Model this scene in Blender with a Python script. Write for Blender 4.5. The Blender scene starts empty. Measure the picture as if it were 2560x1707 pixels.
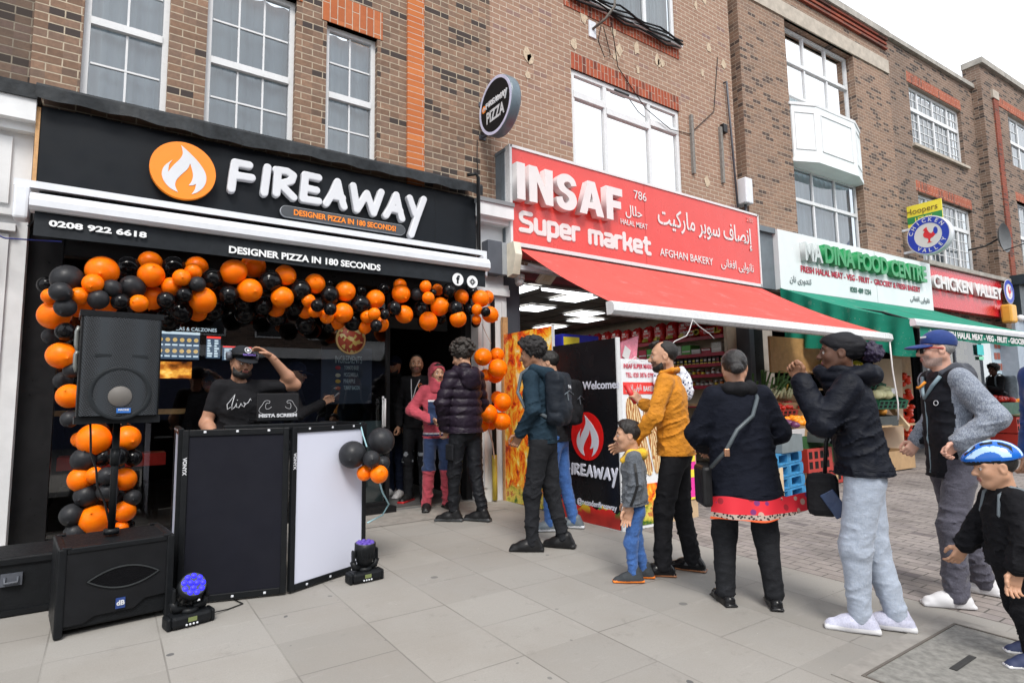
import bpy, bmesh, math, random
import numpy as np
from mathutils import Vector, Matrix, noise
sc = bpy.context.scene
COL = sc.collection
PI = math.pi
rad = math.radians
# ---------------------------------------------------------------- camera
F_PX, CX, CY, W_PX = 1467.4, 1280.0, 853.5, 2560.0
YAW, PITCH, ROLL, HCAM, SLOPE = 0.6041, 0.1032, -0.0159, 1.3, 0.022
def cam_axes():
    cy, sy, cp, sp = math.cos(YAW), math.sin(YAW), math.cos(PITCH), math.sin(PITCH)
    fwd = Vector((sy*cp, cy*cp, sp)); right = Vector((cy, -sy, 0)); up = right.cross(fwd)
    c, s = math.cos(ROLL), math.sin(ROLL)
    return c*right+s*up, -s*right+c*up, fwd
RT, UP, FW = cam_axes()
cd = bpy.data.cameras.new("camera"); cam = bpy.data.objects.new("camera", cd); COL.objects.link(cam)
m = Matrix((RT, UP, -FW)).transposed().to_4x4(); m.translation = (0, 0, HCAM); cam.matrix_world = m
cd.sensor_width = 36.0; cd.lens = 36.0*F_PX/W_PX; cd.clip_start = 0.05; cd.clip_end = 500
sc.camera = cam
# ---------------------------------------------------------------- world, sun, exposure
SUN_EL, SUN_ROT = rad(52), rad(205)
wd = bpy.data.worlds.new("World"); sc.world = wd; wd.use_nodes = True
nt = wd.node_tree; nt.nodes.clear()
wo = nt.nodes.new("ShaderNodeOutputWorld"); bg = nt.nodes.new("ShaderNodeBackground")
sky = nt.nodes.new("ShaderNodeTexSky"); sky.sky_type = 'NISHITA'; sky.sun_disc = False
sky.sun_elevation = SUN_EL; sky.sun_rotation = SUN_ROT; sky.air_density = 1.0; sky.dust_density = 3.0
mx = nt.nodes.new("ShaderNodeMix"); mx.data_type = 'RGBA'; mx.clamp_factor = True
tc = nt.nodes.new("ShaderNodeTexCoord"); nz = nt.nodes.new("ShaderNodeTexNoise")
nz.inputs['Scale'].default_value = 2.2; nz.inputs['Detail'].default_value = 5; nz.inputs['Roughness'].default_value = .55
mr = nt.nodes.new("ShaderNodeMapRange"); mr.inputs[1].default_value = .35; mr.inputs[2].default_value = .62
mr.inputs[3].default_value = .55; mr.inputs[4].default_value = .97
nt.links.new(tc.outputs['Generated'], nz.inputs['Vector']); nt.links.new(nz.outputs[0], mr.inputs[0])
nt.links.new(mr.outputs[0], mx.inputs[0]); nt.links.new(sky.outputs[0], mx.inputs[6])
mx.inputs[7].default_value = (9.2, 9.5, 9.9, 1)          # the cloud layer over the sky
bg.inputs[1].default_value = 0.092
nt.links.new(mx.outputs[2], bg.inputs[0]); nt.links.new(bg.outputs[0], wo.inputs[0])
sl = bpy.data.lights.new("sun", 'SUN'); sl.energy = 1.5; sl.angle = rad(18); sl.color = (1, .96, .9)
so = bpy.data.objects.new("sun", sl); COL.objects.link(so)
_sd = Vector((math.sin(SUN_ROT)*math.cos(SUN_EL), math.cos(SUN_ROT)*math.cos(SUN_EL), math.sin(SUN_EL)))
so.rotation_euler = _sd.to_track_quat('Z', 'Y').to_euler(); so.location = (0, -5, 20)
sc.view_settings.view_transform = 'Standard'; sc.view_settings.look = 'None'
sc.view_settings.gamma = 1; sc.view_settings.exposure = 1.02
try:
    sc.cycles.use_denoising = True; sc.cycles.max_bounces = 8; sc.cycles.transparent_max_bounces = 16
    sc.cycles.sample_clamp_indirect = 6
except Exception: pass
# ---------------------------------------------------------------- where the photograph puts things
def ray(px, py): return ((px-CX)/F_PX)*RT - ((py-CY)/F_PX)*UP + FW
def W(px, py, Y):                      # on the vertical plane y = Y
    d = ray(px, py); return d*(Y/d.y)+Vector((0, 0, HCAM))
def WX(px, py, X):
    d = ray(px, py); return d*(X/d.x)+Vector((0, 0, HCAM))
def G(px, py):                         # on the sloping pavement
    d = ray(px, py); return d*(HCAM/(SLOPE*d.y-d.z))+Vector((0, 0, HCAM))
def gz(y): return SLOPE*y
def V(*a): return Vector(a)
# ---------------------------------------------------------------- objects
def tag(o, label=None, cat=None, group=None, kind=None):
    if label: o['label'] = label
    if cat: o['category'] = cat
    if group: o['group'] = group
    if kind: o['kind'] = kind
    return o
def empty(name, label, cat, loc=(0, 0, 0), rz=0, group=None):
    o = bpy.data.objects.new(name, None); COL.objects.link(o); o.location = loc; o.rotation_euler = (0, 0, rz)
    o.empty_display_size = .1
    return tag(o, label, cat, group)
def link_mesh(name, me, mats, parent=None, smooth=False, loc=None, rz=None):
    o = bpy.data.objects.new(name, me); COL.objects.link(o)
    for mm in (mats if isinstance(mats, (list, tuple)) else [mats]): me.materials.append(mm)
    if smooth is True: me.polygons.foreach_set('use_smooth', [True]*len(me.polygons))
    if parent: o.parent = parent
    if loc is not None: o.location = loc
    if rz is not None: o.rotation_euler = (0, 0, rz)
    return o
class MB:
    """collects shapes into one mesh"""
    def __init__(s): s.v = []; s.f = []; s.m = []; s.sm = []; s.mi = 0; s.T = None
    def add(s, vs, fs, smooth=False):
        b = len(s.v)
        for v in vs:
            v = Vector(v); s.v.append(s.T @ v if s.T is not None else v)
        for f in fs: s.f.append([b+i for i in f]); s.m.append(s.mi); s.sm.append(smooth)
        return s
    def box(s, a, b, bev=0):
        x0, y0, z0 = [min(a[i], b[i]) for i in range(3)]; x1, y1, z1 = [max(a[i], b[i]) for i in range(3)]
        if bev:
            bm = bmesh.new(); bmesh.ops.create_cube(bm, size=1)
            for v in bm.verts: v.co = Vector((x0+(v.co.x+.5)*(x1-x0), y0+(v.co.y+.5)*(y1-y0), z0+(v.co.z+.5)*(z1-z0)))
            bmesh.ops.bevel(bm, geom=list(bm.edges), offset=bev, segments=2, profile=.5, affect='EDGES')
            s.bm(bm); return s
        s.add([(x0,y0,z0),(x1,y0,z0),(x1,y1,z0),(x0,y1,z0),(x0,y0,z1),(x1,y0,z1),(x1,y1,z1),(x0,y1,z1)],
              [(0,3,2,1),(4,5,6,7),(0,1,5,4),(1,2,6,5),(2,3,7,6),(3,0,4,7)]); return s
    def bm(s, bm, smooth=False):
        bm.verts.index_update(); s.add([v.co.copy() for v in bm.verts], [[v.index for v in f.verts] for f in bm.faces], smooth); bm.free(); return s
    def tube(s, pts, r, n=8, caps=True, flat=None):
        pts = [Vector(p) for p in pts]; N = len(pts)
        rs = r if isinstance(r, (list, tuple)) else [r]*N
        vs = []; prev = None
        for i, p in enumerate(pts):
            d = (pts[min(i+1, N-1)]-pts[max(i-1, 0)]).normalized()
            if prev is None:
                u = d.orthogonal().normalized()
                if flat is not None: u = (Vector(flat)-d*d.dot(Vector(flat))).normalized()
            else: u = (prev-d*d.dot(prev)).normalized()
            prev = u; w = d.cross(u)
            for k in range(n):
                a = 2*PI*k/n; vs.append(p+u*(math.cos(a)*rs[i])+w*(math.sin(a)*rs[i]))
        fs = [[i*n+k, i*n+(k+1) % n, (i+1)*n+(k+1) % n, (i+1)*n+k] for i in range(N-1) for k in range(n)]
        if caps: fs += [list(range(n-1, -1, -1)), list(range((N-1)*n, N*n))]
        s.add(vs, fs, n > 5); return s
    def cyl(s, a, b, r, n=16): return s.tube([a, b], r, n)
    def lathe(s, prof, c=(0, 0, 0), axis='z', n=24, caps=True):
        vs = []
        for (r, h) in prof:
            for k in range(n):
                a = 2*PI*k/n; x, y, z = r*math.cos(a), r*math.sin(a), h
                if axis == 'y': x, y, z = x, h, y
                if axis == 'x': x, y, z = h, x, y
                vs.append(Vector(c)+Vector((x, y, z)))
        N = len(prof); fs = [[i*n+k, i*n+(k+1) % n, (i+1)*n+(k+1) % n, (i+1)*n+k] for i in range(N-1) for k in range(n)]
        if caps: fs += [list(range(n-1, -1, -1)), list(range((N-1)*n, N*n))]
        if axis == 'y': fs = [f[::-1] for f in fs]
        s.add(vs, fs, True); return s
    def quad(s, a, b, c, d): return s.add([a, b, c, d], [(0, 1, 2, 3)])
    def prism(s, pts, y0, y1, plane='xz'):
        """outline (counter-clockwise seen from -y in xz) extruded"""
        n = len(pts)
        mk = {'xz': lambda p, t: (p[0], t, p[1]), 'xy': lambda p, t: (p[0], p[1], t), 'yz': lambda p, t: (t, p[0], p[1])}[plane]
        vs = [mk(p, y0) for p in pts]+[mk(p, y1) for p in pts]
        fs = [list(range(n)), list(range(2*n-1, n-1, -1))]+[[i, n+i, n+(i+1) % n, (i+1) % n] for i in range(n)]
        s.add(vs, fs); return s
    def ball(s, c, r, seg=24, rings=14, sc_=(1, 1, 1)):
        vs = []; fs = []
        for i in range(rings+1):
            t = PI*i/rings
            for k in range(seg):
                a = 2*PI*k/seg
                vs.append((c[0]+r*sc_[0]*math.sin(t)*math.cos(a), c[1]+r*sc_[1]*math.sin(t)*math.sin(a), c[2]+r*sc_[2]*math.cos(t)))
        for i in range(rings):
            for k in range(seg): fs.append([i*seg+k, (i+1)*seg+k, (i+1)*seg+(k+1) % seg, i*seg+(k+1) % seg])
        s.add(vs, fs, True); return s
    def mesh(s, name='mesh'):
        me = bpy.data.meshes.new(name); me.from_pydata([tuple(v) for v in s.v], [], s.f)
        me.polygons.foreach_set('material_index', s.m); me.polygons.foreach_set('use_smooth', s.sm); me.update()
        bm = bmesh.new(); bm.from_mesh(me); bmesh.ops.remove_doubles(bm, verts=bm.verts, dist=1e-6)
        bmesh.ops.recalc_face_normals(bm, faces=bm.faces); bm.to_mesh(me); bm.free()
        return me
    def build(s, name, mats, parent=None, **k):
        return link_mesh(name, s.mesh(name), mats, parent, **k)
def each(mb, name, mats, parent):
    """every loose piece of the collected shapes as an object of its own"""
    par = list(range(len(mb.v)))
    def fd(a):
        while par[a] != a: par[a] = par[par[a]]; a = par[a]
        return a
    for f in mb.f:
        for q in f[1:]: par[fd(q)] = fd(f[0])
    grp = {}
    for i, f in enumerate(mb.f): grp.setdefault(fd(f[0]), []).append(i)
    out = []
    for fs in grp.values():
        m2 = MB(); ix = {}
        for i in fs:
            for q in mb.f[i]:
                if q not in ix: ix[q] = len(m2.v); m2.v.append(mb.v[q])
            m2.f.append([ix[q] for q in mb.f[i]]); m2.m.append(mb.m[i]); m2.sm.append(mb.sm[i])
        out.append(m2.build(name, mats, parent))
    return out
def sheet(name, pts, mat, parent=None):
    mb = MB(); mb.add(pts, [tuple(range(len(pts)))]); return mb.build(name, mat, parent)
def dup_tree(o, parent=None):
    c = o.copy(); COL.objects.link(c)
    if parent: c.parent = parent
    for ch in list(o.children): dup_tree(ch, c)
    return c
# ---------------------------------------------------------------- lettering and curves
_dg = bpy.context.evaluated_depsgraph_get
def curve_mesh(cu):
    o = bpy.data.objects.new("tmp", cu); COL.objects.link(o)
    dg = _dg(); dg.update(); me = bpy.data.meshes.new_from_object(o.evaluated_get(dg), depsgraph=dg)
    bpy.data.objects.remove(o); return me
def text_mesh(txt, h, ex=.002, bold=0, width=None, align='CENTER', shear=0, space=1):
    """letters in local xy, about h tall, extruded along z; stretched to width"""
    cu = bpy.data.curves.new("t", 'FONT'); cu.body = txt; cu.size = h/.73; cu.extrude = ex; cu.offset = bold*h
    cu.align_x = 'LEFT'; cu.shear = shear; cu.space_character = space; cu.resolution_u = 3
    me = curve_mesh(cu)
    n = len(me.vertices)
    if n == 0: return me
    co = np.empty(n*3, 'f'); me.vertices.foreach_get('co', co); co = co.reshape(-1, 3)
    x0, x1 = co[:, 0].min(), co[:, 0].max()
    k = (width/(x1-x0)) if width else 1
    co[:, 0] = (co[:, 0]-x0)*k
    wd_ = (x1-x0)*k
    co[:, 0] -= {'LEFT': 0, 'CENTER': wd_/2, 'RIGHT': wd_}[align]
    me.vertices.foreach_set('co', co.ravel()); me.materials.clear(); me.update()
    return me
def frame_y(origin, xdir=(1, 0, 0), zdir=(0, 0, 1)):
    """local x along xdir, local y along zdir, local z toward the viewer"""
    x = Vector(xdir).normalized(); y = Vector(zdir); y = (y-x*x.dot(y)).normalized(); z = x.cross(y)
    m_ = Matrix((x, y, z)).transposed().to_4x4(); m_.translation = Vector(origin); return m_
def put(me, name, mat, parent, M):
    me.transform(M); return link_mesh(name, me, mat, parent)
def text(name, txt, h, mat, parent, M, **k): return put(text_mesh(txt, h, **k), name, mat, parent, M)
def poly_mesh(loops, ex, bez=False):
    """filled 2-D outlines (with holes) extruded along z"""
    cu = bpy.data.curves.new("c", 'CURVE'); cu.dimensions = '2D'; cu.fill_mode = 'BOTH'; cu.extrude = ex
    for lp in loops:
        sp = cu.splines.new('POLY'); sp.points.add(len(lp)-1)
        for p, q in zip(sp.points, lp): p.co = (q[0], q[1], 0, 1)
        sp.use_cyclic_u = True
    me = curve_mesh(cu); me.materials.clear(); return me
def smooth_loop(pts, n=6):
    """Catmull-Rom; a point given as (x, y, 1) is a corner"""
    out = []; N = len(pts)
    for i in range(N):
        p0, p1, p2, p3 = pts[i-1], pts[i], pts[(i+1) % N], pts[(i+2) % N]
        a = p1 if len(p1) > 2 else p0; b = p2 if len(p2) > 2 else p3
        for k in range(n):
            t = k/n; t2 = t*t; t3 = t2*t
            out.append(tuple(.5*(2*p1[j]+(p2[j]-a[j])*t+(2*a[j]-5*p1[j]+4*p2[j]-b[j])*t2+(3*p1[j]-a[j]-3*p2[j]+b[j])*t3) for j in (0, 1)))
    return out
def disc_loop(r, n=48, c=(0, 0)): return [(c[0]+r*math.cos(2*PI*i/n), c[1]+r*math.sin(2*PI*i/n)) for i in range(n)]
def strokes_mesh(strokes, w, ex=.001, n=8):
    """thin round-ended lines in local xy (each a ribbon)"""
    mb = MB()
    for i, s in enumerate(strokes):
        mb.tube([(p[0], p[1], 0.0003*i) for p in s], w/2, 6)
    me = mb.mesh('strokes'); return me
# ---------------------------------------------------------------- signed-distance modelling (people, cloth, hair, letters)
class SDF:
    def __init__(s, lo, hi, h):
        s.lo = np.array(lo, 'f'); s.h = h; s.n = np.maximum(4, np.ceil((np.array(hi)-s.lo)/h).astype(int)+1)
        s.d = np.full(s.n, 9.0, 'f')
    def _win(s, a, b, pad):
        i0 = np.clip(np.floor((np.minimum(a, b)-pad-s.lo)/s.h).astype(int), 0, s.n); i1 = np.clip(np.ceil((np.maximum(a, b)+pad-s.lo)/s.h).astype(int)+1, 0, s.n)
        if (i1 <= i0).any(): return None, None
        sl_ = tuple(slice(i0[k], i1[k]) for k in range(3))
        ax = [s.lo[k]+s.h*np.arange(i0[k], i1[k], dtype='f') for k in range(3)]
        return sl_, np.stack(np.meshgrid(*ax, indexing='ij'), -1)
    def _mix(s, sl_, d, k, sub):
        c = s.d[sl_]
        if sub:
            hh = np.clip(.5-.5*(c+d)/k, 0, 1); s.d[sl_] = c*(1-hh)+(-d)*hh+k*hh*(1-hh)
        else:
            hh = np.clip(.5+.5*(c-d)/k, 0, 1); s.d[sl_] = c*(1-hh)+d*hh-k*hh*(1-hh)
    def cone(s, a, b, ra, rb, k=.02, flat=None, fk=1.0, sub=False):
        """tapered capsule; flat = direction squashed to fk of the radius"""
        a = np.array(a, 'f'); b = np.array(b, 'f'); sl_, P = s._win(a, b, max(ra, rb)*max(1, fk)+k*2+s.h*3)
        if sl_ is None: return s
        ab = b-a; L = max(float(ab@ab), 1e-9); q = P-a; t = np.clip((q@ab)/L, 0, 1); e = q-t[..., None]*ab
        if flat is not None:
            fdir = np.array(flat, 'f'); fdir = fdir/np.linalg.norm(fdir); c = e@fdir; e = e+(c*(1/fk-1))[..., None]*fdir
        s._mix(sl_, (np.sqrt((e*e).sum(-1))-(ra+(rb-ra)*t))*min(1, fk), k, sub); return s
    def chain(s, pts, rs, k=.02, **kw):
        for i in range(len(pts)-1): s.cone(pts[i], pts[i+1], rs[i], rs[i+1], k, **kw)
        return s
    def ell(s, c, r, k=.02, rot=None, sub=False):
        c = np.array(c, 'f'); r = np.array(r, 'f'); m_ = float(r.max()); sl_, P = s._win(c, c, m_+k*2+s.h*3)
        if sl_ is None: return s
        q = P-c
        if rot is not None: q = q@np.array(rot, 'f')      # columns = local axes
        q = q/r; l = np.sqrt((q*q).sum(-1)); g = np.sqrt(((q/r)**2).sum(-1))+1e-6
        s._mix(sl_, l*(l-1)/g, k, sub); return s
    def box(s, c, hs, rr=.01, k=.01, rot=None, sub=False):
        c = np.array(c, 'f'); hs = np.array(hs, 'f'); m_ = float(np.sqrt((hs**2).sum())); sl_, P = s._win(c, c, m_+k*2+s.h*3)
        if sl_ is None: return s
        q = P-c
        if rot is not None: q = q@np.array(rot, 'f')
        q = np.abs(q)-(hs-rr); d = np.sqrt((np.maximum(q, 0)**2).sum(-1))+np.minimum(q.max(-1), 0)-rr
        s._mix(sl_, d, k, sub); return s
    def cut(s, p, n, k=.004):
        """remove everything on the n side of the plane through p"""
        n = np.array(n, 'f'); n = n/np.linalg.norm(n)
        ax = [s.lo[i]+s.h*np.arange(s.n[i], dtype='f') for i in range(3)]
        d = (ax[0]*n[0])[:, None, None]+(ax[1]*n[1])[None, :, None]+(ax[2]*n[2])[None, None, :]-float(np.dot(p, n))
        hh = np.clip(.5-.5*(d-s.d)/k, 0, 1); s.d = (d*(1-hh)+s.d*hh+k*hh*(1-hh)).astype('f'); return s
    def grid(s):
        ax = [s.lo[k]+s.h*np.arange(s.n[k], dtype='f') for k in range(3)]
        return np.stack(np.meshgrid(*ax, indexing='ij'), -1)
    def near(s, w): return np.abs(s.d) < w
    def warp(s, fn, w=.05):
        """add fn(points) to the distance near the surface"""
        m_ = s.near(w); idx = np.argwhere(m_); P = s.lo+s.h*idx.astype('f'); s.d[m_] += fn(P); return s
    def mesh(s, name='m', relax=1):
        d = s.d; d[0] = np.maximum(d[0], .01); d[-1] = np.maximum(d[-1], .01); d[:, 0] = np.maximum(d[:, 0], .01); d[:, -1] = np.maximum(d[:, -1], .01)
        d[:, :, 0] = np.maximum(d[:, :, 0], .01); d[:, :, -1] = np.maximum(d[:, :, -1], .01)
        ins = d < 0; n = s.n
        cnt = np.zeros(n-1, 'i4')
        for i in (0, 1):
            for j in (0, 1):
                for k in (0, 1): cnt += ins[i:n[0]-1+i, j:n[1]-1+j, k:n[2]-1+k]
        cell = (cnt > 0) & (cnt < 8); ci = np.argwhere(cell); N = len(ci)
        vid = np.full(n-1, -1, 'i4'); vid[cell] = np.arange(N)
        acc = np.zeros((N, 3), 'f'); num = np.zeros(N, 'f')
        cor = [(i, j, k) for i in (0, 1) for j in (0, 1) for k in (0, 1)]
        dv = {c: d[ci[:, 0]+c[0], ci[:, 1]+c[1], ci[:, 2]+c[2]] for c in cor}
        for c in cor:
            for a in range(3):
                if c[a] == 0:
                    e = list(c); e[a] = 1; e = tuple(e); u, v = dv[c], dv[e]; x = (u < 0) != (v < 0)
                    t = np.where(x, u/np.where(x, u-v, 1), 0)
                    p = np.tile(np.array(c, 'f'), (N, 1)); p[:, a] = t; acc[x] += p[x]; num[x] += 1
        vs = s.lo+s.h*(ci+acc/np.maximum(num, 1)[:, None])
        fs = []
        for a in range(3):
            b, c = (a+1) % 3, (a+2) % 3
            s0 = [slice(0, n[i]-1) for i in range(3)]; s1 = [slice(0, n[i]-1) for i in range(3)]; s1[a] = slice(1, n[a])
            for t_ in (s0, s1): t_[b] = slice(1, n[b]-1); t_[c] = slice(1, n[c]-1)
            A, B = ins[tuple(s0)], ins[tuple(s1)]; e = np.argwhere(A != B)
            if not len(e): continue
            off = np.zeros(3, int); off[b] = 1; off[c] = 1; e = e+off; fl = ins[e[:, 0], e[:, 1], e[:, 2]]
            def vv(db, dc):
                q = e.copy(); q[:, b] += db; q[:, c] += dc; return vid[q[:, 0], q[:, 1], q[:, 2]]
            Q = np.stack([vv(-1, -1), vv(0, -1), vv(0, 0), vv(-1, 0)], 1)
            Q[~fl] = Q[~fl][:, ::-1]; fs.append(Q)
        F = np.concatenate(fs) if fs else np.zeros((0, 4), int)
        if relax and N:
            for _ in range(relax):
                sm = np.zeros((N, 3)); ct = np.zeros(N)
                for i in range(4):
                    np.add.at(sm, F[:, i], vs[F[:, (i+1) % 4]]); np.add.at(ct, F[:, i], 1)
                    np.add.at(sm, F[:, i], vs[F[:, (i-1) % 4]]); np.add.at(ct, F[:, i], 1)
                vs = vs*.5+.5*sm/np.maximum(ct, 1)[:, None]
        return vs, F
def np_mesh(name, parts, mats):
    """parts: list of (verts, quads, material index or array)"""
    me = bpy.data.meshes.new(name); b = 0; VV = []; FF = []; MM = []
    for vs, F, mi in parts:
        VV.append(np.asarray(vs, 'f')); FF.append(F+b); MM.append(np.full(len(F), mi, 'i4') if np.isscalar(mi) else mi); b += len(vs)
    VV = np.concatenate(VV); FF = np.concatenate(FF).astype('i4'); MM = np.concatenate(MM)
    me.vertices.add(len(VV)); me.vertices.foreach_set('co', VV.ravel())
    me.loops.add(FF.size); me.loops.foreach_set('vertex_index', FF.ravel())
    me.polygons.add(len(FF)); me.polygons.foreach_set('loop_start', np.arange(0, FF.size, 4, dtype='i4'))
    try: me.polygons.foreach_set('loop_total', np.full(len(FF), 4, 'i4'))
    except Exception: pass
    me.polygons.foreach_set('material_index', MM); me.polygons.foreach_set('use_smooth', np.ones(len(FF), bool))
    me.update(calc_edges=True); me.validate()
    return me
_rng = np.random.default_rng(7)
_lat = _rng.random((32, 32, 32)).astype('f')
def vnoise(P, f, seed=0):
    """smooth value noise in [-1,1]"""
    q = np.asarray(P, 'f')*f+seed*7.31; i = np.floor(q).astype(int); t = q-i; t = t*t*(3-2*t); r = 0
    for a in (0, 1):
        for b in (0, 1):
            for c in (0, 1):
                w = (t[..., 0] if a else 1-t[..., 0])*(t[..., 1] if b else 1-t[..., 1])*(t[..., 2] if c else 1-t[..., 2])
                r = r+w*_lat[(i[..., 0]+a) & 31, (i[..., 1]+b) & 31, (i[..., 2]+c) & 31]
    return r*2-1
# ---------------------------------------------------------------- materials
def srgb(h):
    if isinstance(h, str):
        h = h.lstrip('#'); c = [int(h[i:i+2], 16)/255 for i in (0, 2, 4)]
        return tuple(((x+.055)/1.055)**2.4 if x > .04045 else x/12.92 for x in c)+(1,)
    return tuple(h)+(1,) if len(h) == 3 else tuple(h)
class NT:
    def __init__(s, name):
        s.m = bpy.data.materials.new(name); s.m.use_nodes = True; s.t = s.m.node_tree; s.t.nodes.clear()
        s.out = s.t.nodes.new("ShaderNodeOutputMaterial"); s.b = s.t.nodes.new("ShaderNodeBsdfPrincipled")
        s.t.links.new(s.b.outputs[0], s.out.inputs[0])
    def n(s, typ, **k):
        x = s.t.nodes.new(typ)
        for a, v in k.items(): setattr(x, a, v)
        return x
    def l(s, a, b): s.t.links.new(a, b)
    def val(s, sock, v):
        if hasattr(v, 'is_output') or hasattr(v, 'links'): s.l(v, sock)
        else: sock.default_value = v
    def coord(s, obj=True, scale=None, rot=None, loc=None):
        c = s.n("ShaderNodeTexCoord"); o = c.outputs['Object' if obj else 'Generated']
        if scale is not None or rot is not None or loc is not None:
            mp = s.n("ShaderNodeMapping"); s.l(o, mp.inputs[0])
            if scale is not None: mp.inputs['Scale'].default_value = scale if hasattr(scale, '__len__') else (scale,)*3
            if rot is not None: mp.inputs['Rotation'].default_value = rot
            if loc is not None: mp.inputs['Location'].default_value = loc
            o = mp.outputs[0]
        return o
    def noise(s, vec, scale, detail=3, rough=.5, dist=0):
        x = s.n("ShaderNodeTexNoise"); s.l(vec, x.inputs['Vector']); x.inputs['Scale'].default_value = scale
        x.inputs['Detail'].default_value = detail; x.inputs['Roughness'].default_value = rough; x.inputs['Distortion'].default_value = dist
        return x.outputs[0]
    def rng(s, v, a, b, c=0, d=1):
        x = s.n("ShaderNodeMapRange"); s.l(v, x.inputs[0])
        for i, q in enumerate((a, b, c, d)): x.inputs[i+1].default_value = q
        return x.outputs[0]
    def ramp(s, v, stops, interp='LINEAR'):
        x = s.n("ShaderNodeValToRGB"); s.l(v, x.inputs[0]); e = x.color_ramp.elements; x.color_ramp.interpolation = interp
        while len(e) < len(stops): e.new(.5)
        for i, (p, c) in enumerate(stops): e[i].position = p; e[i].color = srgb(c)
        return x.outputs[0]
    def mix(s, f, a, b, mode='MIX'):
        x = s.n("ShaderNodeMix", data_type='RGBA', blend_type=mode); s.val(x.inputs[0], f)
        s.val(x.inputs[6], a if not isinstance(a, (str, tuple)) else srgb(a)); s.val(x.inputs[7], b if not isinstance(b, (str, tuple)) else srgb(b))
        return x.outputs[2]
    def math(s, op, a, b=0.0):
        x = s.n("ShaderNodeMath", operation=op); s.val(x.inputs[0], a); s.val(x.inputs[1], b); return x.outputs[0]
    def sep(s, v):
        x = s.n("ShaderNodeSeparateXYZ"); s.l(v, x.inputs[0]); return x.outputs
    def bump(s, h, strength=.3, dist=.01):
        x = s.n("ShaderNodeBump"); x.inputs['Strength'].default_value = strength; x.inputs['Distance'].default_value = dist
        s.l(h, x.inputs['Height']); s.l(x.outputs[0], s.b.inputs['Normal']); return x
    def set(s, **k):
        for a, v in k.items():
            nm = {'color': 'Base Color', 'rough': 'Roughness', 'metal': 'Metallic', 'spec': 'Specular IOR Level', 'emit': 'Emission Color',
                  'emits': 'Emission Strength', 'alpha': 'Alpha', 'sheen': 'Sheen Weight', 'coat': 'Coat Weight', 'sss': 'Subsurface Weight', 'trans': 'Transmission Weight'}[a]
            if isinstance(v, str) or (isinstance(v, tuple) and len(v) == 3): v = srgb(v)
            s.val(s.b.inputs[nm], v)
        return s
_mats = {}
def mat(name, color, rough=.5, metal=0, var=.12, scale=8, bump=0, bscale=60, spec=.5, **k):
    """plain surface with slight mottling"""
    if name in _mats: return _mats[name]
    t = NT(name); c = t.coord(); c0 = srgb(color)
    if max(c0[:3]) < .03 and not metal: spec = min(spec, .22)
    f = t.noise(c, scale, 4, .6); lo = tuple(x*(1-var) for x in c0[:3]); hi = tuple(min(1, x*(1+var)) for x in c0[:3])
    t.set(color=t.mix(t.rng(f, .3, .7), lo, hi), metal=metal, spec=spec, **k)
    t.set(rough=t.rng(t.noise(c, scale*2.3, 3), .3, .7, max(.02, rough-.08), min(1, rough+.08)))
    if bump: t.bump(t.noise(c, bscale, 4), bump, .01)
    _mats[name] = t.m; return t.m
def emat(name, color, strength):
    if name in _mats: return _mats[name]
    t = NT(name); t.set(color=(0.02, .02, .02, 1), emit=color, emits=strength); _mats[name] = t.m; return t.m
def cloth(name, color, rough=.85, var=.15, wscale=260, wb=.15, fold=.25, fscale=9, color2=None, heather=0, sheen=.15):
    if name in _mats: return _mats[name]
    t = NT(name); c = t.coord(); c0 = srgb(color)
    lo = tuple(x*(1-var) for x in c0[:3]); hi = tuple(min(1, x*(1+var)) for x in c0[:3])
    col = t.mix(t.rng(t.noise(c, 6, 4, .6), .3, .7), lo, hi)
    st_ = t.noise(t.coord(scale=(1, 1, 2.4), rot=(.3, .2, 0)), 16, 5, .65, .6); col = t.mix(t.rng(st_, .5, .78, 0, .55), col, tuple(min(1, x*1.55+.004) for x in c0[:3])); col = t.mix(t.rng(st_, .48, .25, 0, .5), col, tuple(x*.6 for x in c0[:3]))  # fold shading painted into the cloth colour, with paler wear along the ridges
    if heather:
        cc = t.coord(scale=(1, 1, .35)); hf = t.rng(t.noise(cc, 170, 3, .7), .38, .62)
        col = t.mix(t.math('MULTIPLY', hf, heather), col, color2 or '#ffffff')
    dk_ = max(c0[:3]) < .06 and not heather
    t.set(color=col, rough=rough, spec=.14 if dk_ else .25, sheen=0 if dk_ else sheen)
    h = t.math('ADD', t.math('ADD', t.math('MULTIPLY', t.noise(c, fscale, 5, .55, .4), 1.0), t.math('MULTIPLY', st_, .5)), t.math('MULTIPLY', t.noise(c, wscale, 2), wb*.2))
    t.bump(h, fold, .03); _mats[name] = t.m; return t.m
def glass(name, tint=(1, 1, 1), refl=1.0, rough=.01, base=.04):
    if name in _mats: return _mats[name]
    m_ = bpy.data.materials.new(name); m_.use_nodes = True; t = m_.node_tree; t.nodes.clear()
    o = t.nodes.new("ShaderNodeOutputMaterial"); mx_ = t.nodes.new("ShaderNodeMixShader"); tr = t.nodes.new("ShaderNodeBsdfTransparent")
    gl = t.nodes.new("ShaderNodeBsdfGlossy"); fr = t.nodes.new("ShaderNodeFresnel"); fr.inputs[0].default_value = 1.5
    gl.inputs['Roughness'].default_value = rough; tr.inputs[0].default_value = tint+(1,)
    mu = t.nodes.new("ShaderNodeMath"); mu.operation = 'MULTIPLY_ADD'; mu.inputs[1].default_value = refl; mu.inputs[2].default_value = base; mu.use_clamp = True
    t.links.new(fr.outputs[0], mu.inputs[0]); t.links.new(mu.outputs[0], mx_.inputs[0])
    t.links.new(tr.outputs[0], mx_.inputs[1]); t.links.new(gl.outputs[0], mx_.inputs[2]); t.links.new(mx_.outputs[0], o.inputs[0])
    _mats[name] = m_; return m_
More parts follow.
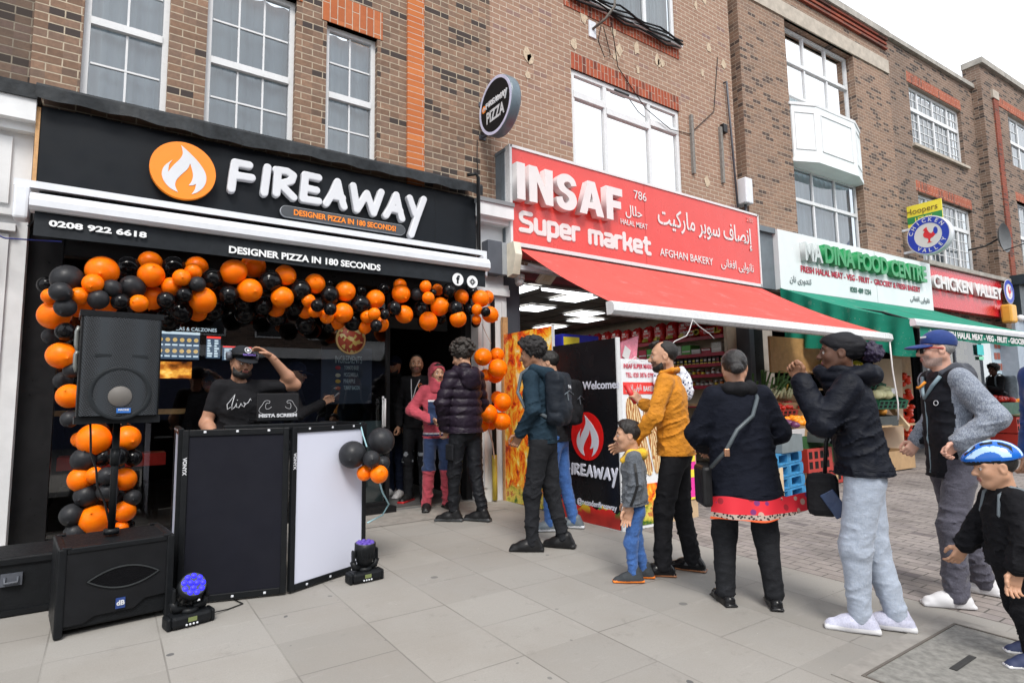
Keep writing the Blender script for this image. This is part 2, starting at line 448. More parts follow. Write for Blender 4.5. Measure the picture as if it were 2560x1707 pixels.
def brick(name, cols, mortar, bw=.225, bh=.075, mort=.012, dark='#4a3c38', darkw=.25, stain=.25, bumpd=.006, axis='xz', off=(0, 0)):
    """stretcher brickwork: each brick its own tone"""
    if name in _mats: return _mats[name]
    t = NT(name); c = t.coord(loc=(off[0], off[1], off[1])); s = t.sep(c)
    cb = t.n("ShaderNodeCombineXYZ")
    if axis == 'xz':
        geo = t.n("ShaderNodeNewGeometry"); nn = t.sep(geo.outputs['Normal'])
        side = t.math('GREATER_THAN', t.math('ABSOLUTE', nn[0]), .7)
        u = t.math('ADD', t.math('MULTIPLY', s[0], t.math('SUBTRACT', 1.0, side)), t.math('MULTIPLY', s[1], side)); v = s[2]
    elif axis == 'zx': u, v = s[2], s[0]
    else: u, v = s[1], s[0]
    t.l(u, cb.inputs[0]); t.l(v, cb.inputs[1])
    b = t.n("ShaderNodeTexBrick"); t.l(cb.outputs[0], b.inputs['Vector']); b.offset = .5
    b.inputs['Scale'].default_value = 1; b.inputs['Brick Width'].default_value = bw; b.inputs['Row Height'].default_value = bh
    b.inputs['Mortar Size'].default_value = mort*.5; b.inputs['Mortar Smooth'].default_value = .25; b.inputs['Bias'].default_value = 0
    # own cell id for per-brick tone
    row = t.math('FLOOR', t.math('DIVIDE', v, bh)); sh = t.math('MULTIPLY', t.math('ABSOLUTE', t.math('MODULO', row, 2.0)), .5)
    col = t.math('FLOOR', t.math('ADD', t.math('DIVIDE', u, bw), sh)); c2 = t.n("ShaderNodeCombineXYZ"); t.l(row, c2.inputs[0]); t.l(col, c2.inputs[1])
    wn = t.n("ShaderNodeTexWhiteNoise", noise_dimensions='3D'); t.l(c2.outputs[0], wn.inputs['Vector']); ws = t.sep(wn.outputs['Color'])
    tone = t.ramp(ws[0], [(i/(len(cols)-1), q) for i, q in enumerate(cols)])
    tone = t.mix(t.rng(ws[1], 1-darkw, 1-darkw+.06), tone, dark)
    nz_ = t.noise(c, 25, 5, .65); tone = t.mix(t.rng(nz_, .35, .75, 0, .45), tone, dark)
    big = t.noise(c, .9, 5, .6)
    mo = t.mix(t.rng(t.noise(c, 14, 4), .3, .7), mortar, tuple(x*.7 for x in srgb(mortar)[:3]))
    cc = t.mix(b.outputs['Fac'], tone, mo)
    cc = t.mix(t.rng(big, .45, .75, 0, stain), cc, (.06, .05, .045))
    t.set(color=cc, rough=.9, spec=.2)
    t.bump(t.math('ADD', t.math('MULTIPLY', t.math('SUBTRACT', 1.0, b.outputs['Fac']), 1.0), t.math('MULTIPLY', nz_, .35)), .7, bumpd)
    _mats[name] = t.m; return t.m
# ================================================================= ground
def paving():
    t = NT('stone_slabs'); c = t.coord(); s = t.sep(c)
    b = t.n("ShaderNodeTexBrick"); cb = t.n("ShaderNodeCombineXYZ")
    u = t.math('ADD', s[1], .45); v = t.math('ADD', s[0], -.295)
    t.l(u, cb.inputs[0]); t.l(v, cb.inputs[1]); t.l(cb.outputs[0], b.inputs['Vector'])
    b.offset = .5; b.inputs['Scale'].default_value = 1; b.inputs['Brick Width'].default_value = .84; b.inputs['Row Height'].default_value = .49
    b.inputs['Mortar Size'].default_value = .0042; b.inputs['Mortar Smooth'].default_value = .3
    row = t.math('FLOOR', t.math('DIVIDE', v, .49)); sh = t.math('MULTIPLY', t.math('ABSOLUTE', t.math('MODULO', row, 2.0)), .5)
    col = t.math('FLOOR', t.math('ADD', t.math('DIVIDE', u, .84), sh)); c2 = t.n("ShaderNodeCombineXYZ"); t.l(row, c2.inputs[0]); t.l(col, c2.inputs[1])
    wn = t.n("ShaderNodeTexWhiteNoise", noise_dimensions='3D'); t.l(c2.outputs[0], wn.inputs['Vector'])
    tone = t.ramp(t.sep(wn.outputs['Color'])[0], [(0, (.245, .234, .216)), (.5, (.28, .267, .247)), (1, (.31, .297, .275))])
    big = t.noise(c, 1.1, 6, .65); tone = t.mix(t.rng(t.noise(c, .45, 3, .6), .4, .65, 0, .35), tone, (.36, .34, .31)); tone = t.mix(t.rng(big, .42, .72, 0, .62), tone, (.25, .228, .2))
    fine = t.noise(c, 140, 3, .7); tone = t.mix(t.rng(fine, .3, .75, 0, .3), tone, (.16, .15, .14))
    sc1 = t.noise(t.coord(scale=(1.3, 6, 1), rot=(0, 0, .5)), 3.5, 5, .7); tone = t.mix(t.rng(sc1, .62, .76, 0, .16), tone, (.5, .48, .45))
    def spots(scale, th, colr, f):
        vo = t.n("ShaderNodeTexVoronoi"); vo.inputs['Scale'].default_value = scale
        nz2 = t.n("ShaderNodeTexNoise"); nz2.inputs['Scale'].default_value = 14; t.l(c, nz2.inputs['Vector'])
        ad = t.n("ShaderNodeMix", data_type='VECTOR'); ad.inputs[0].default_value = .03; t.l(c, ad.inputs[4]); t.l(nz2.outputs['Color'], ad.inputs[5]); t.l(ad.outputs[1], vo.inputs['Vector'])
        rr = t.sep(vo.outputs['Color'])[0]
        m_ = t.math('MULTIPLY', t.math('LESS_THAN', vo.outputs['Distance'], t.math('MULTIPLY', rr, th)), t.math('GREATER_THAN', t.sep(vo.outputs['Color'])[1], .45))
        return t.mix(t.math('MULTIPLY', m_, f), tone, colr)
    tone = spots(3.1, .085, (.1, .1, .1), .7); tone = spots(5.3, .07, (.1, .1, .1), .6); tone = spots(2.2, .05, (.07, .07, .075), .8); tone = t.mix(t.rng(t.noise(c, 6.5, 7, .75, .6), .58, .72, 0, .4), tone, (.15, .14, .13)); tone = t.mix(t.rng(t.noise(t.coord(loc=(3, 9, 0)), 4.5, 7, .75, .4), .62, .74, 0, .3), tone, (.4, .385, .36))          # trodden chewing gum
    tone = spots(9, .06, (.55, .53, .5), .5)
    cc = t.mix(t.math('MULTIPLY', b.outputs['Fac'], t.rng(t.noise(c, 2.3, 3), .35, .65, .15, .75)), tone, (.13, .12, .108))
    t.set(color=cc, rough=.82, spec=.3)
    t.bump(t.math('ADD', t.math('MULTIPLY', t.math('SUBTRACT', 1.0, b.outputs['Fac']), 1.0), t.math('MULTIPLY', fine, .12)), .5, .006)
    return t.m
M_slab = paving()
M_block = brick('block_paving', [(.225, .2, .185), (.27, .24, .222), (.31, .275, .255), (.25, .222, .215)], (.13, .12, .11), .2, .1, .01, dark=(.15, .13, .13), darkw=.1, stain=.45, bumpd=.006, axis='yx')
M_asph = mat('asphalt', (.05, .05, .052), .9, var=.25, scale=40, bump=.4)
M_conc = mat('worn_concrete', (.25, .235, .215), .85, var=.2, scale=9, bump=.15)
def gsheet(name, x0, x1, y0, y1, m_, dz=0):
    o = sheet(name, [(x0, y0, gz(y0)+dz), (x1, y0, gz(y0)+dz), (x1, y1, gz(y1)+dz), (x0, y1, gz(y1)+dz)], m_); tag(o, kind='structure'); return o
gsheet('pavement', -30, 4.19, -3.2, 6.35, M_slab)
gsheet('brick_paving', 4.19, 90, -3.2, 6.6, M_block)
kb = MB().box((-30, -3.35, -.3), (90, -3.2, gz(-3.2)+.004)).build('kerb', M_conc); tag(kb, kind='structure')
rd = sheet('road', [(-60, -90, -.2), (120, -90, -.2), (120, -3.3, -.2), (-60, -3.3, -.2)], M_asph); tag(rd, kind='structure')
gr = sheet('ground', [(-200, -200, -.35), (300, -200, -.35), (300, 300, -.35), (-200, 300, -.35)], M_conc); tag(gr, kind='structure')
# ragged cement strip before the doorway
gsheet('door_apron', 1.6, 3.75, 5.55, 6.2, M_conc, .004)
# recessed inspection cover, front right
cv = empty('inspection_cover', 'large square metal framed paving cover set into the slabs', 'manhole cover', (3.42, 1.02, gz(1.02)))
cv.rotation_euler = (math.atan(SLOPE), 0, 0)
def ring(mb, x0, x1, y0, y1, w, z0, z1):
    mb.box((x0, y0, z0), (x1, y0+w, z1)); mb.box((x0, y1-w, z0), (x1, y1, z1)); mb.box((x0, y0+w, z0), (x0+w, y1-w, z1)); mb.box((x1-w, y0+w, z0), (x1, y1-w, z1))
mb = MB(); ring(mb, -.62, .62, -.5, .5, .09, -.02, .006); mb.build('surround', M_conc, cv)
mb = MB(); ring(mb, -.53, .53, -.41, .41, .012, -.02, .01); mb.build('rim', mat('rusty_iron', (.13, .115, .1), .7, .2), cv)
MB().box((-.518, -.398, -.02), (.518, .398, .005)).build('lid', mat('cover_fill', (.2, .195, .18), .9, var=.3, scale=25, bump=.3), cv)
mb = MB(); mb.box((-.12, .18, .005), (.12, .21, .009)); mb.build('lifting_slot', mat('slot_black', (.03, .03, .03), .6), cv)
# ================================================================= materials of the terrace
M_brA = brick('brown_brick', [(.185, .115, .08), (.25, .155, .105), (.21, .14, .105), (.3, .185, .125), (.16, .115, .09)], (.5, .42, .32), .225, .075, .012, dark=(.06, .048, .045), darkw=.22, stain=.12)
M_brZ = brick('dark_brick', [(.13, .09, .068), (.17, .115, .085), (.145, .1, .085)], (.27, .23, .18), .225, .075, .012, dark=(.05, .04, .036), darkw=.35, stain=.4)
M_brB = brick('pink_brick', [(.285, .175, .12), (.335, .212, .145), (.31, .193, .135), (.365, .235, .165)], (.62, .52, .42), .225, .075, .012, dark=(.22, .14, .13), darkw=.06, stain=.08)
M_brC = brick('mixed_brick', [(.25, .16, .112), (.32, .205, .145), (.28, .18, .13), (.22, .15, .115)], (.46, .38, .3), .225, .075, .012, dark=(.09, .066, .058), darkw=.16, stain=.12)
M_brD = brick('brown_stock_brick', [(.2, .135, .1), (.26, .17, .125), (.22, .155, .12)], (.4, .34, .28), .225, .075, .012, dark=(.065, .05, .045), darkw=.25, stain=.3)
M_brR = brick('red_soldier_brick', [(.4, .095, .045), (.34, .075, .04), (.45, .12, .06)], (.55, .45, .36), .3, .075, .01, dark=(.16, .05, .035), darkw=.15, stain=.15, axis='zx')
M_brO = brick('orange_soldier_brick', [(.46, .145, .055), (.4, .12, .05), (.5, .17, .07)], (.6, .5, .4), .34, .085, .01, dark=(.3, .09, .04), darkw=.12, stain=.1, axis='zx')
M_brOs = brick('orange_quoin_brick', [(.5, .165, .055), (.45, .14, .05), (.55, .19, .065)], (.62, .55, .48), .5, .075, .008, dark=(.45, .13, .045), darkw=.12, stain=.1)
M_brRs = brick('red_quoin_brick', [(.3, .075, .045), (.25, .06, .04), (.34, .09, .05)], (.3, .22, .17), .5, .075, .008, dark=(.12, .05, .04), darkw=.2, stain=.3)
M_upvc = mat('white_window_plastic', (.64, .65, .66), .3, var=.04)
M_render = mat('white_paint_render', (.66, .67, .68), .6, var=.08, scale=5, bump=.05, bscale=30)
M_bay = mat('bay_white_paint', (.72, .76, .77), .55, var=.06, scale=3, bump=.05)
M_stone = mat('pale_stone', (.42, .37, .31), .85, var=.18, scale=6, bump=.2)
M_cope = mat('grey_coping', (.33, .31, .28), .9, var=.25, scale=5, bump=.25)
M_lead = mat('black_roof_felt', (.02, .023, .026), .42, var=.4, scale=14, bump=.5, bscale=9)
M_blk = mat('black_paint', (.012, .012, .013), .35, var=.2)
M_grey = mat('blue_grey_paint', (.12, .145, .165), .5, var=.15, scale=4)
M_dgrey = mat('dark_grey_paint', (.075, .082, .1), .5, var=.15, scale=4)
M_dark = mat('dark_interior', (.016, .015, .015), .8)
def pane_glass(): return glass('window_glass', (.85, .9, .92), 1.5, .03, .1)
M_pane = pane_glass()
def curtain_mat(name, c0, c1, fr=30):
    t = NT(name); c = t.coord(); s = t.sep(c)
    w = t.n("ShaderNodeTexWave"); w.inputs['Scale'].default_value = fr/6; w.inputs['Distortion'].default_value = 2.5; w.inputs['Detail'].default_value = 2
    t.l(t.coord(scale=(1, 1, .08)), w.inputs['Vector'])
    t.set(color=t.mix(w.outputs[0], c0, c1), rough=.9); t.bump(w.outputs[0], .5, .03); return t.m
M_net = curtain_mat('net_curtain', (.38, .44, .47), (.52, .57, .59))
M_blind = curtain_mat('grey_blind', (.44, .51, .55), (.5, .57, .61), 12)
M_blind2 = curtain_mat('blue_blind', (.5, .57, .62), (.58, .65, .69), 16)
def wall_holes(mb, x0, x1, z0, z1, holes, y, depth=.12):
    xs = sorted({x0, x1, *[h[0] for h in holes], *[h[1] for h in holes]}); zs = sorted({z0, z1, *[h[2] for h in holes], *[h[3] for h in holes]})
    for i in range(len(xs)-1):
        for k in range(len(zs)-1):
            cx, cz = (xs[i]+xs[i+1])/2, (zs[k]+zs[k+1])/2
            if any(h[0] < cx < h[1] and h[2] < cz < h[3] for h in holes): continue
            mb.quad((xs[i], y, zs[k]), (xs[i+1], y, zs[k]), (xs[i+1], y, zs[k+1]), (xs[i], y, zs[k+1]))
    for a, b, c, d in holes:
        e = y+depth
        mb.quad((a, y, c), (a, y, d), (a, e, d), (a, e, c)); mb.quad((b, y, c), (b, e, c), (b, e, d), (b, y, d))
        mb.quad((a, y, d), (b, y, d), (b, e, d), (a, e, d)); mb.quad((a, y, c), (a, e, c), (b, e, c), (b, y, c))
    return mb
def window(parent, x0, x1, z0, z1, y, vs=(), hs=(), bars=(), fw=.05, back=None, sill=False, vents=(), split=None, fm=None):
    """frame with mullions vs and transoms hs; bars = glazing bars (x0,x1,z0,z1,nx,nz); pane and curtain behind"""
    mb = MB(); d0, d1 = y, y+.06
    mb.box((x0, d0, z0), (x1, d1, z0+fw)); mb.box((x0, d0, z1-fw), (x1, d1, z1)); mb.box((x0, d0, z0+fw), (x0+fw, d1, z1-fw)); mb.box((x1-fw, d0, z0+fw), (x1, d1, z1-fw))
    for v in vs: mb.box((v[0]-fw*.5, d0+.004, max(v[1], z0+fw) if len(v) > 1 else z0+fw), (v[0]+fw*.5, d1-.004, min(v[2], z1-fw) if len(v) > 1 else z1-fw))
    for h in hs: mb.box((h[1] if len(h) > 1 else x0+fw, d0-.012, h[0]-fw*.7), (h[2] if len(h) > 1 else x1-fw, d1-.008, h[0]+fw*.7))
    for (a, b, c, d, nx, nz) in bars:
        for i in range(1, nx): q = a+(b-a)*i/nx; mb.box((q-.009, d0+.022, c), (q+.009, d1-.012, d))
        for i in range(1, nz): q = c+(d-c)*i/nz; mb.box((a, d0+.02, q-.009), (b, d1-.014, q+.009))
    w = mb.build('window', fm or M_upvc, parent)
    sheet('pane', [(x0+.02, d0+.035, z0+.02), (x1-.02, d0+.035, z0+.02), (x1-.02, d0+.035, z1-.02), (x0+.02, d0+.035, z1-.02)], M_pane, w)
    if back is not None:
        n = max(8, int((x1-x0)*24)); mb = MB()
        for i in range(n):
            xa, xb = x0+(x1-x0)*i/n, x0+(x1-x0)*(i+1)/n; ya = y+.16+.02*math.sin(i*1.3); yb = y+.16+.02*math.sin((i+1)*1.3)
            mb.quad((xa, ya, z0), (xb, yb, z0), (xb, yb, z1), (xa, ya, z1))
        mb.build('curtain', back, w)
    if sill: MB().box((x0-.08, y-.17, z0-.07), (x1+.08, y+.06, z0)).build('sill', M_stone, w)
    return w
def room(parent, x0, x1, y0, y1, z0, z1, mw, mf, mc, names=('interior_wall', 'shop_floor', 'ceiling')):
    mb = MB(); mb.quad((x0, y1, z0), (x1, y1, z0), (x1, y1, z1), (x0, y1, z1)); mb.quad((x0, y0, z0), (x0, y1, z0), (x0, y1, z1), (x0, y0, z1)); mb.quad((x1, y1, z0), (x1, y0, z0), (x1, y0, z1), (x1, y1, z1))
    mb.build(names[0], mw, parent)
    sheet(names[1], [(x0, y0, z0), (x1, y0, z0), (x1, y1, z0), (x0, y1, z0)], mf, parent)
    sheet(names[2], [(x0, y0, z1), (x0, y1, z1), (x1, y1, z1), (x1, y0, z1)], mc, parent)
# ================================================================= building A: the pizza shop
YW = 6.2
bA = empty('brick_building', 'dark brown brick building with tall white sash windows above the black pizza shop', 'building', (0, 0, 0))
mb = MB(); wall_holes(mb, -.66, 4.0, 2.95, 10.6, [(-.32, .34, 4.01, 5.68), (.66, 1.51, 4.0, 5.68), (1.84, 2.43, 4.0, 5.56)], YW)
mb.quad((4.0, YW, 2.95), (4.0, 12, 2.95), (4.0, 12, 10.6), (4.0, YW, 10.6)); mb.build('wall', M_brA, bA)
MB().box((2.8, 6.17, 3.8), (3.02, 6.3, 10.6)).build('quoin_strip', M_brOs, bA)['label'] = 'vertical strip of bright orange brick'
for (a, b, z) in ((-.38, .4, 5.68), (.6, 1.57, 5.68), (1.78, 2.49, 5.56)):
    MB().box((a, 6.19, z), (b, 6.28, z+.34)).build('lintel', M_brO, bA)
wb = lambda a, b, c, d: (a+.06, b-.06, c+.06, d-.06)
window(bA, -.32, .34, 4.01, 5.68, 6.27, hs=[(4.82,)], bars=[(-.26, .28, 4.07, 4.78, 2, 2), (-.26, .28, 4.86, 5.62, 2, 2)], back=M_blind2)
window(bA, .66, 1.51, 4.0, 5.68, 6.27, hs=[(4.77,)], bars=[(.72, 1.45, 4.06, 4.73, 3, 2), (.72, 1.45, 4.81, 5.62, 3, 2)], back=M_blind)
window(bA, 1.84, 2.43, 4.0, 5.56, 6.27, hs=[(4.75,)], bars=[(1.9, 2.37, 4.06, 4.71, 2, 2), (1.9, 2.37, 4.79, 5.5, 2, 2)], back=M_blind2)
# interior of the pizza shop
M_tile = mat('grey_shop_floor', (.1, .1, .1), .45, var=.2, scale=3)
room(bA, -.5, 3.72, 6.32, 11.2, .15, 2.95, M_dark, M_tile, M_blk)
MB().box((-.66, 6.2, .0), (-.36, 6.4, 2.95)).build('shopfront_frame', M_blk, bA)
mb = MB(); mb.box((-.36, 6.22, .12), (2.62, 6.3, .24)); mb.box((-.36, 6.22, 2.62), (3.66, 6.3, 2.95)); mb.box((2.585, 6.225, .24), (2.62, 6.29, 2.62)); mb.box((.12, 6.225, .24), (.16, 6.29, 2.62)); mb.box((3.6, 6.22, .12), (3.68, 6.34, 2.62))
mb.build('shopfront_frame', M_blk, bA)
M_sg = glass('shopfront_glass', (.93, .95, .95), 1.6, .004, .05)
sheet('shop_window', [(.16, 6.26, .24), (2.585, 6.26, .24), (2.585, 6.26, 2.62), (.16, 6.26, 2.62)], M_sg, bA)
sheet('shop_window', [(-.36, 6.26, .24), (.12, 6.26, .24), (.12, 6.26, 2.62), (-.36, 6.26, 2.62)], M_sg, bA)
# open glass door, swung in, with a white D handle
hd = MB().tube([(2.53, 6.2, 1.06), (2.53, 6.14, 1.06), (2.53, 6.14, 1.36), (2.53, 6.2, 1.36)], .011, 8)
hd.tube([(2.53, 6.2, 1.03), (2.53, 6.2, 1.39)], .012, 8); hd.build('handle', mat('white_enamel', (.8, .8, .8), .3), bA)
MB().box((1.82, 6.268, .24), (2.56, 6.274, 1.12)).build('frosted_panel', mat('frosted_green_film', (.09, .14, .145), .6), bA)
mb = MB(); mb.box((1.6, 6.1, .1), (2.65, 6.22, .2)); mb.build('threshold', M_blk, bA)
MB().box((2.62, 6.17, .115), (3.66, 6.22, .152)).build('threshold', mat('steel_sill', (.45, .46, .47), .4, .8), bA)
# menu boards, pizza picture and lights inside
def board(parent, x0, x1, z0, z1, y, col, name='menu_board', emis=None, label=None):
    o = MB().box((x0, y, z0), (x1, y+.03, z1)).build(name, col, parent)
    if label: o['label'] = label
    return o
M_scr = emat('menu_screen_dark', (.03, .05, .08), 1.0); M_scrw = emat('menu_screen_pale', (.62, .75, .85), .55); M_scrr = emat('menu_screen_red', (.75, .04, .03), .8)
M_scry = emat('menu_screen_food', (.72, .5, .2), .5); t = NT('oven_glow'); _c = t.coord(); _n = t.noise(t.coord(scale=(1, 1, 1.8)), 4, 5, .6); t.set(color=(.02, .01, .005), emit=t.ramp(_n, [(.35, (.03, .008, .001)), (.5, (.35, .1, .01)), (.62, (.8, .4, .06)), (.75, (.95, .7, .25))]), emits=.8); M_glow = t.m
YB = 9.2
def menu(px0, py0, px1, py1, rows, cols, head, food, Y=YB):
    a = W(px0, py1, Y); b = W(px1, py0, Y); x0, x1, z0, z1 = a.x, b.x, a.z, b.z
    bd = board(bA, x0, x1, z0, z1, Y, M_scr); mbh = MB(); mbh.box((x0, Y-.012, z1-.09*(z1-z0)), (x1, Y-.004, z1)); mbh.build('menu_heading', head, bd)
    mbt = MB(); mbf = MB()
    for r in range(rows):
        for c in range(cols):
            xa = x0+(x1-x0)*(c+.12)/cols; xb = x0+(x1-x0)*(c+.85)/cols; zt = z1-(z1-z0)*(.16+.82*r/rows); zb = zt-(z1-z0)*.55/rows
            if food: mbf.lathe([(0, 0), ((xb-xa)*.45, 0), ((xb-xa)*.45, .008), (0, .008)], ((xa+xb)/2, Y-.012, (zt+zb)/2), 'y', 14, False); mbt.box((xa, Y-.012, zb-(z1-z0)*.16/rows), (xb, Y-.004, zb-(z1-z0)*.04/rows))
            else: mbt.box((xa, Y-.012, zb), (xa+(xb-xa)*random.uniform(.4, 1), Y-.004, zt))
    mbt.build('menu_writing', M_scrw, bd)
    if food: mbf.build('menu_picture', M_scry, bd)
random.seed(3)
menu(390, 832, 500, 896, 2, 6, M_scrw, True); menu(515, 842, 552, 895, 7, 2, M_scrr, False); menu(556, 866, 590, 900, 8, 1, M_scrr, False); menu(594, 868, 628, 900, 7, 2, M_scrr, False)
menu(1058, 872, 1118, 914, 3, 4, M_scrw, False); 
g0 = W(395, 945, YB); g1 = W(480, 905, YB); MB().box((g0.x, YB, g0.z), (g1.x, YB+.03, g1.z)).build('oven_window', M_glow, bA)
text('menu_heading', 'SIGNATURE PIZZAS & CALZONES', .05, M_scrw, bA, frame_y((W(445, 826, YB).x, YB-.03, W(445, 826, YB).z)), width=.95)
def redband():
    a = W(140, 1178, 6.9); b = W(415, 1130, 6.9)
    MB().box((a.x, 6.9, a.z), (b.x, 7.2, b.z)).build('bench', mat('red_leatherette', (.75, .035, .02), .4), bA)
redband()
MB().box((-.42, 6.55, 1.24), (1.72, 6.85, 1.29)).build('window_counter', mat('blond_wood', (.62, .38, .15), .45, var=.2, scale=18), bA)
mb = MB(); mb.box((1.6, 6.6, 1.14), (1.66, 6.7, 1.24)); mb.box((.9, 6.6, .15), (.96, 6.7, 1.24)); mb.build('counter_leg', mat('blond_wood', (.62, .38, .15)), bA)
# "ingredients" poster behind the door glass
a = W(802, 1010, 6.36); b = W(930, 872, 6.36)
ip = MB().box((a.x, 6.36, a.z), (b.x, 6.375, b.z)).build('ingredients_poster', mat('poster_navy', (.022, .04, .075), .5), bA)
M_ice = mat('poster_ice_blue', (.5, .66, .76), .5)
def ptext(s, px, py, h, w, pl): 
    q = W(px, py, 6.352); text('poster_lettering', s, h, M_ice, ip, frame_y((q.x, 6.352, q.z)), width=w, align='LEFT', bold=0)
ptext('INGREDIENTS', 838, 907, .085, .3, ip); ptext('TOMATO BASE', 860, 924, .045, .165, ip); ptext('MOZZARELLA', 860, 941, .045, .16, ip); ptext('PINEAPPLE', 859, 957, .045, .13, ip); ptext('TURKEY BACON', 859, 974, .045, .18, ip)
for i, (cc, yy) in enumerate((((.5, .03, .03), 919), ((.6, .58, .42), 938), ((.65, .42, .05), 953), ((.4, .08, .04), 970))):
    q = W(845, yy, 6.35); MB().ball((q.x, 6.352, q.z), .028, 12, 8, (1.1, .15, .75)).build('food_picture', mat('food%d' % i, cc, .6), ip)
# pizza picture stuck on the glass
t = NT('pizza_topping'); c = t.coord(); vo = t.n("ShaderNodeTexVoronoi"); vo.inputs['Scale'].default_value = 26; t.l(c, vo.inputs['Vector'])
t.set(color=t.ramp(t.sep(vo.outputs['Color'])[0], [(0, (.38, .06, .03)), (.45, (.45, .1, .04)), (.5, (.6, .5, .15)), (.75, (.7, .62, .3)), (.8, (.3, .04, .03)), (1, (.8, .76, .55))], 'CONSTANT'), rough=.5); M_pz = t.m
q = W(877, 848, 6.25)
MB().lathe([(0, -.004), (.148, -.004), (.148, .004), (0, .004)], (q.x, 6.25, q.z), 'y', 40, False).build('pizza_picture', M_pz, bA)
MB().lathe([(.148, -.008), (.165, -.008), (.165, .004), (.148, .004)], (q.x, 6.25, q.z), 'y', 40, False).build('pizza_crust', mat('pizza_crust', (.55, .38, .16), .6), bA)
MB().box((2.62, 6.5, 2.2), (3.5, 6.55, 2.34)).build('exit_sign', mat('exit_dark', (.015, .02, .02), .5), bA)
text('exit_pictogram', '\u2192', .07, mat('exit_pale', (.5, .52, .52), .5), bA, frame_y((3.12, 6.49, 2.235)), align='LEFT')
# ================================================================= neighbour on the far left
bZ = empty('brick_building', 'dark brick building at the left edge above a white painted pilaster', 'building')
mb = MB(); wall_holes(mb, -9, -.66, 2.6, 10.6, [], 6.22); mb.build('wall', M_brZ, bZ)
mb = MB(); mb.box((-1.6, 6.06, 0), (-.59, 6.3, 3.55)); mb.box((-1.42, 6.03, 2.95), (-.72, 6.06, 3.5)); mb.box((-.78, 6.035, 0), (-.7, 6.06, 2.7)); mb.box((-1.6, 6.0, 2.72), (-.66, 6.06, 2.78)); mb.box((-1.6, 6.0, 2.85), (-.66, 6.06, 2.9))
mb.box((-1.6, 5.98, 3.55), (-.57, 6.3, 3.62)); mb.box((-1.6, 5.9, 3.62), (-.575, 6.3, 3.8)); mb.build('pilaster', M_render, bZ)
MB().box((-9, 5.88, 3.8), (-.57, 6.3, 3.92)).build('flashing', M_lead, bZ)
MB().box((-9, 6.2, 0), (-1.6, 6.3, 2.6)).build('shopfront', M_dark, bZ)
ab = empty('wall_box', 'cream box with a dark red stripe on the left pilaster', 'wall box')
MB().box((-1.4, 5.86, 3.1), (-.93, 6.03, 3.43), .015).build('casing', mat('cream_plastic', (.68, .62, .5), .5), ab); MB().box((-1.4, 5.855, 3.13), (-.96, 5.862, 3.18)).build('stripe', mat('maroon', (.1, .01, .02), .5), ab)
dp = empty('drainpipe', 'grey plastic drainpipe with an elbow on the white left pilaster', 'drainpipe')
MB().tube([(-1.6, 5.93, 3.08), (-.98, 5.93, 3.08), (-.93, 5.93, 3.06), (-.91, 5.93, 3.0), (-.91, 5.93, 0)], .05, 12).build('pipe', M_grey, dp)
MB().box((-1.0, 5.9, 2.5), (-.8, 6.03, 2.56)).build('bracket', M_blk, dp)
MB().tube([(-.97, 5.93, 3.08), (-.94, 5.93, 3.075), (-.91, 5.93, 3.05), (-.908, 5.93, 3.0), (-.908, 5.93, 2.97)], .06, 12).build('elbow', M_grey, dp)
tag(MB().tube([(-1.2, 5.85, 2.85), (-.9, 5.87, 2.7), (-.7, 5.85, 2.62), (-.35, 5.8, 2.63)], .006, 6).build('cable', mat('blue_cable', (.02, .03, .2), .5)), 'thin blue cable sagging across the left pilaster', 'cable')
# ================================================================= pilaster between the shops
pl = empty('pilaster', 'white painted pilaster between the pizza shop and the red supermarket', 'pilaster')
mb = MB(); mb.box((3.68, 6.05, 0), (4.1, 6.4, 2.62)); mb.box((3.74, 6.03, .3), (3.78, 6.05, 2.55)); mb.box((4.02, 6.03, .3), (4.06, 6.05, 2.55)); mb.build('shaft', M_render, pl)
mb = MB(); mb.box((3.64, 6.0, 2.62), (4.12, 6.4, 2.7)); mb.box((3.64, 6.02, 2.7), (4.12, 6.4, 2.76)); mb.box((3.68, 6.05, 2.76), (4.06, 6.4, 3.5)); mb.box((3.62, 5.92, 3.5), (4.09, 6.4, 3.56)); mb.box((3.6, 5.84, 3.56), (4.09, 6.4, 3.72)); mb.build('capital', M_render, pl)
MB().box((3.58, 5.82, 3.72), (4.09, 6.4, 3.77)).build('slate_cap', mat('slate', (.2, .21, .22), .7), pl)
ax = empty('alarm_box', 'dark grey alarm box on the white capital between the shops', 'alarm box')
MB().box((3.74, 5.9, 2.86), (3.95, 6.05, 3.28), .01).build('casing', M_dgrey, ax); MB().box((3.95, 5.905, 2.87), (4.03, 6.05, 3.27)).build('side_panel', mat('light_grey', (.3, .32, .34), .5), ax)
pp = empty('drainpipe', 'black downpipe with a yellow painted foot on the pilaster', 'drainpipe')
MB().tube([(3.7, 6.0, 2.62), (3.83, 6.0, 2.6), (3.86, 6.0, 2.56), (3.86, 6.0, .68)], .028, 10).build('pipe', M_blk, pp); MB().tube([(3.86, 6.0, .68), (3.86, 6.0, .15)], .031, 10).build('foot', mat('yellow_paint', (.55, .42, .05), .5), pp)
MB().tube([(3.42, 5.84, 4.0), (3.52, 5.8, 4.02), (3.55, 5.8, 3.98), (3.55, 5.8, 3.0)], .022, 8).build('pipe', M_blk, pp)
tag(MB().box((3.99, 5.97, .13), (4.06, 6.02, 2.35)).build('timber_batten', mat('raw_timber', (.5, .28, .12), .7, var=.25, scale=20)), 'bare timber batten leaning upright against the white pilaster', 'batten')
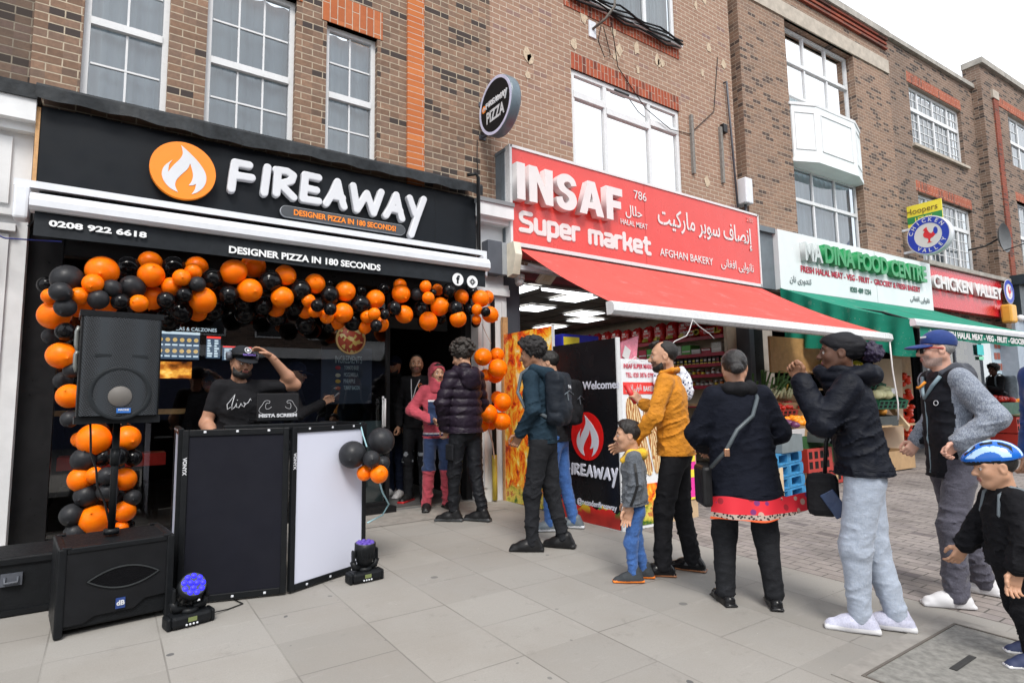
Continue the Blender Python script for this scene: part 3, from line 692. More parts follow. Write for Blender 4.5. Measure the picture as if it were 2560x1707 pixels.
# ================================================================= building B: the supermarket
bB = empty('brick_building', 'pink brick building with wide white windows above the red supermarket', 'building')
mb = MB(); wall_holes(mb, 4.0, 9.36, 3.05, 11.2, [(5.41, 7.8, 4.5, 6.17), (5.41, 7.8, 7.36, 9.0)], YW, .08)
mb.quad((9.36, YW, 3.05), (9.36, 6.45, 3.05), (9.36, 6.45, 11.2), (9.36, YW, 11.2)); mb.build('wall', M_brB, bB)
MB().box((9.36, 6.42, 0), (9.75, 6.6, 11.2)).build('party_wall', M_brD, bB)
MB().box((5.4, 6.188, 6.17), (7.81, 6.25, 6.42)).build('lintel', M_brR, bB); MB().box((5.3, 6.188, 7.12), (7.86, 6.25, 7.29)).build('brick_sill', M_brR, bB)
mb = MB(); w4 = window(bB, 5.41, 7.8, 4.5, 6.17, 6.22, vs=[(6.1,), (7.08,)], hs=[(5.8, 5.46, 6.08), (5.72, 6.12, 7.06), (5.8, 7.1, 7.75)], fw=.07, back=M_net)
mb.box((6.3, 6.205, 6.1), (6.62, 6.222, 6.125)); mb.build('vent', M_blk, w4)
window(bB, 5.41, 7.8, 7.36, 9.0, 6.22, vs=[(6.1,), (7.08,)], fw=.07, back=M_net)
MB().box((5.35, 6.1, 7.29), (7.86, 6.25, 7.36)).build('sill', M_upvc, bB)
# mortar patches on the pink wall
random.seed(5); mb = MB()
for i in range(34):
    x, z = random.choice([(random.uniform(4.2, 5.2), random.uniform(5.2, 9)), (random.uniform(5.4, 7.8), random.uniform(6.45, 7.1)), (random.uniform(8.0, 9.2), random.uniform(4.6, 9))]); n = 9; r = random.uniform(.035, .08)
    mb.add([(x+r*random.uniform(.6, 1.2)*math.cos(2*PI*k/n), 6.192, z+1.5*r*random.uniform(.6, 1.2)*math.sin(2*PI*k/n)) for k in range(n)], [tuple(range(n))])
each(mb, 'mortar_patch', mat('pale_mortar', (.5, .4, .29), .9, var=.25, scale=30, bump=.3), bB)
# supermarket interior: lit ceiling, dark walls
M_ceil = mat('grey_ceiling_tile', (.2, .185, .165), .9, var=.06)
room(bB, 4.3, 9.36, 6.25, 13.2, .14, 3.0, mat('shop_wall_cream', (.4, .36, .3), .8), M_tile, M_ceil)
mb = MB()
for i in range(1, 9): mb.box((4.3+.6*i-.012, 6.3, 2.985), (4.3+.6*i+.012, 13, 2.998))
for i in range(1, 12): mb.box((4.3, 6.3+.6*i-.012, 2.988), (9.3, 6.3+.6*i+.012, 2.999))
mb.build('ceiling_grid', mat('grid_dark', (.13, .12, .11), .6), bB)
mb = MB(); mb.box((4.1, 6.1, .13), (4.34, 6.36, 3.05)); mb.box((9.3, 6.1, .13), (9.44, 6.36, 3.05)); each(mb, 'door_post', M_dgrey, bB)
MB().box((4.34, 6.15, 2.9), (9.3, 6.3, 3.06)).build('roller_housing', mat('maroon_dark', (.09, .012, .015), .5), bB)
mb = MB(); mb.box((9.44, 6.12, .13), (9.74, 6.3, 3.0)); mb.build('shutter_guide', M_blk, bB)
M_led = emat('led_panel', (.95, .98, 1), 2.6)
for (x, y) in ((4.9, 7.0), (6.2, 7.2), (6.25, 8.35), (7.5, 8.4), (8.1, 9.05), (8.15, 10.3), (4.95, 9.5), (6.3, 10.6), (5.0, 11.6)):
    lp = empty('ceiling_light', 'square lit ceiling panel inside the supermarket', 'ceiling light', (x, y, 2.98), 0, 'ceiling light panels in the supermarket')
    MB().box((-.29, -.29, -.012), (.29, .29, -.004)).build('diffuser', M_led, lp)
    mbf = MB(); ring(mbf, -.3, .3, -.3, .3, .012, -.016, .0); mbf.build('frame', M_upvc, lp)
tl = empty('tube_light', 'single lit tube light along the supermarket doorway', 'tube light', (5.6, 6.6, 2.93))
MB().tube([(-.5, 0, -.02), (.5, .05, -.02)], .02, 10).build('tube', M_led, tl); MB().box((-.52, -.02, 0), (.52, .07, .03)).build('housing', M_upvc, tl)
# ================================================================= buildings C, D, E on the bend (local frame)
OC, TH = (9.9, 6.2, 0), .05
def far_building(label): return empty('brick_building', label, 'building', OC, -TH)
_ux = Vector((math.cos(TH), -math.sin(TH), 0)); _uy = Vector((math.sin(TH), math.cos(TH), 0))
def L(px, py, yo):                      # local point on the plane y = yo of the bend's frame
    d = ray(px, py); o = Vector((0, 0, HCAM))-Vector(OC); k = (yo-o.dot(_uy))/d.dot(_uy); p = o+d*k
    return Vector((p.dot(_ux), p.dot(_uy), p.z))
bC = far_building('brick building with a white curved bay panel between two tall windows')
mb = MB(); wall_holes(mb, -.2, 5.5, 2.9, 10.0, [(1.3, 3.92, 4.2, 9.12)], 0, .25); mb.quad((-.2, 0, 2.9), (-.2, .25, 2.9), (-.2, .25, 10), (-.2, 0, 10)); mb.build('wall', M_brC, bC)
MB().box((-.2, -.03, 9.12), (5.5, .05, 9.46)).build('stone_band', M_stone, bC)
mb = MB(); mb.box((.9, -.06, 9.72), (5.45, 0, 9.78)); mb.box((.9, -.05, 9.84), (5.45, 0, 9.9)); mb.box((.9, -.08, 9.93), (5.45, 0, 10.0)); mb.build('red_brick_course', M_brRs, bC)
MB().box((-.2, -.12, 10.0), (5.47, .3, 10.16)).build('coping', M_cope, bC)
MB().quad((1.3, .25, 6.0), (3.92, .25, 6.0), (3.92, .25, 7.5), (1.3, .25, 7.5)).build('recess_panel', M_bay, bC)
window(bC, 1.32, 3.9, 7.6, 9.1, .16, vs=[(2.2,), (3.05,)], hs=[(8.36,)], fw=.05, back=M_net)
window(bC, 1.32, 3.9, 4.3, 6.06, .16, vs=[(2.2,), (3.05,)], hs=[(5.35,)], fw=.05, back=M_blind2)
bp = [(1.3, .2), (1.32, -.02), (1.85, -.22), (3.3, -.22), (3.88, -.02), (3.9, .2)]
mb = MB(); mb.prism(bp, 6.12, 7.24, 'xy'); bay = mb.build('bay_panel', M_bay, bC)
big = lambda k: [(2.6+(x-2.6)*k, y*k if y < 0 else y) for x, y in bp]
MB().prism(big(1.04), 7.24, 7.3, 'xy').build('bay_sill', M_render, bay); MB().prism(big(1.03), 6.04, 6.12, 'xy').build('bay_base', M_bay, bay)
mb = MB()
for (p, q) in ((bp[1], bp[2]), (bp[2], bp[3]), (bp[3], bp[4])):
    d = Vector((q[0]-p[0], q[1]-p[1], 0)); n_ = Vector((d.y, -d.x, 0)).normalized(); P = Vector((p[0], p[1], 0))
    A = P+d*.1+n_*.012; B = P+d*.9+n_*.012
    for (u0, u1, z0, z1) in ((.1, .9, 6.3, 6.315), (.1, .9, 7.08, 7.095), (.1, .115, 6.3, 7.09), (.885, .9, 6.3, 7.09)):
        a, b = P+d*u0, P+d*u1; o = n_*.014
        mb.add([a-n_*.002+V(0,0,z0), b-n_*.002+V(0,0,z0), b+o+V(0,0,z0), a+o+V(0,0,z0), a-n_*.002+V(0,0,z1), b-n_*.002+V(0,0,z1), b+o+V(0,0,z1), a+o+V(0,0,z1)], [(0,1,2,3),(7,6,5,4),(0,4,5,1),(1,5,6,2),(2,6,7,3),(3,7,4,0)])
mb.build('panel_moulding', M_render, bay)
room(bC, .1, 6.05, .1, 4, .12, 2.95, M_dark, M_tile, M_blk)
mb = MB(); mb.box((-.14, -.05, .1), (.18, .2, 2.95)); mb.build('shop_pilaster', mat('cream_pilaster', (.42, .38, .34), .7), bC)
bD = far_building('low brown brick building with two leaded windows above the chicken shop')
mb = MB(); wall_holes(mb, 5.5, 10.36, 2.9, 10.1, [(6.55, 9.5, 7.6, 9.22), (6.55, 9.6, 4.6, 6.36)], .03, .12); mb.build('wall', M_brD, bD)
MB().box((5.48, -.06, 10.1), (10.4, .35, 10.22)).build('coping', M_cope, bD)
for (a, b, z) in ((6.45, 9.5, 9.24), (6.45, 9.6, 6.38)): MB().box((a, .015, z), (b, .12, z+.27)).build('lintel', M_brR, bD)
for (z0, z1, zt) in ((7.6, 9.22, 8.62), (4.6, 6.36, 5.75)):
    xs = [6.55, 7.18, 8.02, 8.86, 9.5]
    window(bD, 6.55, 9.5 if z0 > 7 else 9.6, z0, z1, .12, vs=[(x,) for x in xs[1:4]], hs=[(zt,)], fw=.07, back=M_net, sill=z0 > 7,
           bars=[(xs[i]+.05, xs[i+1]-.05, z0+.07, zt-.05, 3, 4) for i in range(4)]+[(xs[i]+.05, xs[i+1]-.05, zt+.05, z1-.07, 3, 2) for i in range(4)])
bE = far_building('taller dark brick building with red brick strips at the far right')
mb = MB(); wall_holes(mb, 10.36, 40, 2.9, 10.75, [(12.1, 15, 8.1, 9.75), (12.1, 15, 4.9, 7.0)], -.22, .14); mb.quad((10.36, .2, 2.9), (10.36, -.22, 2.9), (10.36, -.22, 10.75), (10.36, .2, 10.75)); mb.build('wall', M_brD, bE)
MB().box((10.3, -.32, 10.75), (40, .2, 10.92)).build('coping', M_cope, bE)
MB().box((11.05, -.26, 3.2), (11.35, -.1, 9.9)).build('red_brick_strip', M_brRs, bE); MB().box((10.98, -.28, 9.9), (11.4, -.1, 10.15)).build('stone_block', M_stone, bE)
MB().box((11.4, -.235, 9.78), (15.2, -.1, 10.06)).build('lintel', M_brR, bE); MB().box((12.0, -.235, 7.0), (15.2, -.1, 7.26)).build('lintel', M_brR, bE)
for (z0, z1) in ((8.1, 9.75), (4.9, 7.0)): window(bE, 12.1, 15, z0, z1, -.12, vs=[(13.1,), (14.1,)], hs=[((z0+z1)/2,)], fw=.07, back=M_net, bars=[(12.16, 13.06, z0+.07, (z0+z1)/2-.05, 2, 2), (12.16, 13.06, (z0+z1)/2+.05, z1-.07, 2, 2)])
M_navy = mat('dark_teal_paint', (.018, .03, .04), .4)
mb = MB(); mb.box((10.95, -.6, 4.35), (40, -.22, 4.62)); mb.box((11.0, -.4, 3.4), (40, -.22, 4.35)); mb.build('shop_fascia', M_navy, bE)
mb = MB(); mb.box((11.45, -.35, .1), (40, -.15, 3.4)); mb.build('shopfront', M_navy, bE)
MB().box((10.75, -.3, .1), (11.4, .1, 3.45)).build('shop_pilaster', mat('pale_blue_paint', (.32, .38, .45), .6, var=.1), bE)
# chicken shop front
M_yb = brick('yellow_inner_brick', [(.3, .24, .13), (.36, .29, .16)], (.2, .17, .12), .4, .16, .02, stain=.1)
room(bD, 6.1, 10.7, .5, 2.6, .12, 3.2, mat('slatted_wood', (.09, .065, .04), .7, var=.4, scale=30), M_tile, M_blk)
MB().box((8.1, .45, .2), (9.6, .5, 3.0)).build('inner_brickwork', M_yb, bD)
mb = MB(); mb.box((6.05, .05, .1), (6.3, .25, 3.4)); mb.box((6.3, .1, 2.95), (10.7, .2, 3.4)); mb.box((8.0, .12, .1), (8.06, .18, 2.95)); mb.build('shopfront_frame', M_dgrey, bD)
sheet('shop_window', [(6.3, .15, .12), (10.7, .15, .12), (10.7, .15, 2.95), (6.3, .15, 2.95)], M_sg, bD)
def lpost(px0, py0, px1, py1, m_, nm='poster', yo=.1):
    a, b = L(px0, py1, yo), L(px1, py0, yo); return MB().box((a.x, yo, a.z), (b.x, yo+.01, b.z)).build(nm, m_, bD)
po = lpost(2484, 845, 2512, 935, mat('poster_pale_blue', (.45, .58, .66), .5)); lpost(2445, 862, 2458, 887, mat('poster_teal', (.05, .5, .5), .5)); lpost(2449, 891, 2459, 899, mat('poster_mint', (.2, .6, .4), .5))
mb = MB()
for i in range(3):
    for k in range(3):
        q = L(2490+8*k, 862+27*i, .09); mb.box((q.x-.1, .085, q.z-.1), (q.x+.06, .095, q.z+.08))
mb.build('dish_picture', mat('dish_red', (.4, .12, .08), .5), po)
# ================================================================= the other side of the street (seen in the glass)
M_opp = brick('opposite_brick', [(.14, .09, .07), (.18, .12, .09)], (.3, .26, .22), .225, .075, .012)
def opposite(x0, x1, m_, label):
    b = empty('terrace_building', label, 'building'); Y = -15.75
    MB().box((x0, Y-4, 3.9), (x1, Y, 9.4)).build('wall', m_, b); MB().box((x0, Y, 3.5), (x1, Y+.3, 3.95)).build('cornice', M_render, b)
    MB().box((x0, Y-4, -.2), (x1, Y-.05, 3.5)).build('shopfront', mat('navy_shopfront', (.02, .03, .07), .5), b)
    x = x0+.6
    while x < x1-1.3:
        mbw = MB(); ring2 = [((x, Y, 4.4), (x+1.15, Y+.05, 4.46)), ((x, Y, 6.0), (x+1.15, Y+.05, 6.06)), ((x, Y, 4.46), (x+.06, Y+.05, 6.0)), ((x+1.09, Y, 4.46), (x+1.15, Y+.05, 6.0)), ((x+.06, Y, 5.3), (x+1.09, Y+.04, 5.36))]
        for a, c in ring2: mbw.box(a, c)
        w = mbw.build('window', M_upvc, b); MB().box((x+.06, Y+.005, 4.46), (x+1.09, Y+.02, 6.0)).build('pane', mat('dim_pane', (.03, .035, .04), .1), w); x += 2.35
opposite(-14, 9.8, M_opp, 'dark brick terrace across the street, seen mirrored in the shop glass'); opposite(9.8, 30, M_render, 'white rendered terrace across the street, seen mirrored in the shop glass')
# ================================================================= lettering helpers for signs
def Q1(x, y): return (x/2.613, y/2.613)
def Q2(x, y): return (600+x/2.613, y/2.613)
def Q3(x, y): return (1200+x/2.613, y/2.613)
def Q5(x, y): return (x/2.613, 500+y/2.613)
def Q6(x, y): return (600+x/2.613, 560+y/2.613)
def Q7(x, y): return (1200+x/2.613, 560+y/2.613)
def Q8(x, y): return (1860+x/2.613, 560+y/2.613)
AR = {'ا': 'ﺍﺎ', 'إ': 'ﺇﺈ', 'ب': 'ﺏﺐﺑﺒ', 'پ': 'ﭖﭗﭘﭙ', 'ت': 'ﺕﺖﺗﺘ', 'ح': 'ﺡﺢﺣﺤ', 'د': 'ﺩﺪ', 'ر': 'ﺭﺮ', 'س': 'ﺱﺲﺳﺴ', 'ص': 'ﺹﺺﺻﺼ', 'غ': 'ﻍﻎﻏﻐ', 'ف': 'ﻑﻒﻓﻔ', 'ک': 'ﮎﮏﮐﮑ', 'ل': 'ﻝﻞﻟﻠ', 'م': 'ﻡﻢﻣﻤ', 'ن': 'ﻥﻦﻧﻨ', 'و': 'ﻭﻮ', 'ی': 'ﯼﯽﯾﯿ'}
def arabic(s):
    out = []
    for w in s.split(' '):
        o = ''
        for i, ch in enumerate(w):
            pj = i > 0 and len(AR[w[i-1]]) == 4; nj = i < len(w)-1 and len(AR[ch]) == 4; f_ = AR[ch]
            o += f_[(3 if nj else 1) if pj else (2 if nj else 0)]
        out.append(o[::-1])
    return ' '.join(out[::-1])
def stext(parent, name, s, pl, pr, pt, P, m_, bold=0, ex=.003, off=.004):
    """text whose baseline runs pl -> pr and whose capitals reach pt (photo pixels) on the plane function P"""
    a, b, c = P(*pl), P(*pr), P(*pt); h = (c.z-a.z)
    z = (a.z+b.z)/2
    return text(name, s, h, m_, parent, frame_y((a.x, a.y-off, z)), width=b.x-a.x, align='LEFT', bold=bold, ex=ex)
# strokes of the marker-pen shop name, traced in pixels (zoom2 frame)
FIRE = [
 [[(-30, 1062), (-45, 1150), (-55, 1232)], [(-30, 1060), (62, 1078)], [(-40, 1142), (78, 1160)]],
 [[(182, 1092), (172, 1170), (160, 1258)]],
 [[(250, 1110), (240, 1262)], [(238, 1108), (310, 1118), (350, 1145), (338, 1180), (255, 1203)], [(270, 1205), (352, 1288)]],
 [[(430, 1142), (415, 1298)], [(428, 1140), (516, 1160)], [(422, 1224), (502, 1242)], [(415, 1298), (516, 1314)]],
 [[(640, 1186), (608, 1260), (566, 1328)], [(640, 1186), (658, 1270), (682, 1350)], [(602, 1278), (672, 1292)]],
 [[(742, 1212), (768, 1368)], [(768, 1368), (832, 1262)], [(832, 1262), (876, 1392)], [(876, 1392), (926, 1254)]],
 [[(1024, 1272), (990, 1350), (956, 1406)], [(1024, 1272), (1040, 1350), (1062, 1428)], [(985, 1362), (1050, 1376)]],
 [[(1112, 1292), (1148, 1398)], [(1204, 1300), (1160, 1420), (1122, 1532)]]]
def fireaway2d():
    out = []
    for L_ in FIRE:
        out.append([[(lambda w: (w.x, w.z))(W(*Q2(*p), 5.88)) for p in s] for s in L_])
    return out
FW2 = fireaway2d(); _allp = [p for L_ in FW2 for s in L_ for p in s]
FX0, FX1, FZ0, FZ1 = min(p[0] for p in _allp), max(p[0] for p in _allp), min(p[1] for p in FW2[0][0]), max(p[1] for p in _allp)
def sdf_letters(strokes, r, depth, h, name, m_, parent, M):
    """round-ended strokes (2-D) as a solid; local x right, y up, z to the viewer"""
    P = [p for s in strokes for p in s]; lo = (min(p[0] for p in P)-r*1.6, min(p[1] for p in P)-r*1.6, -h*2); hi = (max(p[0] for p in P)+r*1.6, max(p[1] for p in P)+r*1.6, depth+h*2)
    depth = max(depth, 3.2*h); lo = lo[:2]+(-h*2,); hi = hi[:2]+(depth+h*2,)
    s = SDF(lo, hi, h)
    for st in strokes:
        for a, b in zip(st[:-1], st[1:]):
            aa = np.array([a[0], a[1]]); bb = np.array([b[0], b[1]]); X, Y_ = [s.lo[i]+s.h*np.arange(s.n[i]) for i in (0, 1)]
            P2 = np.stack(np.meshgrid(X, Y_, indexing='ij'), -1); ab = bb-aa; t = np.clip(((P2-aa)@ab)/max(ab@ab, 1e-9), 0, 1); e = P2-aa-t[..., None]*ab
            s.d = np.minimum(s.d, (np.sqrt((e*e).sum(-1))-r)[:, :, None])
    Z = s.lo[2]+s.h*np.arange(s.n[2]); s.d = np.maximum(s.d, np.maximum(-Z, Z-depth)[None, None, :]).astype('f')
    v, F = s.mesh(relax=1); me = np_mesh(name, [(v, F, 0)], [])
    me.polygons.foreach_set('use_smooth', np.zeros(len(me.polygons), bool)); return put(me, name, m_, parent, M)
def fire_word(parent, M, width, m_, depth=.003, h=.006, name='lettering', r=None):
    k = width/(FX1-FX0); st = [[((p[0]-FX0)*k, (p[1]-FZ0)*k) for p in s] for L_ in FW2 for s in L_]
    return sdf_letters(st, r or .036*k, depth, h, name, m_, parent, M)
_fl = [(1182, 957, 1), (1232, 1003), (1292, 1065), (1335, 1130), (1345, 1180), (1330, 1225), (1292, 1260), (1248, 1277, 1), (1270, 1244), (1278, 1208, 1), (1256, 1218), (1230, 1218, 1), (1250, 1190), (1258, 1145), (1240, 1075, 1), (1222, 1112), (1180, 1150), (1150, 1185), (1142, 1220), (1160, 1262, 1), (1110, 1235), (1070, 1190), (1055, 1140), (1072, 1092), (1125, 1052, 1), (1103, 1085), (1097, 1130, 1), (1130, 1088), (1172, 1048), (1192, 1010)]
_fc = W(*Q1(1197, 1120), 5.88)
FLAME = smooth_loop([(lambda w: ((w.x-_fc.x)/.262, (w.z-_fc.z)/.262)+tuple(p[2:]))(W(*Q1(p[0], p[1]), 5.88)) for p in _fl], 5)
def flame(parent, M, r, m_, ex=.002): return put(poly_mesh([[(x*r, y*r) for x, y in FLAME]], ex), 'flame_emblem', m_, parent, M)
def disc(parent, M, r, m_, ex=.004, name='disc'): return put(poly_mesh([disc_loop(r)], ex), name, m_, parent, M)
M_sblk = mat('sign_black', (.0045, .0065, .0095), .45, var=.15, scale=3, spec=.22); M_swht = mat('sign_white', (.6, .61, .64), .4, var=.03); M_sor = mat('sign_orange', (.88, .24, .012), .4, var=.03)
M_alw = mat('white_awning_metal', (.66, .68, .72), .35, var=.05); M_vin = mat('black_vinyl', (.012, .015, .019), .6, var=.2, scale=10, spec=.25)
# ================================================================= pizza shop sign
sg = empty('shop_sign', 'long black shop sign with orange flame disc and white FIREAWAY letters', 'shop sign')
MB().box((-.545, 5.95, 2.95), (3.6, 6.2, 3.78)).build('panel', M_sblk, sg)
MB().box((-.575, 5.94, 2.98), (-.548, 6.18, 3.76)).build('edge_batten', mat('raw_timber', (.5, .28, .12), .7), sg)
MB().box((3.05, 5.9475, 2.95), (3.053, 5.951, 3.78)).build('panel_joint', M_blk, sg)
for L_ in FW2:
    lt = sdf_letters(L_, .037, .07, .0065, 'letter', M_swht, sg, Matrix(((1, 0, 0, 0), (0, 0, -1, 5.95), (0, 1, 0, 0), (0, 0, 0, 1))))
Mf = lambda x, y, z: frame_y((x, y, z))
dk = disc(sg, Mf(_fc.x, 5.88, _fc.z), .262, M_sor, .025, 'flame_disc'); disc(dk, Mf(_fc.x, 5.93, _fc.z), .245, M_blk, .02, 'disc_spacer')
flame(dk, Mf(_fc.x, 5.852, _fc.z), .262, M_swht)
def pill(x0, x1, z, r, n=10):
    return [(x1+r*math.cos(a), z+r*math.sin(a)) for a in [(-.5+i/n)*PI for i in range(n+1)]]+[(x0-r*math.cos(a), z-r*math.sin(a)) for a in [(-.5+i/n)*PI for i in range(n+1)]]
a, b = W(*Q2(302, 1376), 5.9), W(*Q2(1046, 1508), 5.9); zt = (a.z+b.z)/2
tg = put(poly_mesh([pill(a.x, b.x, zt, .058)], .014), 'tagline_plate', mat('plate_rim', (.45, .47, .5), .4), sg, Mf(0, 5.905, 0)); put(poly_mesh([pill(a.x, b.x, zt, .054)], .002), 'plate_face', mat('sign_grey', (.05, .055, .062), .4), tg, Mf(0, 5.888, 0))
stext(tg, 'lettering', 'DESIGNER PIZZA IN 180 SECONDS!', Q2(352, 1403), Q2(1018, 1512), Q2(352, 1366), lambda x, y: W(x, y, 5.884), M_sor, bold=.03, off=0)
# sagging roof felt over the sign
mb = MB(); n = 60
random.seed(11)
for i in range(n):
    xa, xb = -.58+4.22*i/n, -.58+4.22*(i+1)/n
    f = lambda x: .006*math.sin(x*5.1)+.004*math.sin(x*13+1)
    g = lambda x: -.028*max(0, math.sin((x-.1)*1.9))*(1 if x < 1.3 else .4)+.008*math.sin(x*17)
    pa = [(xa, 6.2, 3.97), (xa, 5.86+.3*f(xa), 3.93+.4*f(xa)), (xa, 5.845+f(xa)*.5, 3.905+.4*f(xa)), (xa, 5.84-f(xa), 3.8+g(xa))]; pb = [(xb, 6.2, 3.97), (xb, 5.86+.3*f(xb), 3.93+.4*f(xb)), (xb, 5.845+f(xb)*.5, 3.905+.4*f(xb)), (xb, 5.84-f(xb), 3.8+g(xb))]
    for k in range(3): mb.quad(pa[k], pa[k+1], pb[k+1], pb[k])
mb.build('roof_flashing', M_lead, bA)
# ================================================================= pizza shop awning (rolled in)
aw = empty('awning', 'rolled in black and white awning with phone number above the pizza shop', 'awning')
mb = MB(); mb.box((-.65, 5.66, 3.02), (3.56, 5.94, 3.045)); mb.box((-.65, 5.64, 2.99), (3.56, 5.66, 3.045)); mb.build('hood', M_alw, aw)
mb = MB(); mb.tube([(-.5, 5.74, 2.93), (3.44, 5.74, 2.93)], .07, 16); mb.build('roller', M_vin, aw)
pr = [(5.46, 2.9), (5.43, 2.88), (5.41, 2.84), (5.41, 2.79), (5.44, 2.765), (5.54, 2.765), (5.56, 2.9)]
MB().prism(pr, -.53, 3.46, 'yz').build('front_bar', M_alw, aw)
mb = MB(); n = 48
for i in range(n):
    xa, xb = -.5+3.93*i/n, -.5+3.93*(i+1)/n; q = lambda x: 5.47+.008*math.sin(x*4)
    mb.quad((xa, q(xa), 2.585+.006*math.sin(xa*3)), (xb, q(xb), 2.585+.006*math.sin(xb*3)), (xb, 5.475, 2.77), (xa, 5.475, 2.77))
va = mb.build('valance', M_vin, aw)
PV = lambda x, y: W(x, y, 5.452)
M_vw = mat('valance_white', (.78, .79, .8), .5, var=.03)
stext(va, 'phone_number', '0208 922 6618', Q5(318, 163), Q5(958, 252), Q5(318, 124), PV, M_vw, bold=.055, off=0, ex=.001)
stext(va, 'lettering', 'DESIGNER PIZZA IN 180 SECONDS', Q5(1495, 342), Q6(918, 306), Q5(1495, 297), PV, M_vw, bold=.05, off=0, ex=.001)
for i, (x, y) in enumerate(((1423, 362), (1517, 378))):
    q = PV(*Q6(x, y)); dd = disc(va, Mf(q.x, 5.45, q.z), .068, M_vw, .001, 'social_icon')
    if i == 0: text('icon_mark', 'f', .085, M_vin, dd, Mf(q.x, 5.447, q.z-.042), bold=.06, ex=.001)
    else:
        MB().lathe([(.03, 0), (.038, 0), (.038, .002), (.03, .002)], (q.x, 5.445, q.z), 'y', 4, False).build('icon_mark', M_vin, dd)
        MB().lathe([(.013, 0), (.02, 0), (.02, .002), (.013, .002)], (q.x, 5.444, q.z), 'y', 16, False).build('icon_mark', M_vin, dd)
mb = MB(); mb.box((-.64, 5.56, 2.72), (-.545, 5.7, 2.98), .02); mb.box((3.47, 5.56, 2.72), (3.52, 5.7, 2.98), .02); each(mb, 'bracket', M_alw, aw)
mb = MB(); mb.tube([(-.52, 5.65, 2.9), (-.52, 5.66, 2.74), (-.54, 5.62, 2.68)], .012, 8); mb.build('crank_eye', M_blk, aw)
# ================================================================= round projecting sign
rs = empty('projecting_sign', 'round black FIREAWAY PIZZA sign with white rim projecting from the wall', 'hanging sign', (3.86, 5.78, 4.95))
MB().lathe([(0, -.07), (.36, -.07), (.37, -.05), (.37, .05), (.36, .07), (0, .07)], (0, 0, 0), 'x', 48).build('sign_case', mat('sign_case_grey', (.11, .15, .18), .35), rs)
Mr = lambda u, v, d=0: frame_y((-.072-d, -u, v), (0, -1, 0))
put(poly_mesh([disc_loop(.362), disc_loop(.325)], .002), 'rim', mat('lilac_white', (.6, .6, .78), .4), rs, Mr(0, 0)); disc(rs, Mr(0, 0), .324, M_sblk, .001, 'face')
c_, s_ = 1.0, 0.0
def Mr2(u, v): 
    m_ = frame_y((-.075, -u, v), (0, -1, 0), (0, 0, 1)); return m_
od = disc(rs, Mr2(-.25, .045), .048, M_sor, .001, 'flame_disc'); flame(od, Mr2(-.25, .045) @ Matrix.Translation((0, 0, .003)), .042, M_swht, .001)
fire_word(rs, Mr2(-.185, .02), .46, M_swht, .002, .0045, r=.0105)
text('lettering', 'PIZZA', .15, M_swht, rs, Mr2(-.19, -.175), width=.4, align='LEFT', bold=.04, ex=.001)
mb = MB()
for z in (.2, -.24): mb.box((-.015, .2, z-.012), (.015, .42, z+.012)); mb.box((-.05, .405, z-.03), (.05, .42, z+.03))
each(mb, 'bracket', M_dgrey, rs)
tag(MB().tube([(3.78, 6.19, 4.66), (3.77, 6.185, 4.4), (3.79, 6.185, 4.1), (3.76, 6.19, 3.95)], .006, 6).build('cable', M_blk), 'thin black cable running down the wall below the round sign', 'cable')
# ================================================================= supermarket sign
M_red = mat('sign_red', (.64, .062, .052), .3, var=.04, scale=2)
ss = empty('shop_sign', 'long red supermarket sign with white raised INSAF letters and Persian script', 'shop sign')
MB().box((4.1, 5.9, 3.28), (9.43, 6.0, 4.53)).build('panel', M_red, ss)
mb = MB(); mb.box((4.085, 5.885, 4.53), (9.445, 6.0, 4.565)); mb.box((4.085, 5.885, 3.25), (9.445, 6.0, 3.3)); mb.box((4.07, 5.885, 3.25), (4.105, 6.0, 4.565)); mb.box((9.425, 5.885, 3.25), (9.46, 6.0, 4.565)); mb.build('frame', M_upvc, ss)
mb = MB(); mb.box((4.06, 6.0, 3.25), (4.1, 6.2, 4.5)); mb.box((4.055, 6.05, 3.25), (4.062, 6.06, 4.5)); mb.box((4.05, 5.98, 4.5), (4.12, 6.2, 4.54)); mb.build('side_panel', M_grey, ss)
MB().box((6.53, 5.8975, 3.3), (6.533, 5.9, 4.53)).build('panel_joint', mat('joint_red', (.4, .02, .02), .5), ss)
PI_ = lambda x, y: W(x, y, 5.895)
M_lw = mat('letter_white', (.66, .64, .64), .35, var=.03)
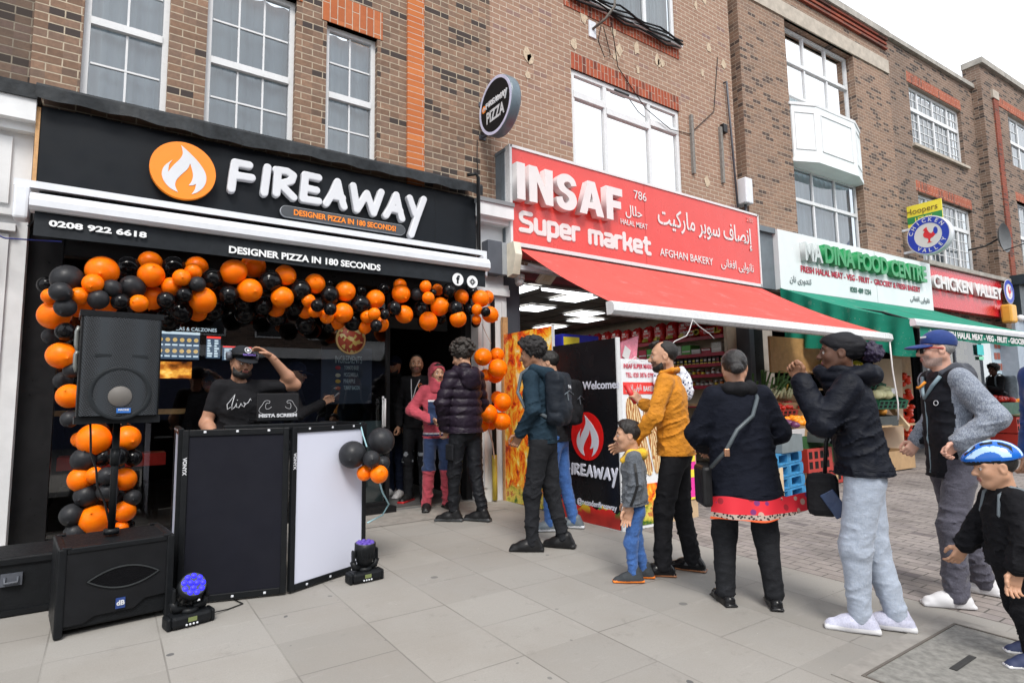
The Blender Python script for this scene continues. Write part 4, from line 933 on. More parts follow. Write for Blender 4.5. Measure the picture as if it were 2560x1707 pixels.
def insaf():
    P = lambda x, y: W(x, y, 5.8); a, b, c = P(*Q3(240, 1318)), P(*Q3(930, 1436)), P(*Q3(240, 1078)); h = c.z-a.z
    gl = {'I': [[(0, 0), (.25, 0), (.25, 1), (0, 1)]], 'N': [[(0, 0), (.25, 0), (.25, .58), (.52, 0), (.76, 0), (.76, 1), (.51, 1), (.51, .45), (.25, 1), (0, 1)]],
          'A': [[(0, 0), (.25, 0), (.31, .19), (.56, .19), (.62, 0), (.88, 0), (.57, 1), (.31, 1)], [(.37, .37), (.5, .37), (.435, .66)]],
          'F': [[(0, 0), (.25, 0), (.25, .38), (.56, .38), (.56, .6), (.25, .6), (.25, .77), (.62, .77), (.62, 1), (0, 1)]]}
    sS = smooth_loop([(.0, .16), (.1, .03), (.33, -.02), (.56, .05), (.68, .27), (.6, .5), (.36, .6), (.25, .71), (.34, .8), (.45, .79), (.5, .7, 1), (.68, .74, 1), (.6, .92), (.38, 1.02), (.13, .96), (.01, .76), (.1, .52), (.32, .42), (.42, .31), (.36, .19), (.24, .2), (.18, .34, 1), (-.01, .3, 1)], 4); gl['S'] = [sS]
    x = 0; tot = .25+.12+.76+.12+.69+.08+.88+.1+.62
    for ch, w in (('I', .25), ('N', .76), ('S', .69), ('A', .88), ('F', .62)):
        k = (b.x-a.x)/tot
        put(poly_mesh([[((x+p[0])*k, p[1]*h) for p in lp] for lp in gl[ch]], .055), 'letter', M_lw, ss, frame_y((a.x, 5.84, (a.z+b.z)/2)))
        x += w+{'I': .12, 'N': .12, 'S': .08, 'A': .1, 'F': 0}[ch]
insaf()
def supermarket():
    P = PI_; a, b, c = P(*Q7(255, 55)), P(*Q7(1102, 195)), P(*Q3(255, 1395)); z = (a.z+b.z)/2
    G_ = {'S': [[(.62, 1), (.15, 1), (.02, .88), (.02, .65), (.12, .54), (.55, .46), (.64, .36), (.64, .12), (.52, 0), (0, 0)]], 'u': [[(0, .72), (0, .12), (.12, 0), (.42, 0)], [(.54, .72), (.54, 0)]],
          'p': [[(0, .72), (0, -.3)], [(0, .72), (.42, .72), (.54, .6), (.54, .12), (.42, 0), (.15, 0)]], 'e': [[(.54, .0), (.12, 0), (0, .12), (0, .6), (.12, .72), (.42, .72), (.54, .6), (.54, .36), (.16, .36)]],
          'r': [[(0, 0), (0, .72)], [(0, .6), (.12, .72), (.36, .72)]], 'm': [[(0, 0), (0, .72), (.72, .72), (.84, .6), (.84, 0)], [(.42, .72), (.42, 0)]], 'a': [[(.04, .72), (.42, .72), (.54, .6), (.54, 0), (.12, 0), (0, .1), (0, .26), (.1, .36), (.54, .36)]],
          'k': [[(0, 1), (0, 0)], [(.5, .72), (.42, .5), (.3, .38), (0, .36)], [(.3, .38), (.46, .24), (.52, 0)]], 't': [[(.14, 1), (.14, .14), (.24, 0), (.44, 0)], [(0, .72), (.42, .72)]]}
    x = 0; st = []
    for ch in 'Super market':
        if ch == ' ': x += .5; continue
        for s in G_[ch]: st.append([(x+p[0], p[1]) for p in s])
        x += max(p[0] for s in G_[ch] for p in s)+.27
    k = (b.x-a.x)/(x-.27); h = (c.z-a.z)*.92
    sdf_letters([[(p[0]*k, p[1]*h) for p in s] for s in st], .033, .026, .0085, 'lettering', M_lw, ss, frame_y((a.x+.03, 5.915, z+.02)))
supermarket()
stext(ss, 'lettering', '786', Q3(1005, 1298), Q3(1086, 1318), Q3(1005, 1240), PI_, M_lw, bold=.0)
stext(ss, 'lettering', 'HALAL MEAT', Q3(918, 1466), Q3(1093, 1497), Q3(918, 1430), PI_, M_lw, bold=.01)
stext(ss, 'lettering', 'AFGHAN BAKERY', Q7(1175, 206), Q7(1522, 271), Q7(1175, 155), PI_, M_lw, bold=.012)
stext(ss, 'script', arabic('حلال'), Q3(950, 1408), Q3(1058, 1418), Q3(950, 1342), PI_, M_lw, bold=.015)
stext(ss, 'script', arabic('إنصاف سوبر مارکیت'), Q3(1163, 1488), Q3(1775, 1572), Q3(1163, 1372), PI_, M_lw, bold=.015)
stext(ss, 'script', arabic('نانوایی افغانی'), Q7(1575, 287), Q7(1786, 306), Q7(1575, 232), PI_, M_lw, bold=.01)
stext(ss, 'house_number', '280', Q3(1740, 1448), Q3(1782, 1456), Q3(1740, 1418), PI_, mat('pale_pink', (.75, .3, .28), .5))
# awning of the supermarket
def canvas(name, base, var=.08):
    t = NT(name); c = t.coord(); n1 = t.noise(t.coord(scale=(1, .25, 1)), 2.2, 4, .6); c0 = srgb(base)
    cc = t.mix(t.rng(n1, .3, .7), tuple(x*(1-var) for x in c0[:3]), tuple(min(1, x*(1+var)) for x in c0[:3])); sx = t.sep(c)[0]
    seam = t.math('LESS_THAN', t.math('ABSOLUTE', t.math('SUBTRACT', t.math('MODULO', t.math('ADD', sx, 20.0), 1.18), .5)), .009); cc = t.mix(t.math('MULTIPLY', seam, .35), cc, (.05, .02, .02))
    cc = t.mix(t.rng(t.noise(c, 3.5, 6, .7), .58, .75, 0, .3), cc, (.5, .42, .4)); cc = t.mix(t.rng(t.noise(c, 45, 2), .72, .76, 0, .5), cc, (.7, .65, .62))
    t.set(color=cc, rough=.75, spec=.25); t.bump(t.noise(c, 5, 4, .5), .25, .03); return t.m
M_rcan = canvas('red_canvas', (.6, .082, .068)); M_gcan = canvas('green_canvas', (.007, .2, .13), .15)
ra = empty('awning', 'red fabric awning with white front bar extended over the supermarket entrance', 'awning')
mb = MB(); nx, ny = 40, 12
def rp(i, j):
    u, v = i/nx, j/ny; xa = 4.16+(9.33-4.16)*u; xb = 3.95+(9.62-3.95)*u; x = xa+(xb-xa)*v
    return (x, 5.82-1.8*v, 3.2-.97*v-.045*math.sin(PI*v)*(1+.4*math.sin(u*14))+.008*math.sin(u*31+v*3)*v)
for i in range(nx):
    for j in range(ny): mb.add([rp(i, j), rp(i+1, j), rp(i+1, j+1), rp(i, j+1)], [(0, 3, 2, 1)], True)
mb.build('canopy', M_rcan, ra)
MB().prism([(4.06, 2.24), (4.0, 2.245), (3.96, 2.22), (3.95, 2.15), (3.98, 2.115), (4.05, 2.115)], 3.9, 9.66, 'yz').build('front_bar', M_upvc, ra)
mb = MB(); mb.prism([(5.98, 3.26), (5.76, 3.26), (5.72, 3.1), (5.78, 2.86), (5.9, 2.84), (5.98, 3.0)], 4.02, 4.12, 'yz'); mb.build('end_bracket', mat('cream_plastic', (.68, .62, .5), .5), ra)
MB().tube([(4.14, 5.84, 3.14), (9.34, 5.84, 3.14)], .06, 14).build('roller', mat('roller_red', (.45, .03, .03), .5), ra)
mb = MB(); mb.tube([(4.3, 5.85, 3.02), (5.6, 5.2, 2.7), (4.6, 4.08, 2.2)], .025, 8); mb.tube([(9.1, 5.85, 3.02), (7.9, 5.2, 2.7), (8.9, 4.08, 2.2)], .025, 8); each(mb, 'folding_arm', M_alw, ra)
mb = MB(); mb.box((4.12, 5.8, 2.93), (4.9, 5.88, 2.99)); mb.build('support_rail', M_alw, ra)
cctv = empty('security_camera', 'small white dome camera under the red awning end', 'security camera', (4.24, 5.95, 2.84))
MB().ball((0, 0, -.03), .06).build('dome', M_upvc, cctv); MB().cyl((0, 0, 0), (0, 0, .06), .065).build('mount', M_upvc, cctv)
fl_ = empty('floodlight', 'square white floodlight under the red awning', 'floodlight', (4.68, 5.95, 2.92)); fl_.rotation_euler = (.9, 0, .1)
MB().box((-.13, -.02, -.11), (.13, .02, .11), .008).build('housing', mat('cream_plastic', (.68, .62, .5)), fl_); MB().box((-.06, -.024, -.05), (.06, -.019, .05)).build('lens', mat('lens_cream', (.6, .5, .35), .3), fl_)
# grey wooden strips, pipe, box and cables on the pink wall
for (a, b, lb) in (((1728, 288), (1738, 435), 'longer weathered timber strip on the pink brick nearer the window'), ((1801, 318), (1810, 458), 'weathered timber strip on the pink brick under the black vent box')):
    p, q = W(*a, 6.17), W(*b, 6.17)
    tag(MB().box((p.x-.03, 6.15, q.z), (p.x+.03, 6.2, p.z)).build('timber_strip', mat('weathered_timber', (.2, .19, .175), .9, var=.25, scale=25)), lb, 'timber strip', 'timber strips on the pink wall')
p, q = W(1815, 205, 6.15), W(1845, 520, 6.15)
tag(MB().tube([(p.x, 6.2, p.z), (p.x, 6.14, p.z), (q.x-.02, 6.14, q.z)], .02, 8).build('pipe', M_dgrey), 'thin dark pipe running down the right of the pink wall', 'pipe')
q = W(1868, 478, 6.1); jb = empty('junction_box', 'pale metal junction box on the brick beside the red sign', 'junction box', (q.x, 6.2, q.z))
MB().box((-.11, -.15, -.24), (.11, .2, .24), .02).build('casing', M_alw, jb); MB().tube([(0, -.05, -.24), (0, -.05, -.42), (-.4, -.05, -.46)], .025, 8).build('conduit', M_dgrey, jb)
q = W(1811, 322, 6.15); tag(MB().box((q.x-.06, 6.12, q.z-.08), (q.x+.06, 6.2, q.z+.08), .01).build('vent_box', M_blk), 'small black box vent on the pink wall near the pipe', 'vent')
cw = MB(); random.seed(2)
for k in range(5):
    pts = []
    for i in range(14):
        u = i/13; pts.append((5.36+2.46*u+random.uniform(-.03, .03), 6.13-.02*k+random.uniform(-.01, .01), 7.26+.03*k-.03*math.sin(u*17+k)+random.uniform(-.015, .015)))
    cw.tube(pts, .016, 6)
tag(cw.build('cable_bundle', M_blk), 'sagging bundle of black cables under the top white window', 'cables')
sb = empty('satellite_bracket', 'rusty bracket with loose wires on the pink wall below the top window', 'bracket', (5.85, 6.2, 6.93))
MB().box((-.07, -.02, -.13), (.07, .0, .13)).build('plate', M_alw, sb); MB().tube([(0, -.02, 0), (.1, -.2, .1), (.22, -.28, .3), (.25, -.28, .62)], .02, 8).build('arm', mat('rusty_iron', (.12, .1, .085)), sb)
mb = MB(); mb.tube([(.1, -.1, .05), (.05, -.08, -.2), (.2, -.05, -.4), (.35, -.03, -.3), (.2, -.05, .1)], .007, 5); mb.tube([(.22, -.2, .1), (.5, -.03, -.45), (1.1, -.02, -.95), (1.7, -.015, -1.15), (2.2, -.015, -1.1), (2.9, -.015, -.5), (3.1, -.015, .6)], .007, 5); mb.build('loose_wire', M_blk, sb)
# ================================================================= food centre sign, chicken shop sign
def bend(name, label, cat): return empty(name, label, cat, OC, -TH)
ms = bend('shop_sign', 'long white food centre sign with green raised letters and red lettering', 'shop sign')
M_wpan = mat('white_sign_panel', (.66, .7, .71), .2, var=.05, scale=2); M_grn = mat('sign_green', (.015, .27, .085), .35, var=.05); M_rtx = mat('sign_crimson', (.5, .02, .05), .5); M_gtx = mat('sign_dark_green', (.03, .12, .09), .5); M_grt = mat('sign_grey_text', (.2, .23, .24), .5)
MB().box((.16, -.3, 3.28), (6.03, -.05, 4.4)).build('panel', M_wpan, ms); MB().box((3.53, -.3025, 3.28), (3.535, -.3, 4.4)).build('panel_joint', M_grt, ms)
mb = MB(); mb.box((-.3, -.2, 3.28), (.155, .0, 4.32)); mb.box((-.36, -.26, 4.32), (.155, 0, 4.42)); mb.build('side_box', M_grey, ms)
PM = lambda x, y: L(x, y, -.305)
def mtext(name, s, l, r, t_, m_, par=ms, **k): return stext(par, name, s, Q8(*l), Q8(*r), Q8(*t_), k.pop('P', PM), m_, **k)
mtext('lettering', 'MA', (372, 244), (486, 258), (372, 124), mat('letter_grey_white', (.5, .54, .54), .4), bold=.03, ex=.05, off=.05)
mtext('lettering', 'DINA FOOD CENTRE', (495, 262), (1160, 378), (495, 148), M_grn, bold=.05, ex=.06, off=.06)
mtext('lettering', 'FRESH HALAL MEAT - VEG - FRUIT -  GROCERY & FRESH BAKERY', (372, 313), (1153, 445), (372, 272), M_rtx, bold=.03)
mtext('phone_number', '0203 489 1234', (695, 443), (830, 461), (695, 409), M_gtx, bold=.02)
mtext('script', arabic('تندوری نان'), (300, 380), (440, 392), (300, 340), M_grt, bold=.015); mtext('script', arabic('نانوایی افغانی'), (1088, 505), (1213, 512), (1088, 472), M_grt, bold=.015)
pc = bend('capital', 'ornate white stone capital between the red and white signs', 'capital')
mb = MB()
for i in range(7): mb.box((-.5+.02*(i % 2), -.14-.03*(i % 2), 3.3+.13*i), (-.31, .15, 3.42+.13*i), .02)
mb.build('scrollwork', M_render, pc)
cs = bend('shop_sign', 'red CHICKEN VALLEY sign with white raised letters and a round emblem', 'shop sign')
MB().box((6.12, -.2, 3.4), (10.72, .0, 4.4)).build('panel', mat('sign_red_dark', (.55, .02, .03), .25, var=.06), cs); MB().box((6.08, -.27, 4.42), (10.9, .0, 4.52)).build('flashing', M_cope, cs)
PC = lambda x, y: L(x, y, -.25)
mtext('lettering', 'CHICKEN VALLEY', (1226, 428), (1672, 482), (1226, 345), M_lw, par=cs, P=PC, bold=.05, ex=.04, off=.02); mtext('lettering', 'Peri Peri', (1640, 555), (1720, 562), (1640, 530), mat('pale_pink', (.75, .3, .28)), par=cs, P=PC)
M_eb = mat('emblem_blue', (.02, .05, .42), .4); M_er = mat('emblem_red', (.65, .03, .04), .4)
ROO = smooth_loop([(-.2, .62), (-.05, .7, 1), (-.02, .5), (.12, .2), (.3, .12), (.45, .32), (.62, .3, 1), (.6, .05), (.4, -.2), (.18, -.32), (.14, -.55), (.3, -.66, 1), (-.1, -.66, 1), (.0, -.5), (-.02, -.3), (-.28, -.12), (-.34, .15), (-.22, .38), (-.36, .45, 1)], 4)
def emblem(parent, Mx, r, txt=True):
    put(poly_mesh([disc_loop(r*.99)], .004), 'emblem_face', M_lw, parent, Mx @ Matrix.Translation((0, 0, 0)))
    put(poly_mesh([disc_loop(r*.95), disc_loop(r*.64)], .002), 'emblem_ring', M_eb, parent, Mx @ Matrix.Translation((0, 0, .006)))
    put(poly_mesh([[(x*r*.62, y*r*.62) for x, y in ROO]], .002), 'cockerel_emblem', M_er, parent, Mx @ Matrix.Translation((0, 0, .006)))
    put(poly_mesh([[(x*r*.1+r*.36, y*r*.19+r*.17) for x, y in disc_loop(1, 14)]], .001), 'cockerel_tail', M_eb, parent, Mx @ Matrix.Translation((0, 0, .009)))
    if txt:
        for s, a0, a1, flip in (('CHICKEN', 2.85, .62, 0), ('VALLEY', 4.1, 5.8, 1)):
            for i, ch in enumerate(s):
                a = a0+(a1-a0)*i/(len(s)-1); me = text_mesh(ch, r*.2, ex=.001, bold=.03)
                rot = a-PI/2+(PI if flip else 0); rr = r*(.715 if not flip else .875)
                put(me, 'lettering', M_lw, parent, Mx @ Matrix.Translation((rr*math.cos(a), rr*math.sin(a), .009)) @ Matrix.Rotation(rot, 4, 'Z'))
q = PC(*Q8(1708, 445)); emblem(cs, frame_y((q.x, -.33, q.z)), .34, False)
cr = bend('projecting_sign', 'round blue and white CHICKEN VALLEY sign with a cockerel projecting from the wall', 'hanging sign')
def LX(px, py, X):
    d = ray(px, py); o = Vector((0, 0, HCAM))-Vector(OC); k = (X-o.dot(_ux))/d.dot(_ux); p = o+d*k; return Vector((X, p.dot(_uy), p.z))
q = LX(2320, 588, 5.5); r1 = (LX(2320, 540, 5.5)-q).length
MB().lathe([(0, -.09), (r1*1.01, -.09), (r1*1.01, .09), (0, .09)], (q.x+.1, q.y, q.z), 'x', 40).build('sign_case', M_alw, cr)
emblem(cr, frame_y((q.x, q.y, q.z), (0, -1, 0)), r1)
mb = MB(); mb.box((q.x+.05, q.y, q.z+r1*.5), (q.x+.1, .03, q.z+r1*.5+.05)); mb.box((q.x+.05, q.y, q.z-r1*.6-.05), (q.x+.1, .03, q.z-r1*.6)); each(mb, 'bracket', M_alw, cr)
hb = bend('letting_board', 'yellow and green letting agent board above the round chicken sign', 'letting board')
A_, B_, C_, D_ = [LX(1860+x/2.613, y/2.613, 5.9) for x, y in ((1037, 1358), (1290, 1297), (1300, 1475), (1055, 1518))]
y0, y1 = (B_.y+C_.y)/2, (A_.y+D_.y)/2; z1 = (A_.z+B_.z)/2; z0 = (C_.z+D_.z)/2
MB().box((5.9, y0, z0), (5.93, y1, z1)).build('board_panel', mat('board_yellow', (.85, .72, .06), .5, var=.03), hb); MB().box((5.895, y0, z0+.3*(z1-z0)), (5.9, y1, z0+.56*(z1-z0))).build('green_band', mat('board_green', (.03, .25, .07), .5), hb)
text('lettering', 'Hoopers', .55*(z1-z0)*.42, mat('board_brown', (.2, .12, .03), .5), hb, frame_y((5.893, y1-.08*(y1-y0), z0+.66*(z1-z0)), (0, -1, 0)), width=.82*(y1-y0), align='LEFT'); text('lettering', 'LET BY', .15*(z1-z0), mat('board_yellow', (.85, .72, .06)), hb, frame_y((5.892, y1-.3*(y1-y0), z0+.35*(z1-z0)), (0, -1, 0)), width=.45*(y1-y0), align='LEFT', bold=.03)
MB().tube([(5.96, y1+.03, z0-.9), (5.96, y1+.03, z1)], .03, 8).build('post', M_alw, hb)
# green awning with its gathered side
ga = bend('awning', 'green fabric awning with white front bar over the food centre', 'awning')
mb = MB(); nx, ny = 44, 12
def gp(i, j):
    u, v = i/nx, j/ny; x = .12+8.4*u*(1 if v > .0 else 1)
    x = .12+(6.0+2.2*v-.12)*u
    return (x, -.32-2.1*v, 3.27-.85*v-.06*math.sin(PI*v)*(1+.5*math.sin(u*9))+.006*math.sin(u*60)*v)
for i in range(nx):
    for j in range(ny): mb.add([gp(i, j), gp(i+1, j), gp(i+1, j+1), gp(i, j+1)], [(0, 3, 2, 1)], True)
mb.build('canopy', M_gcan, ga)
mb = MB(); nx, ny = 60, 10
def dp_(i, j):
    u, v = i/nx, j/ny; top = (-.32-2.1*u, 3.27-.85*u-.06*math.sin(PI*u)); drop = .95-.45*u+.06*math.sin(u*8)
    return (.12-.02+.05*math.sin(u*38+v*2)*(.3+v), top[0]-.04*v*math.sin(u*19), top[1]-drop*v+.02)
for i in range(nx):
    for j in range(ny): mb.add([dp_(i, j), dp_(i+1, j), dp_(i+1, j+1), dp_(i, j+1)], [(0, 1, 2, 3)], True)
mb.build('side_drape', M_gcan, ga)
MB().prism([(-2.38, 2.46), (-2.46, 2.45), (-2.49, 2.4), (-2.48, 2.345), (-2.4, 2.34)], .1, 8.3, 'yz').build('front_bar', M_alw, ga)
mb = MB(); n = 50
for i in range(n):
    xa, xb = .3+7.9*i/n, .3+7.9*(i+1)/n; q = lambda x: -2.44+.012*math.sin(x*9)
    mb.add([(xa, q(xa), 2.17+.01*math.sin(xa*5)), (xb, q(xb), 2.17+.01*math.sin(xb*5)), (xb, -2.44, 2.35), (xa, -2.44, 2.35)], [(0, 1, 2, 3)], True)
gv = mb.build('valance', M_gcan, ga)
text('lettering', 'FRESH HALAL MEAT - VEG - FRUIT - GROCERY & FRESH BAKERY', .1, M_lw, gv, frame_y((1.0, -2.46, 2.215)), width=4.6, align='LEFT', bold=.05, ex=.001); text('script', arabic('تندوری نان'), .08, M_lw, gv, frame_y((.5, -2.46, 2.23)), width=.42, align='LEFT', bold=.02, ex=.001)
mb = MB(); mb.tube([(.5, -.3, 3.1), (1.6, -1.3, 2.8), (.6, -2.38, 2.4)], .025, 8); mb.build('folding_arm', M_blk, ga)
# dish, yellow lamp
sd = bend('satellite_dish', 'grey satellite dish on a bent arm at the far wall corner', 'satellite dish'); q = L(2498, 597, -.5)
MB().lathe([(0, .0), (.18, -.02), (.33, -.08), (.4, -.13)], (q.x, q.y, q.z), 'y', 24, False).build('dish', mat('dish_grey', (.1, .105, .11), .6), sd); MB().tube([(q.x, q.y+.02, q.z), (q.x-.1, q.y+.3, q.z-.15), (q.x-.5, .02, q.z-.25)], .025, 8).build('arm', M_blk, sd); MB().tube([(q.x, q.y-.05, q.z-.35), (q.x+.25, q.y-.45, q.z-.2)], .015, 8).build('feed_arm', M_blk, sd)
yl = bend('wall_lamp', 'orange yellow beacon box on the blue pilaster beside the red chicken sign', 'wall lamp'); q = L(2537, 783, -.5)
MB().box((q.x-.2, q.y, q.z-.25), (q.x+.2, q.y+.25, q.z+.25), .05).build('casing', mat('amber_plastic', (.7, .36, .05), .4), yl); MB().ball((q.x+.35, q.y, q.z-.12), .1).build('lens', M_alw, yl)
# ================================================================= balloons
M_bo = NT('orange_latex'); _c = M_bo.coord(); M_bo.set(color=M_bo.mix(M_bo.rng(M_bo.noise(_c, 1.5, 2), .3, .7), (.95, .165, .001), (.98, .21, .002)), rough=.36, sss=.3, spec=.22); M_bo.b.inputs['Subsurface Radius'].default_value = (.08, .03, .005); M_bo = M_bo.m
M_bk = mat('black_latex', (.006, .006, .007), .12, var=.2, scale=2); M_bkm = mat('dull_black_latex', (.022, .023, .026), .42, var=.2, scale=3, spec=.35)
def balloon_mesh(m_):
    mb = MB(); pf = [(0, -1.13), (.05, -1.13), (.06, -1.1), (.03, -1.06), (.07, -1.03), (.2, -.97)]
    for i in range(1, 19):
        t = -1.25+i/18*(1.25+PI/2); r, z = math.cos(t), math.sin(t); pf.append((max(r*(1-.06*(z < 0)*z*z), 0), z*(1.0 if z > 0 else 1.03)))
    mb.lathe(pf, n=28, caps=False); me = mb.mesh('balloon'); me.materials.append(m_); return me
BM = {'o': balloon_mesh(M_bo), 'k': balloon_mesh(M_bk), 'm': balloon_mesh(M_bkm)}
random.seed(21)
def balloons(root, lst, Q, s, Ydef):
    for it in lst:
        x, y, r, c = it[:4]; Yp = it[4] if len(it) > 4 else Ydef(r)
        px, py = Q(x, y); p = W(px, py, Yp); dep = (p-Vector((0, 0, HCAM))).dot(FW); R_ = r/s/F_PX*dep
        o = bpy.data.objects.new('balloon', BM[c]); COL.objects.link(o); o.parent = root; o.location = p
        o.scale = (R_*.97,)*2+(R_*1.02,); o.rotation_euler = (random.uniform(-2.4, -.7) if random.random() < .7 else random.uniform(-.6, .6), random.uniform(-.6, .6), random.uniform(-1, 1))
        o['label'] = ('orange balloon' if c == 'o' else 'black balloon')
gl_ = empty('balloon_garland', 'long garland of orange and black balloons hanging across the pizza shopfront', 'balloon garland', group=None)
dy = lambda r: 5.52 if r < 60 else 5.62
BK = 5.92
balloons(gl_, [(668, 465, 100, 'o'), (608, 547, 65, 'o', 5.5), (520, 628, 58, 'o'), (325, 630, 50, 'o', 5.6), (355, 750, 95, 'o', 5.7), (983, 410, 74, 'o', BK), (988, 490, 82, 'o'), (1120, 565, 60, 'o'), (1187, 508, 57, 'o'), (1262, 470, 55, 'o', 5.6), (1285, 440, 72, 'o', BK), (1000, 640, 76, 'o', 5.75), (908, 675, 58, 'o'), (1325, 655, 85, 'o'), (1290, 735, 60, 'o', 5.85), (1527, 470, 82, 'o'), (1655, 432, 78, 'o', 5.75), (1632, 590, 80, 'o'), (690, 690, 70, 'o', 5.85), (520, 700, 70, 'o', 5.85),
  (440, 520, 98, 'm'), (397, 602, 67, 'm', 5.45), (427, 700, 66, 'm', 5.5), (838, 450, 80, 'k', BK), (733, 577, 57, 'm'), (643, 650, 64, 'm', 5.5), (865, 570, 78, 'm'), (788, 665, 56, 'k'), (1085, 655, 56, 'k'), (1135, 440, 75, 'k', BK), (1385, 515, 65, 'k', 5.65), (1290, 550, 52, 'm'), (1205, 620, 50, 'k'), (1180, 730, 74, 'k', 5.7), (1495, 620, 62, 'k'), (1770, 530, 72, 'k'), (1590, 670, 60, 'k', 5.8), (1720, 690, 60, 'k', 5.75), (1100, 785, 78, 'k', BK), (1600, 740, 66, 'k', BK), (1400, 720, 70, 'k', BK), (310, 560, 60, 'k', BK)], Q5, 2.613, dy)
balloons(gl_, [(297, 335, 68, 'o'), (277, 480, 73, 'o'), (490, 390, 67, 'o'), (448, 500, 45, 'o', 5.6), (490, 568, 45, 'o', 5.6), (688, 440, 68, 'o'), (672, 580, 68, 'o'), (568, 605, 48, 'o', 5.6), (885, 490, 63, 'o'), (877, 588, 42, 'o', 5.45), (830, 605, 45, 'o', 5.6), (920, 655, 52, 'o', 5.6), (815, 672, 45, 'o', 5.7), (235, 560, 52, 'o', 5.85), (425, 570, 50, 'o', 5.8), (640, 640, 50, 'o', 5.85), (1052, 455, 62, 'o'), (1072, 590, 60, 'o'), (1212, 408, 40, 'o', 5.5), (1230, 483, 42, 'o', 5.45), (1305, 540, 62, 'o'), (1230, 635, 62, 'o'), (1448, 475, 48, 'o', 5.6), (1425, 620, 57, 'o'), (1572, 487, 57, 'o'), (1615, 478, 45, 'o', 5.65), (1548, 560, 37, 'o', 5.5), (1545, 625, 33, 'o', 5.55), (1635, 592, 55, 'o'), (1290, 430, 38, 'o', 5.8), (1045, 400, 45, 'o', BK),
  (195, 375, 73, 'k'), (397, 430, 70, 'k'), (585, 465, 65, 'k'), (505, 533, 43, 'k', 5.48), (590, 555, 42, 'k', 5.47), (787, 525, 62, 'k'), (1010, 550, 47, 'k'), (945, 590, 35, 'k', 5.45), (890, 663, 40, 'k', 5.45), (795, 440, 35, 'k', BK), (940, 428, 42, 'k', BK), (1155, 460, 42, 'm', 5.6), (1180, 560, 58, 'k', 5.7), (1365, 435, 45, 'k'), (1410, 555, 53, 'k'), (1605, 575, 33, 'k', 5.4), (1500, 560, 37, 'k', 5.6), (1260, 447, 25, 'k', 5.55), (150, 530, 62, 'k', 5.8), (360, 540, 62, 'k', 5.8), (430, 655, 64, 'k', BK), (240, 605, 62, 'k', BK), (740, 640, 62, 'k', 5.75), (590, 655, 55, 'k', BK), (40, 575, 70, 'k', BK), (1540, 648, 30, 'k', 5.65), (1310, 615, 40, 'k', BK), (1520, 450, 40, 'k', BK), (1200, 640, 40, 'k', BK), (585, 390, 25, 'k', BK)], Q6, 2.613, dy)
Q9 = lambda x, y: (x/2.217, 1000+y/2.217)
lc = empty('balloon_column', 'column of orange and black balloons behind the loudspeaker', 'balloon column')
balloons(lc, [(400, 1015, 88, 'o', 5.6), (455, 1280, 80, 'o', 5.6), (430, 860, 62, 'k', 5.55), (335, 890, 55, 'm', 5.85), (470, 1110, 52, 'm', 5.6), (412, 1180, 58, 'm', 5.85), (455, 1430, 55, 'm', 5.6)], Q5, 2.613, dy)
balloons(lc, [(520, 220, 87, 'o'), (440, 218, 42, 'o', 5.7), (705, 210, 70, 'o'), (448, 440, 66, 'o'), (525, 415, 45, 'o', 5.5), (690, 437, 62, 'o'), (525, 660, 82, 'o'), (690, 615, 58, 'o'), (672, 705, 38, 'o', 5.6), (600, 725, 45, 'o', 5.65), (465, 330, 67, 'm'), (575, 315, 50, 'k', 5.6), (655, 310, 55, 'k', 5.5), (740, 320, 45, 'k', 5.6), (590, 420, 50, 'm', 5.45), (595, 505, 55, 'm', 5.5), (482, 525, 66, 'm'), (735, 540, 46, 'm', 5.6), (398, 635, 62, 'm'), (420, 740, 60, 'm'), (660, 545, 40, 'm', 5.7), (715, 690, 30, 'k', 5.7)], Q9, 2.217, lambda r: 5.6)
rc = empty('balloon_column', 'column of plain orange balloons on the white pilaster', 'balloon column')
balloons(rc, [(1587, 868, 60, 'o', 5.6), (1678, 855, 50, 'o', 5.72), (1685, 943, 64, 'o', 5.55), (1668, 985, 55, 'o', 5.75), (1605, 985, 40, 'o', 5.7), (1715, 1163, 59, 'o', 5.55), (1682, 1135, 45, 'o', 5.75), (1625, 1237, 60, 'o', 5.6), (1708, 1287, 60, 'o', 5.58), (1588, 1312, 45, 'o', 5.75), (1640, 1302, 40, 'o', 5.78)], Q6, 2.613, dy)
mb = MB(); mb.tube([W(*Q6(1580, 650), 5.85), W(*Q6(1600, 700), 5.9), W(*Q6(1640, 780), 5.85)], .004, 5); mb.tube([W(*Q6(1625, 1340), 5.7), W(*Q6(1650, 1430), 5.75), W(*Q6(1662, 1530), 5.8)], .008, 5); mb.build('ribbon', mat('pink_ribbon', (.6, .42, .34), .5), rc)
Q10 = lambda x, y: (600+x/2.387, 1050+y/2.387)
bc = empty('balloon_cluster', 'bunch of black and orange balloons tied to the corner of the booth', 'balloon cluster')
balloons(bc, [(672, 205, 83, 'm', 4.2), (843, 123, 80, 'm', 4.25), (785, 232, 52, 'm', 4.1), (850, 255, 46, 'm', 4.22), (742, 315, 46, 'o', 4.18), (830, 322, 55, 'o', 4.1)], Q10, 2.387, dy)
mb = MB(); mb.tube([W(*Q10(835, 378), 4.15), W(*Q10(850, 430), 4.2), W(*Q10(888, 500), 4.3), W(*Q10(850, 565), 4.4), W(*Q10(760, 612), 4.3)], .006, 6); mb.tube([W(*Q10(718, 20), 4.33), W(*Q10(735, 90), 4.25), W(*Q10(757, 160), 4.2)], .005, 5); mb.build('ribbon', mat('pale_blue_ribbon', (.3, .5, .55), .5), bc)
